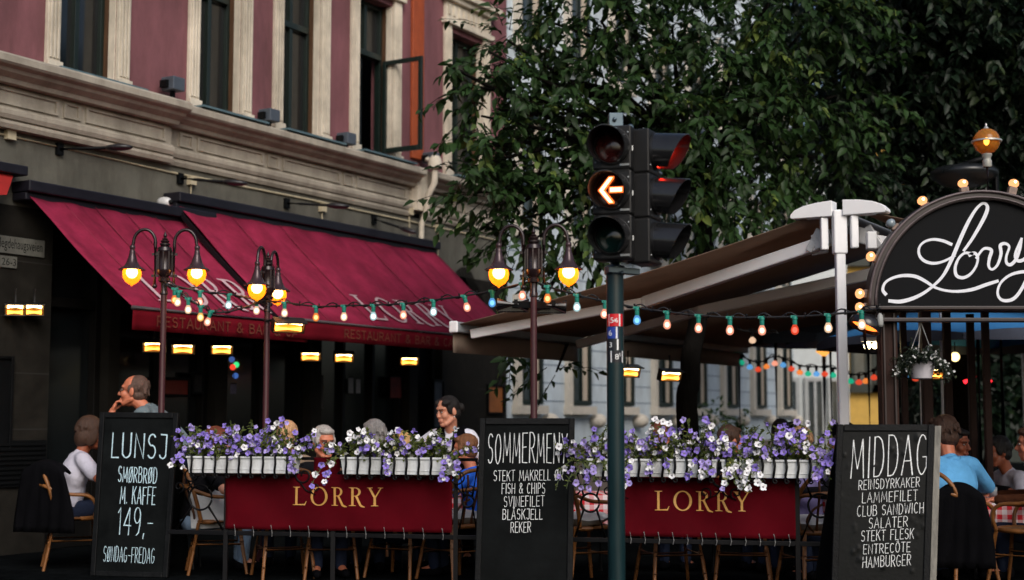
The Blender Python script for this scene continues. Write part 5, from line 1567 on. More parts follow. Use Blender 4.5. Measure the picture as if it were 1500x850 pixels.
def banner(px0, px1, label, tx0, tx1, ztop, hump=None):
    flap = hump; hump = None
    s0, s1 = rx(px0), rx(px1)
    t = thing('banner', label, 'banner', RP((s0 + s1) / 2, .3, .02))
    nx, ny = 70, 14
    z0 = .325
    r = random.Random(7)
    def zt(s):
        if hump and hump[0] < s < hump[1]: return hump[2]
        return ztop
    def off(s, z): return .028 + .010 * math.sin(s * 5.3) * math.sin((z - z0) * 6) + .006 * math.sin(s * 13 + z * 11) + .004 * math.sin(s * 29 - z * 19) * (1.3 - (z - z0) * 2)
    xs = sorted(set([s0 + (s1 - s0) * i / nx for i in range(nx + 1)] + ([hump[0], hump[0] + 1e-4, hump[1] - 1e-4, hump[1]] if hump else [])))
    vs = []
    for s in xs:
        for j in range(ny + 1):
            z = z0 + (zt(s) - z0) * j / ny
            vs.append(RP(s, z, off(s, z)))
    c = MB().add(vs, [(i * (ny + 1) + j, (i + 1) * (ny + 1) + j, (i + 1) * (ny + 1) + j + 1, i * (ny + 1) + j + 1) for i in range(len(xs) - 1) for j in range(ny)]).build('cloth', m_ban, t, smooth=True, normals=False, solid=.004)
    if flap:
        vs = [RP(flap[0] + (flap[1] - flap[0]) * i / 8, ztop - .03 + (flap[2] - ztop + .03) * j / 6, .020 + .004 * math.sin(i * 1.1 + j)) for i in range(9) for j in range(7)]
        MB().add(vs, [(i * 7 + j, (i + 1) * 7 + j, (i + 1) * 7 + j + 1, i * 7 + j + 1) for i in range(8) for j in range(6)]).build('upper_flap', m_ban, t, smooth=True, normals=False, solid=.004)
    lt = MB(); a, b_ = rx(tx0), rx(tx1)
    roman(lt, 'LORRY', a, .522, b_ - a, .145, lambda x, y, h=0: RP(x, y, off(x, y) + .006 + h), gap=.20)
    lt.build('lettering', m_gold, t, normals=False)
    n = 12
    for k in range(n):
        ti = MB()
        s = s0 + (s1 - s0) * (k + .5) / n
        ti.tube([RP(s, .36, .034), RP(s + .012, .30, .036), RP(s + .004, .27, .02)], .0035, 5)
        ti.build('lacing_cord', mat('grey_cord', (.22, .22, .22), .8), t)
banner(335, 664, 'deep red banner with gold LORRY lettering on the left railing', 433, 563, .768, (rx(462), rx(500), .90))
banner(912, 1163, 'deep red banner with gold LORRY lettering on the right railing', 959, 1097, .768)
m_trough = mat('white_trough_plastic', (.72, .75, .77), .5, var=.14, scale=5, dirt=.3, dscale=5)
m_soil = mat('potting_soil', (.02, .014, .01), .95)
m_petp = mat('purple_petal', srgb(140, 120, 208), .6, var=.22, scale=14)
m_petw = mat('white_petal', (.80, .80, .82), .6, var=.08, scale=14)
m_pety = mat('petal_throat', srgb(120, 112, 120), .6)
m_petl = mat('lilac_petal', srgb(166, 150, 214), .6, var=.2, scale=14)
m_fl = leaf_mat('petunia_leaf', (.13, .17, .04), (.40, .40, .12), .4)
def petunia_mesh(name, m, seed):
    r = random.Random(seed)
    mb = MB()
    c = V((0, 0, -.012))
    n = 30
    ring1, ring2 = [], []
    for i in range(n):
        a = 2 * math.pi * i / n
        lob = .5 + .5 * math.cos(5 * a)
        R2 = .029 * (.80 + .20 * lob ** .6) * r.uniform(.96, 1.04)
        ring1.append(V((.007 * math.cos(a), .007 * math.sin(a), .0)))
        ring2.append(V((R2 * math.cos(a), R2 * math.sin(a), .006 + .006 * math.sin(a * 3 + seed) - .004 * (1 - lob))))
    vs = [c] + ring1 + ring2
    fs = [(0, 1 + i, 1 + (i + 1) % n) for i in range(n)] + [(1 + i, 1 + n + i, 1 + n + (i + 1) % n, 1 + (i + 1) % n) for i in range(n)]
    b0 = len(vs)
    tube_ = [V((.008 * math.cos(2 * math.pi * i / 8), .008 * math.sin(2 * math.pi * i / 8), -.012)) for i in range(8)] + [V((.003 * math.cos(2 * math.pi * i / 8), .003 * math.sin(2 * math.pi * i / 8), -.05)) for i in range(8)]
    vs += tube_
    fs += [(b0 + i, b0 + (i + 1) % 8, b0 + 8 + (i + 1) % 8, b0 + 8 + i) for i in range(8)]
    me = bpy.data.meshes.new(name)
    me.from_pydata([tuple(v) for v in vs], [], fs)
    me.materials.append(m); me.materials.append(m_pety)
    for p in me.polygons:
        if p.index < n: p.material_index = 1
    me.shade_smooth()
    return me
PET = {'p': [petunia_mesh('petunia', m_petp, 1), petunia_mesh('petunia', m_petp, 2)], 'w': [petunia_mesh('petunia', m_petw, 3), petunia_mesh('petunia', m_petw, 4)], 'l': [petunia_mesh('petunia', m_petl, 5)]}
def flower_box(px0, px1, label, seed, nfl, mix, up=.20, trails=(), left=.05, right=.05):
    r = random.Random(seed)
    s0, s1 = rx(px0), rx(px1)
    t = thing('flower_box', label, 'flower box', RP((s0 + s1) / 2, .72, .09), group='white flower boxes on the railings')
    L = s1 - s0
    bx_ = MB()
    def q(x, y, z): return RP(s0 + x, z, y)
    zt, zb_ = .905, .775
    o1 = [q(0, .02, zt), q(L, .02, zt), q(L, .168, zt), q(0, .168, zt)]; o2 = [q(.015, .03, zb_), q(L - .015, .03, zb_), q(L - .015, .155, zb_), q(.015, .155, zb_)]
    i1 = [q(.010, .03, zt), q(L - .010, .03, zt), q(L - .010, .158, zt), q(.010, .158, zt)]; i2 = [q(.012, .032, zt - .03), q(L - .012, .032, zt - .03), q(L - .012, .155, zt - .03), q(.012, .155, zt - .03)]
    vs = o1 + o2 + i1 + i2
    fs = [(0 + k, (k + 1) % 4, 4 + (k + 1) % 4, 4 + k) for k in range(4)] + [(4, 5, 6, 7)] + [(k, 8 + k, 8 + (k + 1) % 4, (k + 1) % 4) for k in range(4)] + [(8 + k, 12 + k, 12 + (k + 1) % 4, 8 + (k + 1) % 4) for k in range(4)]
    bx_.add(vs, fs)
    bx_.obox(q(-.004, .166, zt - .012), RD * (L + .008), RN * .012, ZU * .016)
    bx_.obox(q(.012, .1585, zb_ + .028), RD * (L - .024), RN * .004, ZU * .006)
    bx_.build('trough', m_trough, t, bevel=.004)
    so = MB(); so.add(i2, [(0, 1, 2, 3)]); so.build('soil', m_soil, t)
    lv = Leaves(); st = MB()
    def stem(p, d, ln, trail=False):
        pts = [p]
        dd = V(d)
        k = 6
        for i in range(k):
            dd = (dd + V((r.uniform(-.25, .25), r.uniform(-.25, .25), -.10 if not trail else -.30))).normalized()
            pts.append(pts[-1] + dd * ln / k)
        st.tube(pts, .003, 4)
        for i in range(1, len(pts)):
            for _ in range(6 if not trail else 4):
                ld = (rdir(r) + V((0, -.3, .25)))
                S = r.uniform(.022, .046)
                lv.leaf(pts[i - 1].lerp(pts[i], r.random()), ld, V((0, -.5, 1)) + rdir(r) * .6, S, S * .52, max(0, min(1, r.gauss(.5, .22))))
        return pts
    tips = []
    n_st = int(L * 88)
    for k in range(n_st):
        x = L * (k + r.random()) / n_st
        y = r.uniform(.035, .15)
        out = (y - .09) * 3.5
        d = (RD * r.uniform(-.5, .5) + RN * out + ZU * r.uniform(.5, 1.1)).normalized()
        if x < .06: d = (d - RD * .7).normalized()
        if x > L - .06: d = (d + RD * .7).normalized()
        tips.append((stem(q(x, y, zt - .02), d, r.uniform(.12, up + .09)), False))
    for (tx, ln, cnt) in trails:
        for k in range(cnt):
            p = q(tx * L + r.uniform(-.06, .06), .16, zt)
            tips.append((stem(p, (RN * .8 + RD * r.uniform(-.4, .4) + ZU * .2), ln * r.uniform(.7, 1.1), True), True))
    st.build('stems', mat('green_stem', (.06, .09, .03), .6), t)
    lv.build('foliage', m_fl, t)
    placed = []
    tries = 0
    while len(placed) < nfl and tries < nfl * 40:
        tries += 1
        pts, tr = r.choice(tips) if r.random() > .22 or not trails else r.choice([x for x in tips if x[1]])
        i = r.choice((2, 3, 4, 5, 6, 6)) if not tr else r.choice((3, 4, 5, 6, 6))
        p = pts[i] + V((r.uniform(-.02, .02), -.03 - .03 * r.random(), r.uniform(-.01, .03)))
        if p.z > zt + up + .07 or any((p - o).length < .036 for o in placed): continue
        placed.append(p)
        x = (p - RP(s0, 0)).dot(RD) / L
        c = r.choices('pwl', weights=mix(x, tr))[0]
        o = bpy.data.objects.new('petunia', r.choice(PET[c]))
        COL.objects.link(o); o.parent = t
        d = (RN * 1.0 + RD * r.uniform(-.75, .75) + ZU * r.uniform(-.35, .75)).normalized()
        s = r.uniform(.74, 1.04)
        o.location = p - t.location
        o.rotation_euler = (d.to_track_quat('Z', 'Y').to_matrix() @ Matrix.Rotation(r.random() * 6, 3, 'Z')).to_euler()
        o.scale = (s, s, s)
    # the small flowers deeper in the box, past the hundred that show largest
    rest = {k: MB() for k in 'pwl'}
    for _ in range(int(L * 190)):
        pts, tr = r.choice(tips)
        p = pts[r.choice((1, 2, 3, 4, 5, 6))] + V((r.uniform(-.03, .03), r.uniform(-.03, .0), r.uniform(-.01, .03)))
        if p.z > zt + up + .05: continue
        x = (p - RP(s0, 0)).dot(RD) / L
        c = r.choices('pwl', weights=mix(x, tr))[0]
        d = (RN * 1.0 + RD * r.uniform(-1, 1) + ZU * r.uniform(-.6, .9)).normalized()
        q_ = d.to_track_quat('Z', 'Y').to_matrix(); s = r.uniform(.5, .85)
        me = PET[c][0]
        rest[c].add([p + q_ @ (v.co * s) for v in me.vertices], [tuple(f.vertices) for f in me.polygons])
    for c, nm in (('p', 'purple_petunias'), ('w', 'white_petunias'), ('l', 'lilac_petunias')):
        if rest[c].v: tag(rest[c].build(nm, {'p': m_petp, 'w': m_petw, 'l': m_petl}[c], t, smooth=True, normals=False), kind='stuff')
    return t
flower_box(288, 443, 'leftmost white flower box of purple and white petunias, beside the left chalkboard', 41, 92, lambda x, tr: (.62, .26, .3), .23, [(.02, .16, 2), (.97, .16, 2)])
flower_box(510, 668, 'white flower box of petunias between the gold lettering and the middle chalkboard', 42, 62, lambda x, tr: ((.42, .7, .15) if x < .75 else (.6, .4, .3)), .18, [(.02, .36, 2), (.42, .18, 2), (1.0, .28, 3)])
flower_box(857, 897, 'short white flower box half hidden behind the traffic light pole', 43, 32, lambda x, tr: (.6, .35, .3), .22, [(.0, .42, 5), (.9, .4, 3)])
flower_box(915, 1052, 'white flower box of mostly white petunias right of the traffic light pole', 44, 88, lambda x, tr: (.5, .75, .3), .25, [(.03, .36, 2), (.45, .2, 2), (.85, .22, 4)])
flower_box(1058, 1212, 'rightmost white flower box with a long white trail of petunias, beside the right chalkboard', 45, 98, lambda x, tr: ((.55, .3, .35) if not (tr and x < .6) else (.12, .9, .1)), .26, [(.30, .40, 6), (.12, .22, 2), (.99, .25, 3)])
# ================================================================== ARCHED SIGN
AY = 10.45
AC = at(1441, 449, AY)                                  # middle of the straight lower edge
k_ = ppm(AY)
AR = 172 * k_
def AP(x, z, y=0.0): return AC + V((x, -y, z))
t = thing('arched_sign', 'black half round sign with Lorry in white script and bulbs round its rim', 'sign', AC)
m_board = mat('sign_board_black', (.005, .0055, .0065), .7, var=.25, scale=5, bump=.05, spec=.12)
ri = AR - .055
mb = MB(); mb.prism([(ri * math.cos(math.pi * i / 48), ri * math.sin(math.pi * i / 48)) for i in range(49)], lambda x, z: AP(x, z, 0), V((0, .03, 0))); mb.build('board', m_board, t)
m_rim = mat('maroon_black_rim', (.018, .010, .011), .38, var=.3, spec=.5)
mb = MB()
vs, fs = [], []
n = 60
for i in range(n + 1):
    a = math.pi * i / n
    for (r_, y) in ((AR - .075, .035), (AR, .035), (AR, -.09), (AR - .075, -.09)):
        vs.append(AP(r_ * math.cos(a), r_ * math.sin(a), y))
for i in range(n):
    for q in range(4): fs.append((i * 4 + q, i * 4 + (q + 1) % 4, (i + 1) * 4 + (q + 1) % 4, (i + 1) * 4 + q))
fs += [(0, 1, 2, 3), tuple(n * 4 + q for q in (3, 2, 1, 0))]
mb.add(vs, fs); mb.build('rim', m_rim, t, bevel=.008)
mb = MB(); mb.tube([AP((AR - .012) * math.cos(math.pi * i / 40), (AR - .012) * math.sin(math.pi * i / 40), .046) for i in range(41)], .011, 6)
mb.tube([AP((AR - .055) * math.cos(math.pi * i / 40), (AR - .055) * math.sin(math.pi * i / 40), .042) for i in range(41)], .008, 6); mb.build('rim_moulding', mat('worn_maroon', (.10, .075, .078), .4, var=.4, scale=10), t, smooth=True)
mb = MB(); mb.obox(AP(-AR - .04, -.028, .05), V((2 * AR + .08, 0, 0)), V((0, .16, 0)), ZU * .028); mb.obox(AP(-AR + .05, -.115, .03), V((2 * AR - .1, 0, 0)), V((0, .10, 0)), ZU * .030); mb.build('lower_rail', m_rim, t, bevel=.006)
def apx(px, py): 
    p = hit(px, py, AC, V((0, -1, 0))) - AC
    return (p.x, p.z)
SCR = [
 ([(1303, 441), (1318, 442), (1335, 438), (1352, 430), (1368, 418), (1382, 403), (1394, 380), (1408, 347), (1420, 322), (1431, 305), (1440, 298), (1446, 302), (1445, 311), (1438, 326), (1424, 350), (1412, 367)], 5.2),
 ([(1393, 358), (1381, 353), (1366, 351), (1353, 355), (1346, 364), (1347, 375), (1355, 383), (1368, 386), (1382, 383), (1398, 375)], 4.4),
 ([(1297, 431), (1293, 425), (1296, 415), (1306, 408), (1322, 404), (1340, 405), (1355, 412), (1369, 421), (1386, 426), (1405, 427), (1425, 424), (1445, 417), (1461, 412)], 4.8),
 ([(1424, 372), (1413, 371), (1404, 379), (1399, 392), (1401, 404), (1411, 407), (1422, 401), (1430, 389), (1432, 377), (1427, 371), (1420, 374)], 4.6),
 ([(1430, 378), (1438, 367), (1444, 364), (1452, 367), (1449, 379), (1448, 390), (1453, 395), (1461, 388), (1466, 372), (1465, 360), (1472, 357), (1478, 362), (1474, 375), (1474, 385), (1480, 388), (1488, 380), (1494, 364), (1496, 350)], 4.6),
 ([(1496, 350), (1487, 372), (1490, 382), (1500, 380), (1512, 366), (1521, 348), (1512, 385), (1498, 420), (1484, 438), (1468, 440), (1461, 430), (1466, 414), (1482, 402), (1505, 398), (1535, 400), (1560, 392)], 4.6)]
mb = MB()
for i, (pts, w) in enumerate(SCR):
    P = [V((*apx(*p), 0)) for p in pts]
    P = [(p.x, p.y) for p in smooth_pts(P, 5)]
    ws = [w * k_ * (.92 + .16 * math.sin(j * .23 + i)) for j in range(len(P))]
    mb.stroke(P, ws, lambda x, z, h=0: AP(x, z, .0025 + h), i * .0006)
mb.build('script_lettering', mat('white_sign_paint', (.76, .78, .84), .5, var=.08, scale=20), t, normals=False)
m_bs = mat('worn_bulb_holder', (.22, .15, .12), .5, var=.4, scale=30)
m_amb = glow('amber_clear_bulb', (1, .40, .16), 1.0)
for k, (px, py, on) in enumerate(((1262, 430, 1), (1262, 450, 1), (1278, 376, 1), (1307, 328, 0), (1353, 295, 1), (1412, 270, 1), (1486, 270, 1), (1540, 292, 1))):
    c = V((*apx(px, py), 0)); d = V((c.x, 0, c.y)).normalized() if k > 1 else V((-1, 0, .05 if k == 0 else -.1)).normalized()
    b0 = AP(0, 0, -.02) + d * (AR - .005) if k > 1 else AP(*apx(1284, py), -.02)
    bt = AP(c.x, c.y, -.02)
    so = MB(); so.bar(b0, bt - d * .020, .055 if k > 1 else .04, .06); s = so.build('bulb_holder', m_bs, t, bevel=.004)
    bu = MB(); bu.lathe([(.017, -.03), (.022, -.02), (.036, -.002), (.038, .012), (.030, .030), (.012, .040), (.001, .042)], bt, d, 14)
    bu.build('bulb', m_amb if on else mat('unlit_clear_bulb', (.22, .27, .30), .15, spec=.8), s, smooth=True)
    fi = MB(); fi.ell(bt + d * .012 + V((0, -.034, .004)), .010); fi.build('filament', glow('hot_filament', (1, .75, .4), 6), s) if on else None
for sx, lab in ((-1, 'thick dark brown post carrying the left end of the arched sign'), (1, 'thick dark brown post carrying the right end of the arched sign, outside the frame')):
    c = at(1302, 615, AY + .12) if sx < 0 else at(1580, 615, AY + .12)
    c.z = GZ
    p = thing('arch_post', lab, 'post', c)
    mb = MB(); w = 25 * k_
    mb.bar(c, V((c.x, c.y, AC.z - .03)), w, w); mb.build('shaft', m_dbrown, p, bevel=.006)
    mb = MB(); mb.bar(c + V((-w * .32, -w / 2 - .006, .1)), V((c.x - w * .32, c.y - w / 2 - .006, AC.z - .05)), .02, .012); mb.bar(c + V((w * .28, -w / 2 - .006, .1)), V((c.x + w * .28, c.y - w / 2 - .006, AC.z - .05)), .03, .012); mb.build('moulding', m_rim, p)
    mb = MB(); mb.bar(c, c + ZU * .1, w + .06, w + .06); mb.build('foot', m_black, p, bevel=.004)
# golden globe lamp on top
c = at(1447, 206, AY); base = AP(c.x - AC.x, AR, -.03)
t = thing('globe_lamp', 'golden glass globe lamp on a thin stem on top of the arched sign', 'lamp', base)
mb = MB(); mb.tube([base, V((c.x, base.y, c.z - .19))], .011, 8); mb.build('stem', m_rim, t, smooth=True)
mb = MB(); q = V((c.x, base.y, c.z - .195)); mb.lathe([(.03, 0), (.034, .01), (.034, .05), (.028, .055), (.028, .07), (.036, .085), (.038, .10), (.02, .105)], q, ZU, 16); mb.build('collar', mat('pale_metal_collar', (.5, .5, .46), .4, metal=.4), t, smooth=True, angle=40)
mb = MB(); mb.ell(V((c.x, base.y, c.z)), .098, seg=24, rings=16)
gm = bpy.data.materials.new('golden_glass'); gm.use_nodes = True
_n = gm.node_tree; _b = _n.nodes['Principled BSDF']
_b.inputs['Base Color'].default_value = (.42, .19, .03, 1); _b.inputs['Roughness'].default_value = .12; _b.inputs['Transmission Weight'].default_value = .0
_p = _n.nodes.new('ShaderNodeBsdfTransparent'); _p.inputs[0].default_value = (.85, .50, .14, 1)
_x = _n.nodes.new('ShaderNodeMixShader'); _x.inputs[0].default_value = .45
_n.links.new(_b.outputs[0], _x.inputs[1]); _n.links.new(_p.outputs[0], _x.inputs[2]); _n.links.new(_x.outputs[0], _n.nodes['Material Output'].inputs[0])
g = mb.build('globe', gm, t, smooth=True)
mb = MB(); mb.lathe([(.099, -.008), (.112, -.006), (.112, .006), (.099, .008)], V((c.x, base.y, c.z)), ZU, 28); mb.build('band', mat('pale_metal_band', (.55, .54, .5), .3, metal=.6), t, smooth=True, angle=30)
mb = MB(); mb.lathe([(.02, .096), (.014, .11), (.006, .115), (.009, .128), (.001, .14)], V((c.x, base.y, c.z)), ZU, 12); mb.build('finial', mat('pale_metal_finial', (.55, .54, .5), .3, metal=.6), t, smooth=True)
mb = MB(); mb.ell(V((c.x, base.y, c.z)), (.02, .02, .03)); mb.build('bulb', glow('globe_bulb', (1, .62, .2), 9), t, smooth=True)
# tilted heater at the arch post
c = at(1268, 476, 10.5)
t = thing('infrared_heater', 'black round heater tilted beside the arch post, glowing orange underneath', 'heater', c)
ax = V((.62, -.25, -.72)).normalized()
mb = MB(); mb.lathe([(.02, -.075), (.08, -.07), (.115, -.03), (.125, .01), (.122, .03), (.112, .03), (.10, -.01), (.02, -.03)], c, V((-.42, -.12, -.9)), 22); mb.build('housing', mat('glossy_black_heater_shell', (.010, .010, .012), .2), t, smooth=True, angle=50)
mb = MB(); mb.lathe([(.10, .005), (.001, .005)], c, V((-.42, -.12, -.9)), 20); mb.build('element', glow('orange_heater_glow', (1, .16, .02), 2.4), t)
mb = MB(); mb.tube(smooth_pts([c + V((.0, .05, -.02)), c + V((.02, .08, -.16)), c + V((.08, .12, -.20)), c + V((.2, .12, -.17))], 5), .012, 6); mb.bar(c + V((.02, .04, .05)), at(1290, 470, 10.55), .03, .05); mb.build('bracket', m_black, t, smooth=True)
mb = MB(); q = at(1289, 459, 10.42); mb.lathe([(.01, 0), (.022, -.02), (.025, -.08), (.018, -.10), (.001, -.10)], q, ZU, 8); mb.build('cable_gland', mat('grey_plastic_gland', (.3, .31, .3), .5), t, smooth=True)
# ================================================================== HANGING FLOWER POT
HC = at(1350, 541, 10.5)
t = thing('hanging_flower_pot', 'pale plastic pot of tiny white flowers hanging on white strings under the arched sign', 'flower pot', HC)
kk = ppm(10.5)
rt, rb_ = 20 * kk, 14.5 * kk
mb = MB(); mb.lathe([(.001, -.072), (rb_ * .9, -.072), (rb_, -.066), (rt, .055), (rt + .006, .057), (rt + .006, .072), (rt - .002, .072), (rt - .008, .05), (.001, .045)], HC, ZU, 28); mb.build('pot', mat('pale_lilac_plastic', (.52, .50, .54), .5, var=.1, scale=8), t, smooth=True, angle=35)
hk = V((HC.x, HC.y, AC.z - .115)); kn = at(1349, 473, 10.5)
mb = MB()
mb.tube([hk, kn], .005, 5)
for q in (HC + V((-rt, 0, .07)), HC + V((rt * .95, -.01, .07)), HC + V((0, rt, .07))): mb.tube([kn, q], .004, 5)
mb.build('cord', mat('white_hanging_cord', (.6, .6, .6), .6), t)
lv = Leaves(); r = random.Random(77); st = MB()
tips = []
for k in range(210):
    a = r.uniform(0, 2 * math.pi); el = r.uniform(.1, 1.2)
    d = V((math.cos(a) * math.cos(el), math.sin(a) * math.cos(el), math.sin(el)))
    p = HC + V((d.x * rt * .7, d.y * rt * .7, .06))
    pts = [p]; ln = r.uniform(.10, .22)
    dd = d.copy()
    if d.y < .15: ln *= .62 if abs(d.x) < .75 else 1
    for i in range(6):
        dd = (dd + V((0, 0, -.30 if abs(d.x) > .6 or d.y > .15 else -.05)) + rdir(r) * .22).normalized(); pts.append(pts[-1] + dd * ln / 6)
    st.tube(pts, .0022, 4)
    for i in range(1, 7):
        for _ in range(4):
            S = r.uniform(.012, .028)
            lv.leaf(pts[i] + rdir(r) * .012, rdir(r), V((0, -.3, 1)) + rdir(r) * .7, S, S * .6, max(0, min(1, r.gauss(.4, .2))))
    tips += pts[3:]
st.build('stems', mat('dark_stem', (.02, .03, .015), .7), t)
lv.build('foliage', leaf_mat('tiny_dark_leaf', (.018, .030, .016), (.05, .07, .03), .2), t)
fm = MB()
n = 7
pet = petunia_mesh('small_white_flower', mat('tiny_white_petal', (.62, .63, .62), .6), 9)
cnt = 0
r.shuffle(tips)
for p in tips:
    if cnt >= 100: break
    if p.y > HC.y + .06 or (abs(p.x - HC.x) < rt * .8 and p.z < HC.z + .05): continue
    o = bpy.data.objects.new('small_flower', pet); COL.objects.link(o); o.parent = t
    d = (V((0, -1, .4)) + rdir(r) * .8).normalized()
    s = r.uniform(.26, .40)
    o.location = p - t.location + V((0, -.015, .01)); o.rotation_euler = d.to_track_quat('Z', 'Y').to_euler(); o.scale = (s, s, s)
    cnt += 1
# ================================================================== CHAIRS AND TABLES
m_cane = mat('bamboo_cane', srgb(120, 76, 36), .45, var=.35, scale=14, stretch=(1, 1, .4), bump=.1)
m_caned = mat('dark_cane', srgb(78, 46, 22), .5, var=.35, scale=14, bump=.1)
m_weave = mat('woven_seat', srgb(120, 88, 54), .7, var=.4, scale=60, bump=.5, bscale=150)
m_cush = mat('grey_white_cushion', srgb(176, 178, 180), .9, var=.15, scale=6, bump=.2)
def make_chair(label):
    t = thing('bistro_chair', label, 'chair', (0, 0, 0), group='bamboo bistro chairs on the terrace')
    B = lambda mb, n, m_: mb.build(n, m_, t, smooth=True, angle=50, local=True)
    for sx in (1, -1):
        mb = MB(); mb.tube([(sx * .17, .17, .43), (sx * .20, .20, .2), (sx * .225, .235, 0)], [.016, .0155, .014], 8)
        for z in (.1, .27): mb.tube([(sx * (.225 - .04 * z / .3), .235 - .05 * z / .3, z - .006), (sx * (.225 - .04 * z / .3), .235 - .05 * z / .3, z + .006)], .019, 8)
        B(mb, 'leg', m_cane)
        mb = MB(); mb.tube([(sx * .17, -.17, .43), (sx * .195, -.21, .2), (sx * .215, -.25, 0)], [.016, .0155, .014], 8)
        for z in (.1, .27): mb.tube([(sx * (.215 - .035 * z / .3), -.25 + .06 * z / .3, z - .006), (sx * (.215 - .035 * z / .3), -.25 + .06 * z / .3, z + .006)], .019, 8)
        B(mb, 'leg', m_cane)
    mb = MB(); mb.tube([(.195, .2, .22), (-.195, .2, .22)], .011, 6); mb.tube([(.19, -.21, .24), (-.19, -.21, .24)], .011, 6); mb.tube([(.19, .2, .25), (.185, -.2, .25)], .011, 6); mb.tube([(-.19, .2, .25), (-.185, -.2, .25)], .011, 6); B(mb, 'stretcher', m_cane)
    mb = MB(); ring = [(.215 * math.cos(a) * (1 - .08 * math.sin(a)), .205 * math.sin(a), .44) for a in [2 * math.pi * i / 28 for i in range(28)]]
    mb.tube(ring, .020, 8, closed=True); B(mb, 'seat_rim', m_cane)
    mb = MB(); mb.add([(0, 0, .445)] + [(x * .95, y * .95, .449) for x, y, z in ring], [(0, 1 + i, 1 + (i + 1) % 28) for i in range(28)]); B(mb, 'seat', m_weave)
    mb = MB()
    pts = [(.20, -.15, .44), (.235, -.19, .6), (.23, -.24, .76), (.14, -.285, .87), (0, -.30, .895), (-.14, -.285, .87), (-.23, -.24, .76), (-.235, -.19, .6), (-.20, -.15, .44)]
    mb.tube(smooth_pts(pts, 6), .017, 8)
    B(mb, 'back_frame', m_cane)
    mb = MB()
    arm = [(.19, .16, .44), (.24, .17, .56), (.25, .10, .64), (.255, -.08, .66), (.23, -.24, .72), (.12, -.30, .74), (0, -.315, .745), (-.12, -.30, .74), (-.23, -.24, .72), (-.255, -.08, .66), (-.25, .10, .64), (-.24, .17, .56), (-.19, .16, .44)]
    mb.tube(smooth_pts(arm, 5), .016, 8); B(mb, 'arm_rail', m_cane)
    mb = MB()
    for x in (-.09, 0, .09): mb.tube(smooth_pts([(x * .9, -.19, .44), (x * 1.0, -.24, .6), (x * 1.1, -.29, .74), (x * 1.1, -.285, .875 - abs(x) * .2)], 4), .010, 6)
    for sx in (1, -1): mb.tube(smooth_pts([(sx * .11, -.20, .45), (sx * .17, -.215, .53), (sx * .13, -.245, .62), (sx * .06, -.26, .66)], 4), .010, 6)
    B(mb, 'back_splat', m_caned)
    return t
chair0 = make_chair('bamboo bistro chair with its legs under the left end of the left railing')
_used = [False]
def chair(px, D, rz, label, py=615):
    c = chair0 if not _used[0] else copy_tree(chair0)
    _used[0] = True
    p = at(px, 615, D); c.location = (p.x, p.y, GZ); c.rotation_euler = (0, 0, rz); c['label'] = label
    return c
for px, D, rz, lab in ((322, 12.35, R(-75), 'bamboo chair at the left end of the left railing, seen side-on'), (418, 12.0, R(20), 'bamboo chair behind the left half of the left red banner'),
                       (487, 12.0, R(8), 'bamboo chair behind the middle of the left red banner, under the gold letters'), (590, 12.05, R(-25), 'bamboo chair behind the right half of the left red banner'),
                       (668, 11.8, R(40), 'bamboo chair in the gap between the left banner and the middle chalkboard'), (852, 11.6, R(-60), 'bamboo chair in the gap between the middle chalkboard and the traffic light pole'),
                       (980, 11.5, R(12), 'bamboo chair under the left half of the right red banner'), (1085, 11.5, R(-10), 'bamboo chair under the right half of the right red banner'),
                       (1190, 11.15, R(15), 'bamboo chair behind the open scroll panel left of the right chalkboard'), (545, 14.0, R(170), 'bamboo chair on the far side of the table behind the left banner'),
                       (1395, 11.4, R(-60), 'bamboo chair right of the right chalkboard with a black jacket over it'), (1497, 11.3, R(50), 'bamboo chair at the lower right edge of the photo'), (112, 12.7, R(-70), 'bamboo chair left of the left chalkboard with a black coat over its back')):
    chair(px, D, rz, lab)
m_ging = checker_mat('red_white_gingham', srgb(206, 30, 42), srgb(226, 214, 214), 13)
_mx = [n for n in m_ging.node_tree.nodes if n.type == 'MIX'][0]
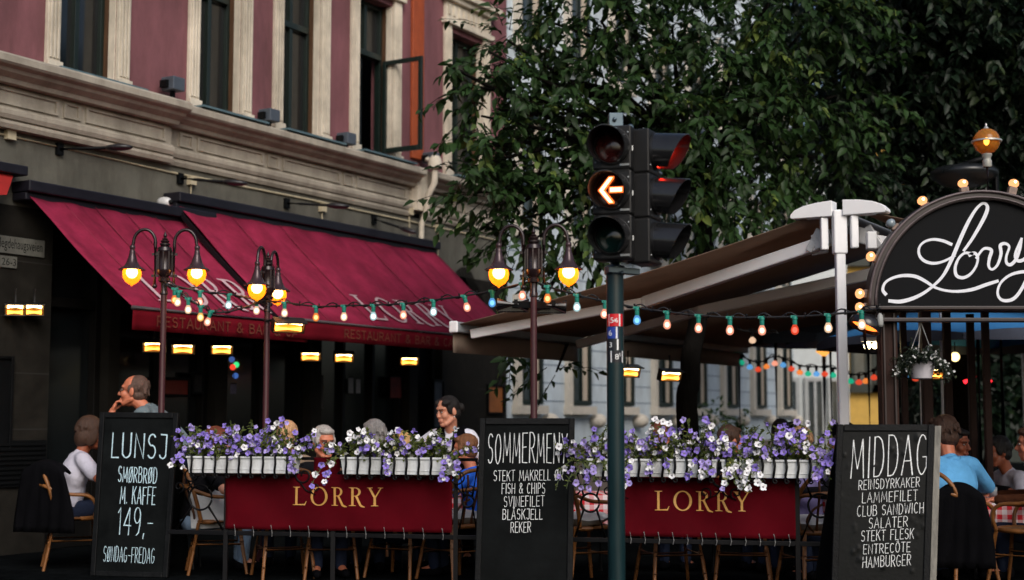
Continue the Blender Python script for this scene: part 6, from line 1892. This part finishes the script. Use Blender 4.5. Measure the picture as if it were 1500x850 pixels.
def table(px, D, w, d, rz, label, lab2, h=.56):
    p = at(px, 615, D)
    p.z = GZ
    t = thing('terrace_table', label, 'table', p, rz, group='small tables on the terrace')
    mb = MB(); mb.obox((-w / 2, -d / 2, h - GZ - .025), V((w, 0, 0)), V((0, d, 0)), V((0, 0, .022))); mb.build('table_top', m_brown, t, local=True, bevel=.004)
    for sx in (1, -1):
        for sy in (1, -1):
            mb = MB(); mb.tube([(sx * (w / 2 - .06), sy * (d / 2 - .06), 0), (sx * (w / 2 - .06), sy * (d / 2 - .06), h - GZ - .026)], .018, 8); mb.build('leg', m_iron, t, local=True)
    # cloth: top plus hanging skirt, with UVs in metres
    n = 16; vs, fs, uv = [], [], []
    drop = .26; zt = h - GZ + .003
    xs = [-w / 2 - drop] + [-w / 2 + w * i / n for i in range(n + 1)] + [w / 2 + drop]
    ys = [-d / 2 - drop] + [-d / 2 + d * i / n for i in range(n + 1)] + [d / 2 + drop]
    for y in ys:
        for x in xs:
            ox, oy = abs(x) > w / 2 + 1e-6, abs(y) > d / 2 + 1e-6
            X = max(-w / 2 - .012, min(w / 2 + .012, x)); Y_ = max(-d / 2 - .012, min(d / 2 + .012, y)); z = zt
            if ox or oy:
                z = zt - drop * (1.25 if ox and oy else 1)
                X += (.035 * math.sin(y * 14) + .02) * (1 if x > 0 else -1) * ox
                Y_ += (.035 * math.sin(x * 14) + .02) * (1 if y > 0 else -1) * oy
            vs.append((X, Y_, z)); uv.append((x, y))
    m = len(xs)
    fs = [(j * m + i, j * m + i + 1, (j + 1) * m + i + 1, (j + 1) * m + i) for j in range(len(ys) - 1) for i in range(m - 1)]
    me = bpy.data.meshes.new('tablecloth'); me.from_pydata(vs, [], fs)
    ul = me.uv_layers.new(name='UVMap')
    for l in me.loops: ul.data[l.index].uv = uv[l.vertex_index]
    me.materials.append(m_ging); me.shade_smooth()
    o = bpy.data.objects.new('tablecloth', me); COL.objects.link(o); o.location = p; o.rotation_euler = (0, 0, rz)
    tag(o, lab2, 'tablecloth', 'red and white gingham tablecloths')
    return t
table(520, 12.9, .9, .75, R(10), 'table behind the left red banner, between the grey-haired man and the man in glasses', 'red and white gingham cloth behind the left red banner')
table(690, 12.6, .7, .7, R(0), 'table in front of the waitress, hidden by the middle chalkboard', 'red and white gingham cloth in front of the waitress')
table(842, 12.2, .62, .6, R(5), 'table in the gap left of the traffic light pole', 'red and white gingham cloth showing in the gap left of the traffic light pole', h=.58)
table(1120, 12.5, 1.0, .75, R(-12), 'table behind the right red banner', 'red and white gingham cloth behind the right red banner')
table(1462, 12.0, .62, .6, R(-10), 'table at the lower right edge beyond the blue shirt', 'red and white gingham cloth at the lower right, under the small glass', h=.55)
p = at(1455, 727, 11.9); p.z = .553
t = thing('drinking_glass', 'small drinking glass standing on the gingham cloth at the lower right', 'glass', p)
gm2 = mat('grey_glass', (.30, .34, .36), .1, spec=.8)
mb = MB(); mb.lathe([(.001, .005), (.026, .005), (.030, .0), (.034, .09), (.031, .09), (.027, .008), (.001, .008)], p, ZU, 18); mb.build('glass_body', gm2, t, smooth=True)
# cushion and coat at the left chairs, cushion in the gap
def cushion(px, D, z, rz, label, tilt=0):
    p = at(px, 615, D); p.z = z
    mb = MB(); n = 10; vs = []
    for s in (1, -1):
        for j in range(n + 1):
            for i in range(n + 1):
                x, y = -1 + 2 * i / n, -1 + 2 * j / n
                k = (1 - x ** 4) * (1 - y ** 4)
                vs.append(V((x * .19, y * .19, s * .055 * k ** .5 + .006 * math.sin(x * 6 + y * 5))))
    M_ = Matrix.Rotation(rz, 3, 'Z') @ Matrix.Rotation(tilt, 3, 'X')
    vs = [p + M_ @ v for v in vs]
    m = n + 1
    fs = [(b0 + j * m + i, b0 + j * m + i + 1, b0 + (j + 1) * m + i + 1, b0 + (j + 1) * m + i) for b0 in (0, m * m) for j in range(n) for i in range(n)]
    o = mb.add(vs, fs).build('cushion', m_cush, smooth=True)
    return tag(o, label, 'cushion', 'pale cushions on the chairs')
cushion(314, 12.3, .45, R(20), 'pale cushion leaning in the chair at the left end of the railing', R(62))
cushion(852, 11.62, .405, R(-20), 'pale cushion on the chair seat left of the traffic light pole')
cushion(668, 11.82, .405, R(30), 'pale cushion on the chair seat left of the middle chalkboard')
cushion(1190, 11.17, .405, R(10), 'pale cushion on the chair seat behind the scroll panel left of the right chalkboard')
m_blk = mat('black_cloth', (.003, .003, .004), .9, var=.3, bump=.2, bscale=90, spec=.05)
def drape(px, pz, D, w, h, rz, label, name='coat', m_=None):
    p = at(px, 615, D)
    mb = MB(); n, k = 16, 12; vs = []
    X = V((math.cos(rz), math.sin(rz), 0)); Yv = V((-math.sin(rz), math.cos(rz), 0))
    for j in range(k + 1):
        for i in range(n + 1):
            s, q = i / n - .5, j / k
            fold = .022 * math.sin(i * 1.9 + j * .35) + .012 * math.sin(i * 3.7)
            ww = w * (1.0 - .35 * (1 - q) ** 2 + .1 * q)
            y = (-.09 + .05 * q if q > .12 else .06 - 1.1 * q) + fold * q
            z = pz - h * max(0, q - .12) + (.0 if q > .12 else -.03 * (.12 - q) / .12) - .10 * (2 * s) ** 2 * (1 - q)
            vs.append(V((p.x, p.y, 0)) + X * (s * ww) + Yv * y + ZU * z)
    m = n + 1
    fs = [(j * m + i, j * m + i + 1, (j + 1) * m + i + 1, (j + 1) * m + i) for j in range(k) for i in range(n)]
    o = mb.add(vs, fs).build(name, m_ or m_blk, smooth=True, normals=False, solid=.02)
    return tag(o, label, name)
drape(74, .86, 12.5, .56, .72, R(-20), 'black coat hung over the chair back beside the woman in the white t-shirt')
drape(1400, .72, 11.15, .48, .75, R(-12), 'black jacket hung over the chair right of the right chalkboard', 'jacket')

# ================================================================== PEOPLE
SKIN = {'fair': mat('fair_skin', srgb(214, 150, 122), .5, var=.08, scale=10), 'ruddy': mat('ruddy_skin', srgb(196, 118, 88), .5, var=.10, scale=10), 'tan': mat('tanned_skin', srgb(150, 84, 58), .5, var=.10, scale=10)}
def hair_mat(name, c, var=.35): return mat(name, c, .55, var=var, scale=22, stretch=(3, 3, .7), bump=.6, bscale=55, spec=.4)
HAIR = {'grey': hair_mat('grey_hair', srgb(128, 124, 122)), 'white': hair_mat('white_hair', srgb(176, 170, 164)), 'brown': hair_mat('brown_hair', srgb(66, 44, 32)), 'dark': hair_mat('dark_hair', (.010, .008, .007)),
        'blond': hair_mat('blond_hair', srgb(190, 150, 96)), 'auburn': hair_mat('auburn_hair', srgb(104, 48, 28)), 'sand': hair_mat('sandy_hair', srgb(196, 152, 112)), 'chestnut': hair_mat('chestnut_hair', srgb(120, 78, 48)), 'greybrown': hair_mat('grey_brown_hair', srgb(92, 70, 60))}
m_eye, m_brow, m_lip = mat('eye_dark', (.012, .009, .008), .2), mat('eyebrow_dark', (.02, .014, .01), .8), mat('lip', srgb(168, 82, 74), .5)
m_eyew = mat('eye_white', (.5, .47, .44), .3)
def remesh(mb, name, m_, parent, vox, sm=3):
    me = bpy.data.meshes.new('tmp')
    me.from_pydata([tuple(v) for v in mb.v], [], mb.f)
    bm = bmesh.new(); bm.from_mesh(me); bmesh.ops.recalc_face_normals(bm, faces=bm.faces); bm.to_mesh(me); bm.free()
    o = bpy.data.objects.new('tmp', me)
    COL.objects.link(o)
    md = o.modifiers.new('r', 'REMESH'); md.mode = 'VOXEL'; md.voxel_size = vox
    ms = o.modifiers.new('s', 'SMOOTH'); ms.iterations = sm; ms.factor = .5
    dg = bpy.context.evaluated_depsgraph_get()
    me2 = bpy.data.meshes.new_from_object(o.evaluated_get(dg))
    bpy.data.objects.remove(o); bpy.data.meshes.remove(me)
    me2.name = name
    inv = wmat(parent).inverted()
    me2.transform(inv)
    me2.shade_smooth()
    me2.materials.clear(); me2.materials.append(m_)
    n = bpy.data.objects.new(name, me2); COL.objects.link(n); n.parent = parent
    return n
def ik(a, b_, l1, l2, pole):
    d = b_ - a
    L = min(d.length, (l1 + l2) * .995)
    dn = d.normalized()
    x = (l1 * l1 - l2 * l2 + L * L) / (2 * L)
    h = math.sqrt(max(0, l1 * l1 - x * x))
    pv = pole - dn * pole.dot(dn)
    pv.normalize()
    return a + dn * x + pv * h, a + dn * L
def hand(mb, w, d, palm, curl=.5, side=1, s=1.0):
    """wrist W, pointing D, palm facing PALM."""
    d = d.normalized(); palm = (palm - d * palm.dot(d)).normalized(); x = d.cross(palm) * side
    mb.cap(w - d * .01, w + d * .02, .024 * s, .026 * s)
    mb.ell(w + d * .05 * s, (.040 * s, .048 * s, .016 * s), Matrix((x, d, palm)).transposed())
    for k, (o, L) in enumerate(((-.029, .062), (-.010, .072), (.010, .068), (.028, .054))):
        p = w + d * .088 * s + x * o * s
        a = 0.0
        rr = .0095 * s
        for seg, f in enumerate((.45, .32, .25)):
            a += curl * (1.15, 1.2, .8)[seg] * (1 + .06 * k)
            q = p + (d * math.cos(a) + palm * math.sin(a)) * L * f * s
            mb.cap(p, q, rr, rr * .92); p = q; rr *= .92
    p = w + d * .03 * s - x * .034 * s
    q = p + (d * .6 - x * .6 + palm * .45).normalized() * .038 * s
    mb.cap(p, q, .012 * s, .0105 * s); mb.cap(q, q + (d * .85 - x * .1 + palm * .5).normalized() * .03 * s, .0105 * s, .009 * s)
NP = [0]
def person(label, hpx, D, face, pose='sit', s=1.0, hs=1.1, hyaw=0, hpitch=0, lean=8, skin='fair', hair=None, style='short', top=None, sleeve='short', bottom=None, rhand=None, lhand=None, detail=False, extras=(), vox=.012, hand_dirs=None, collar=False, shoes=True, width=1.0, hroll=0, poles=None, nose=1.0):
    """FACE: heading in degrees, 0 = away from the camera, 90 = towards the left of the photo, 180 = towards the camera."""
    hc = at(hpx[0], hpx[1], D)
    yaw = R(face)
    Lr = Matrix.Rotation(-R(lean), 3, 'X')
    hip0 = V((0, 0, 0))
    def sp(v): return Lr @ V(v)
    head_rel = sp((0, .02, .60)) + V((0, .03, .085))
    hz = (hc.z - GZ) / s - head_rel.z                     # hip height above the ground
    Z = Matrix.Rotation(yaw, 3, 'Z')
    root = hc - Z @ (V((head_rel.x, head_rel.y, 0)) * s); root.z = GZ
    t = thing('person', label, 'person', root)
    hip = V((0, 0, hz))
    def Wd(v): return root + (Z @ V(v)) * s
    up = lambda v: hip + sp(v)
    body, shirt, pants, shoe = MB(), MB(), MB(), MB()
    def capB(mb, a, b_, r1, r2): mb.cap(Wd(a), Wd(b_), r1 * s, r2 * s)
    def ellB(mb, c, r, pitch=0):
        mb.ell(Wd(c), tuple(x * s for x in r), Z @ Matrix.Rotation(-R(pitch), 3, 'X'))
    w = width
    sh = {sg: up((sg * .165 * w, 0, .445)) for sg in (1, -1)}
    # legs
    legs = []
    for sg in (1, -1):
        hj = hip + V((sg * .085, 0, -.01))
        if pose == 'sit':
            kz = min(hz + .03, .50)
            kn = V((sg * .11, math.sqrt(max(.02, .42 ** 2 - (hz - kz) ** 2)), kz))
            an = V((sg * .10, kn.y - .02, .085)) if kz < .52 else V((sg * .1, kn.y, kz - .41))
            if hz > .6: an = V((sg * .10, kn.y - .04, max(.085, kz - .40)))
        else:
            kn = V((sg * .095, .04, hz * .52)); an = V((sg * .10, .0, .085))
        to = an + V((sg * .02, .14, -.045))
        legs.append((hj, kn, an, to))
    for hj, kn, an, to in legs:
        capB(body, hj, kn, .072, .050); capB(body, kn, an, .048, .034); capB(body, an, to, .034, .028)
        capB(pants, hj, kn, .092, .066); capB(pants, kn, an + V((0, 0, .01)), .064, .052)
        capB(shoe, an + V((0, -.03, -.035)), to, .044, .036)
    capB(body, hip + V((-.05, 0, 0)), hip + V((.05, 0, 0)), .11, .11); capB(body, hip, up((0, 0, .22)), .115, .12)
    ellB(body, up((0, .0, .33)), (.155 * w, .105, .17), lean); capB(body, up((0, -.01, .42)), up((0, .02, .56)), .055, .048)
    capB(body, sh[-1], sh[1], .055, .055)
    capB(pants, hip + V((-.06, 0, .0)), hip + V((.06, 0, .0)), .128, .128); capB(pants, hip, up((0, 0, .10)), .128, .126)
    capB(shirt, up((0, 0, .02)), up((0, .0, .2)), .140, .136); capB(shirt, up((-.05, 0, .02)), up((.05, 0, .02)), .132, .132)
    ellB(shirt, up((0, .0, .32)), (.178 * w, .124, .19), lean); capB(shirt, sh[-1] + sp((.02, 0, .004)), sh[1] + sp((-.02, 0, .004)), .068, .068)
    capB(shirt, up((0, -.015, .43)), up((0, -.005, .482)), .085, .064)
    # arms
    sk, slv = SKIN[skin], .0
    arms = {}
    for sg, tgt in ((1, rhand), (-1, lhand)):
        if tgt is None: tgt = (sg * .16, .34, -.17) if pose == 'sit' else (sg * .05, .10, -.52)
        pole = Lr @ V((poles or {}).get(sg, (sg * .8, -.5, -.6)))
        e, wv = ik(sh[sg], sh[sg] + V(tgt), .285, .25, pole)
        arms[sg] = (sh[sg], e, wv)
        capB(body, sh[sg], e, .048, .038); capB(body, e, wv, .038, .026)
        if sleeve == 'long':
            capB(shirt, sh[sg], e, .066, .054); capB(shirt, e, e.lerp(wv, .93), .053, .040)
        elif sleeve == 'rolled':
            capB(shirt, sh[sg], e, .066, .056); capB(shirt, e, e.lerp(wv, .2), .054, .05)
        else:
            capB(shirt, sh[sg], sh[sg].lerp(e, .68), .070, .066)
        hd, pm = (hand_dirs or {}).get(sg, (None, None))
        dv = (wv - e).normalized() if hd is None else V(hd)
        pv = V((0, .2, -1)) if pm is None else V(pm)
        hand(body, Wd(wv), Z @ dv, Z @ pv, .55, sg, s)
    # head
    HM = Z @ Matrix.Rotation(R(hyaw), 3, 'Z') @ Matrix.Rotation(-R(hpitch), 3, 'X') @ Matrix.Rotation(R(hroll), 3, 'Y')
    k = s * hs
    def H(v): return hc + (HM @ V(v)) * k
    def hell(mb, c, r, m3=None): mb.ell(H(c), tuple(x * k for x in r), HM if m3 is None else HM @ m3, 16, 11)
    def hcap(mb, a, b_, r1, r2): mb.cap(H(a), H(b_), r1 * k, r2 * k)
    body.cap(Wd(up((0, .0, .50))), H((0, -.015, -.06)), .050 * s, .054 * k)
    hell(body, (0, -.012, .030), (.074, .094, .088)); hell(body, (0, .028, -.038), (.056, .064, .080)); hell(body, (0, .070, -.098), (.026, .022, .020))
    hell(body, (0, .066, .030), (.054, .024, .022)); hell(body, (.036, .060, -.026), (.026, .028, .030)); hell(body, (-.036, .060, -.026), (.026, .028, .030))
    hcap(body, (.052, -.0, -.06), (.03, .06, -.095), .022, .018); hcap(body, (-.052, -.0, -.06), (-.03, .06, -.095), .022, .018)
    hcap(body, (0, .088, .012), (0, .090 + .020 * nose, -.026), .0085 * (.5 + .5 * nose), .0130 * (.4 + .6 * nose)); hell(body, (0, .086 + .018 * nose, -.031), (.017 * (.3 + .7 * nose), .012, .009))
    hell(body, (0, .088, -.064), (.026, .012, .016))
    for sg in (1, -1): hell(body, (sg * .077, -.006, -.008), (.010, .020, .033), Matrix.Rotation(R(sg * 18), 3, 'Z'))
    vx = .0058 if detail else vox
    remesh(body, 'body', sk, t, vx * (1.0 if detail else 1), 2)
    ey = MB(); eb = MB(); lp = MB(); ew = MB()
    for sg in (1, -1):
        hell(ew, (sg * .030, .0835, .006), (.0135, .007, .0065)); hell(ey, (sg * .030, .0885, .006), (.0070, .004, .0066))
        hcap(ey, (sg * .016, .0895, .0115), (sg * .044, .0825, .011), .0022, .0018)
        hcap(eb, (sg * .014, .0920, .025), (sg * .046, .0790, .027), .0042, .0030)
    hcap(lp, (-.019, .0925, -.062), (.019, .0925, -.062), .0032, .0032); hcap(lp, (-.012, .0945, -.0635), (.012, .0945, -.0635), .0045, .0045); hcap(lp, (-.010, .0935, -.0705), (.010, .0935, -.0705), .0048, .0048)
    ew.build('eyes', m_eyew, t, smooth=True); ey.build('irises', m_eye, t, smooth=True); eb.build('eyebrows', m_brow, t, smooth=True); lp.build('lips', m_lip, t, smooth=True)
    # hair
    hm = MB(); r = random.Random(hash(label) % 1000 if False else len(label) * 7 + int(hpx[0]))
    if style == 'receding':
        hell(hm, (0, -.034, .034), (.081, .083, .089)); hell(hm, (0, -.042, -.03), (.074, .064, .052)); hell(hm, (.068, .004, .014), (.013, .026, .034)); hell(hm, (-.068, .004, .014), (.013, .026, .034))
    elif style in ('short', 'neat'):
        hell(hm, (0, -.022, .042), (.083, .094, .090)); hell(hm, (0, -.042, -.028), (.076, .066, .060)); hell(hm, (.066, .014, .012), (.017, .034, .040)); hell(hm, (-.066, .014, .012), (.017, .034, .040)); hell(hm, (0, .046, .088), (.060, .040, .028))
    elif style == 'bob':
        hell(hm, (0, -.022, .040), (.088, .098, .094)); hell(hm, (0, -.045, -.045), (.088, .070, .085)); hell(hm, (.074, .0, -.03), (.020, .050, .075)); hell(hm, (-.074, .0, -.03), (.020, .050, .075)); hell(hm, (0, .044, .090), (.064, .042, .028))
    elif style == 'long':
        hell(hm, (0, -.022, .040), (.086, .097, .092)); hell(hm, (0, -.060, -.08), (.086, .056, .14)); hell(hm, (.072, -.012, -.04), (.022, .048, .10)); hell(hm, (-.072, -.012, -.04), (.022, .048, .10)); hell(hm, (0, .042, .090), (.062, .042, .026))
    elif style == 'bun':
        hell(hm, (0, -.018, .036), (.079, .093, .088)); hell(hm, (0, -.050, -.03), (.072, .056, .056)); hell(hm, (.046, .030, .070), (.032, .048, .032)); hell(hm, (-.046, .030, .070), (.032, .048, .032)); hell(hm, (.066, .014, .020), (.013, .034, .046)); hell(hm, (-.066, .014, .020), (.013, .034, .046)); hell(hm, (.0, -.128, .000), (.038, .034, .040)); hell(hm, (.0, -.105, .006), (.03, .03, .03))
    for _ in range({'receding': 16, 'short': 34, 'neat': 20, 'bob': 46, 'long': 46, 'bun': 0}[style]):      # locks that break the outline
        a, e_ = r.uniform(R(150), R(390)), r.uniform(-.2, 1.3)
        if style == 'receding': e_ = r.uniform(-.4, .6); a = r.uniform(R(190), R(350))
        c = V((.078 * math.cos(a) * math.cos(e_), -.024 + .090 * math.sin(a) * math.cos(e_), .035 + .088 * math.sin(e_)))
        d_ = V((math.cos(a) * .3, math.sin(a) * .3, -.9 if e_ < .7 else -.2)) * r.uniform(.02, .045)
        hcap(hm, c, c + d_, .012, .007)
    hm_o = remesh(hm, 'hair', HAIR[hair], t, .006 if detail else .0085, 1)
    # clothes
    remesh(shirt, 'shirt', top, t, .010 if detail else .014, 3)
    if bottom: remesh(pants, 'trousers', bottom, t, .016, 3)
    if shoes: remesh(shoe, 'shoes', m_blk, t, .012, 2)
    if collar:
        cm = MB(); base = up((0, .012, .495))
        for sg in (1, -1):
            vs = [up((sg * .062, -.045, .50)), up((sg * .072, .0, .505)), up((sg * .045, .062, .470)), up((sg * .006, .080, .450)), up((sg * .080, -.050, .462)), up((sg * .094, .01, .455)), up((sg * .075, .085, .415)), up((sg * .03, .098, .415))]
            cm.add([Wd(v) for v in vs], [(0, 1, 5, 4), (1, 2, 6, 5), (2, 3, 7, 6)])
        vs = [up((.062, -.045, .50)), up((0, -.066, .508)), up((-.062, -.045, .50)), up((.080, -.050, .462)), up((0, -.086, .468)), up((-.080, -.050, .462))]
        cm.add([Wd(v) for v in vs], [(0, 1, 4, 3), (1, 2, 5, 4)])
        cm.build('collar', top if collar is True else collar, t, smooth=True, solid=.006, normals=False)
    return dict(t=t, H=H, Wd=Wd, up=up, hcap=hcap, hell=hell, Z=Z, s=s, k=k, sh=sh, arms=arms, capB=capB, ellB=ellB, sp=sp)
def cloth(name, c, **kw): return mat(name, c, .88, var=.14, scale=7, bump=.6, bscale=14, spec=.1, **kw)
m_polo, m_wshirt, m_wtee = cloth('grey_blue_polo', srgb(108, 122, 128)), cloth('white_shirt', srgb(226, 226, 236)), cloth('white_tee', srgb(196, 194, 208))
m_dkshirt, m_blueshirt, m_lav, m_brjkt, m_bluetop, m_beige = cloth('dark_shirt', (.006, .006, .008)), cloth('light_blue_shirt', srgb(96, 164, 216)), cloth('lavender_top', srgb(120, 112, 156)), cloth('brown_jacket', srgb(72, 40, 24)), cloth('bright_blue_top', srgb(40, 96, 206)), cloth('beige_top', srgb(150, 130, 110))
m_jean, m_ltjean, m_redtop = cloth('dark_jeans', srgb(34, 42, 62)), cloth('light_jeans', srgb(120, 142, 168)), cloth('dull_red_top', srgb(120, 40, 36))
def specs(P, m_=None):
    mb = MB(); hc_ = P['hcap']; H = P['H']
    for sg in (1, -1):
        ring = [H((sg * .031 + .023 * math.cos(a), .100 + (-.010 * abs(sg * .031 + .023 * math.cos(a)) / .05), .002 + .016 * math.sin(a))) for a in [2 * math.pi * i / 16 for i in range(16)]]
        mb.tube(ring, .0019 * P['k'], 5, closed=True)
        mb.tube([H((sg * .054, .088, .006)), H((sg * .080, .0, .008))], .0019 * P['k'], 5)
    mb.tube([H((-.009, .101, .004)), H((.009, .101, .004))], .0019 * P['k'], 5)
    mb.build('glasses', mat('dark_spectacle_frame', (.02, .02, .025), .25), P['t'], smooth=True)
# 1 the man with his hand at his chin
P = person('balding man in a grey blue polo and glasses looking left, hand at his mouth', (196, 573), 12.75, 84, 'sit', 1.08, 1.10, 4, -2, 40, 'ruddy', 'greybrown', 'receding', m_polo, 'short', m_jean, rhand=(.0, .20, -.30), lhand=(.13, .315, .015), detail=True, collar=True, hand_dirs={-1: ((.18, -.35, .9), (.25, -1, -.2))}, poles={-1: (-.25, .5, -1)})
specs(P)
st = thing('bar_stool', 'tall black bar stool under the balding man, behind the left chalkboard', 'stool', P['t'].location)
q = V(P['t'].location); hz_ = 0.62
mb = MB(); mb.lathe([(.001, hz_ - .03), (.17, hz_ - .03), (.18, hz_ - .01), (.17, hz_), (.001, hz_)], q, ZU, 20); mb.build('seat', m_blk, st, smooth=True, angle=40)
for k in range(4):
    a = R(45 + 90 * k); mb = MB(); mb.tube([q + V((.12 * math.cos(a), .12 * math.sin(a), hz_ - .03)), q + V((.2 * math.cos(a), .2 * math.sin(a), 0))], .014, 8); mb.build('leg', m_iron, st)
# 2 woman in a white t-shirt at the left
person('woman with pinned brown hair in a white t-shirt, bending right behind the left chalkboard', (133, 634), 12.9, -62, 'sit', 1.05, 1.12, 0, 14, 16, 'tan', 'brown', 'bob', m_wtee, 'short', m_jean)
# 3 and on: the diners behind the left banner
person('seated person in black at the left end of the railing, face hidden by petunias', (318, 648), 12.45, -70, 'sit', 1.0, 1.05, 0, 10, 12, 'fair', 'auburn', 'bob', m_dkshirt, 'short', m_ltjean)
person('blond seated person whose hair just shows above the leftmost flower box', (420, 638), 12.6, 20, 'sit', 1.0, 1.05, 0, 0, 8, 'fair', 'sand', 'short', m_beige, 'long', m_jean)
P = person('white-haired man with glasses facing right, between the two left flower boxes', (475, 648), 12.2, 198, 'sit', 1.0, 1.12, 10, 8, 8, 'ruddy', 'white', 'neat', m_dkshirt, 'long', m_jean, detail=True)
specs(P)
person('grey-haired man seen from behind, ear and neck showing above the flower box', (547, 640), 12.1, 14, 'sit', 1.0, 1.16, 14, 4, 8, 'ruddy', 'grey', 'short', m_dkshirt, 'long', m_jean, detail=True)
person('blond woman with a bob seen from behind, right of the grey-haired man', (589, 657), 12.3, -8, 'sit', 1.0, 1.12, 0, 8, 10, 'fair', 'blond', 'bob', m_beige, 'long', m_jean)
# the waitress
P = person('smiling dark-haired waitress in a white shirt and black vest leaning over the table', (656, 602), 12.85, 160, 'stand', 1.02, 1.10, -32, 12, 20, 'fair', 'dark', 'bun', m_wshirt, 'rolled', m_blk, rhand=(.36, .16, -.22), lhand=(-.10, .22, -.36), detail=True, collar=True, width=1.02, nose=.6)
vb = MB()
def vcap(a, b_, r1, r2): vb.cap(P['Wd'](a), P['Wd'](b_), r1 * P['s'], r2 * P['s'])
U = P['up']
vcap(U((0, 0, .02)), U((0, 0, .2)), .152, .150)
vb.ell(P['Wd'](U((0, .004, .255))), tuple(x * P['s'] for x in (.192, .140, .17)), P['Z'] @ Matrix.Rotation(-R(20), 3, 'X'))
for sg in (1, -1):
    vcap(U((sg * .088, .092, .30)), U((sg * .096, .050, .445)), .080, .074); vcap(U((sg * .085, -.06, .30)), U((sg * .095, -.04, .43)), .085, .068); vcap(U((sg * .096, .045, .452)), U((sg * .098, -.04, .464)), .071, .071)
vb.ell(P['Wd'](U((0, -.045, .37))), tuple(x * P['s'] for x in (.165, .10, .11)), P['Z'])
remesh(vb, 'vest', m_blk, P['t'], .010, 3)
er = MB(); P['hell'](er, (-.082, .004, -.046), (.005, .005, .007)); P['hell'](er, (.082, .004, -.046), (.005, .005, .007)); er.build('earrings', mat('pearl', (.7, .66, .6), .2), P['t'], smooth=True)
person('brown-haired child in a bright blue top seated in front of the waitress', (681, 658), 12.0, 70, 'sit', .95, 1.05, 10, 6, 10, 'ruddy', 'chestnut', 'short', m_bluetop, 'short', m_jean)
# behind the right banner
person('auburn-haired person whose head shows above the petunias right of the traffic light pole', (968, 640), 12.2, -30, 'sit', 1.0, 1.06, 0, 6, 8, 'ruddy', 'auburn', 'short', m_redtop, 'long', m_jean)
person('dark-haired person with an orange-lit cheek facing right above the right red banner', (1070, 646), 12.2, -55, 'sit', 1.0, 1.06, -10, 6, 8, 'ruddy', 'brown', 'short', m_dkshirt, 'long', m_jean)
person('black-haired diner far back, left one of the two dark heads beside the black pole', (1144, 634), 14.6, 170, 'sit', 1.0, 1.1, 0, 0, 6, 'tan', 'dark', 'bob', m_dkshirt, 'long', m_jean)
person('black-haired diner far back, right one of the two dark heads beside the black pole', (1162, 638), 14.9, 200, 'sit', 1.0, 1.1, 0, 0, 6, 'tan', 'dark', 'short', m_dkshirt, 'long', m_jean)
person('sandy-haired person in a lavender top behind the rightmost flower box', (1172, 650), 11.75, 12, 'sit', 1.0, 1.12, 0, 6, 6, 'fair', 'sand', 'short', m_lav, 'short', m_jean)
P = person('person in a black cap behind the left edge of the right chalkboard', (1234, 645), 11.6, 60, 'sit', 1.0, 1.10, 0, 4, 6, 'ruddy', 'dark', 'short', m_dkshirt, 'long', m_jean)
cp = MB(); P['hell'](cp, (0, -.015, .058), (.088, .102, .080)); P['hell'](cp, (0, .10, .048), (.062, .055, .010)); remesh(cp, 'cap', m_blk, P['t'], .008, 2)
# right of the right chalkboard
person('man in a light blue shirt seen from behind, right of the right chalkboard', (1381, 636), 11.55, 18, 'sit', 1.08, 1.12, 20, 6, 14, 'ruddy', 'brown', 'short', m_blueshirt, 'long', m_jean, detail=True, width=1.1, collar=True)
person('brown-haired woman facing right behind the man in the light blue shirt', (1402, 650), 12.6, 205, 'sit', 1.0, 1.15, 14, 8, 6, 'tan', 'dark', 'long', m_dkshirt, 'long', m_jean, detail=True)
person('person in a white shirt leaning over the gingham table at the right', (1462, 662), 13.0, 100, 'sit', 1.05, 1.08, 0, 10, 22, 'tan', 'dark', 'short', m_wtee, 'short', m_jean)
person('person in a brown jacket cut off by the right edge of the photo', (1512, 650), 11.7, 70, 'sit', 1.1, 1.08, 0, 6, 12, 'ruddy', 'brown', 'short', m_brjkt, 'long', m_jean, width=1.1)
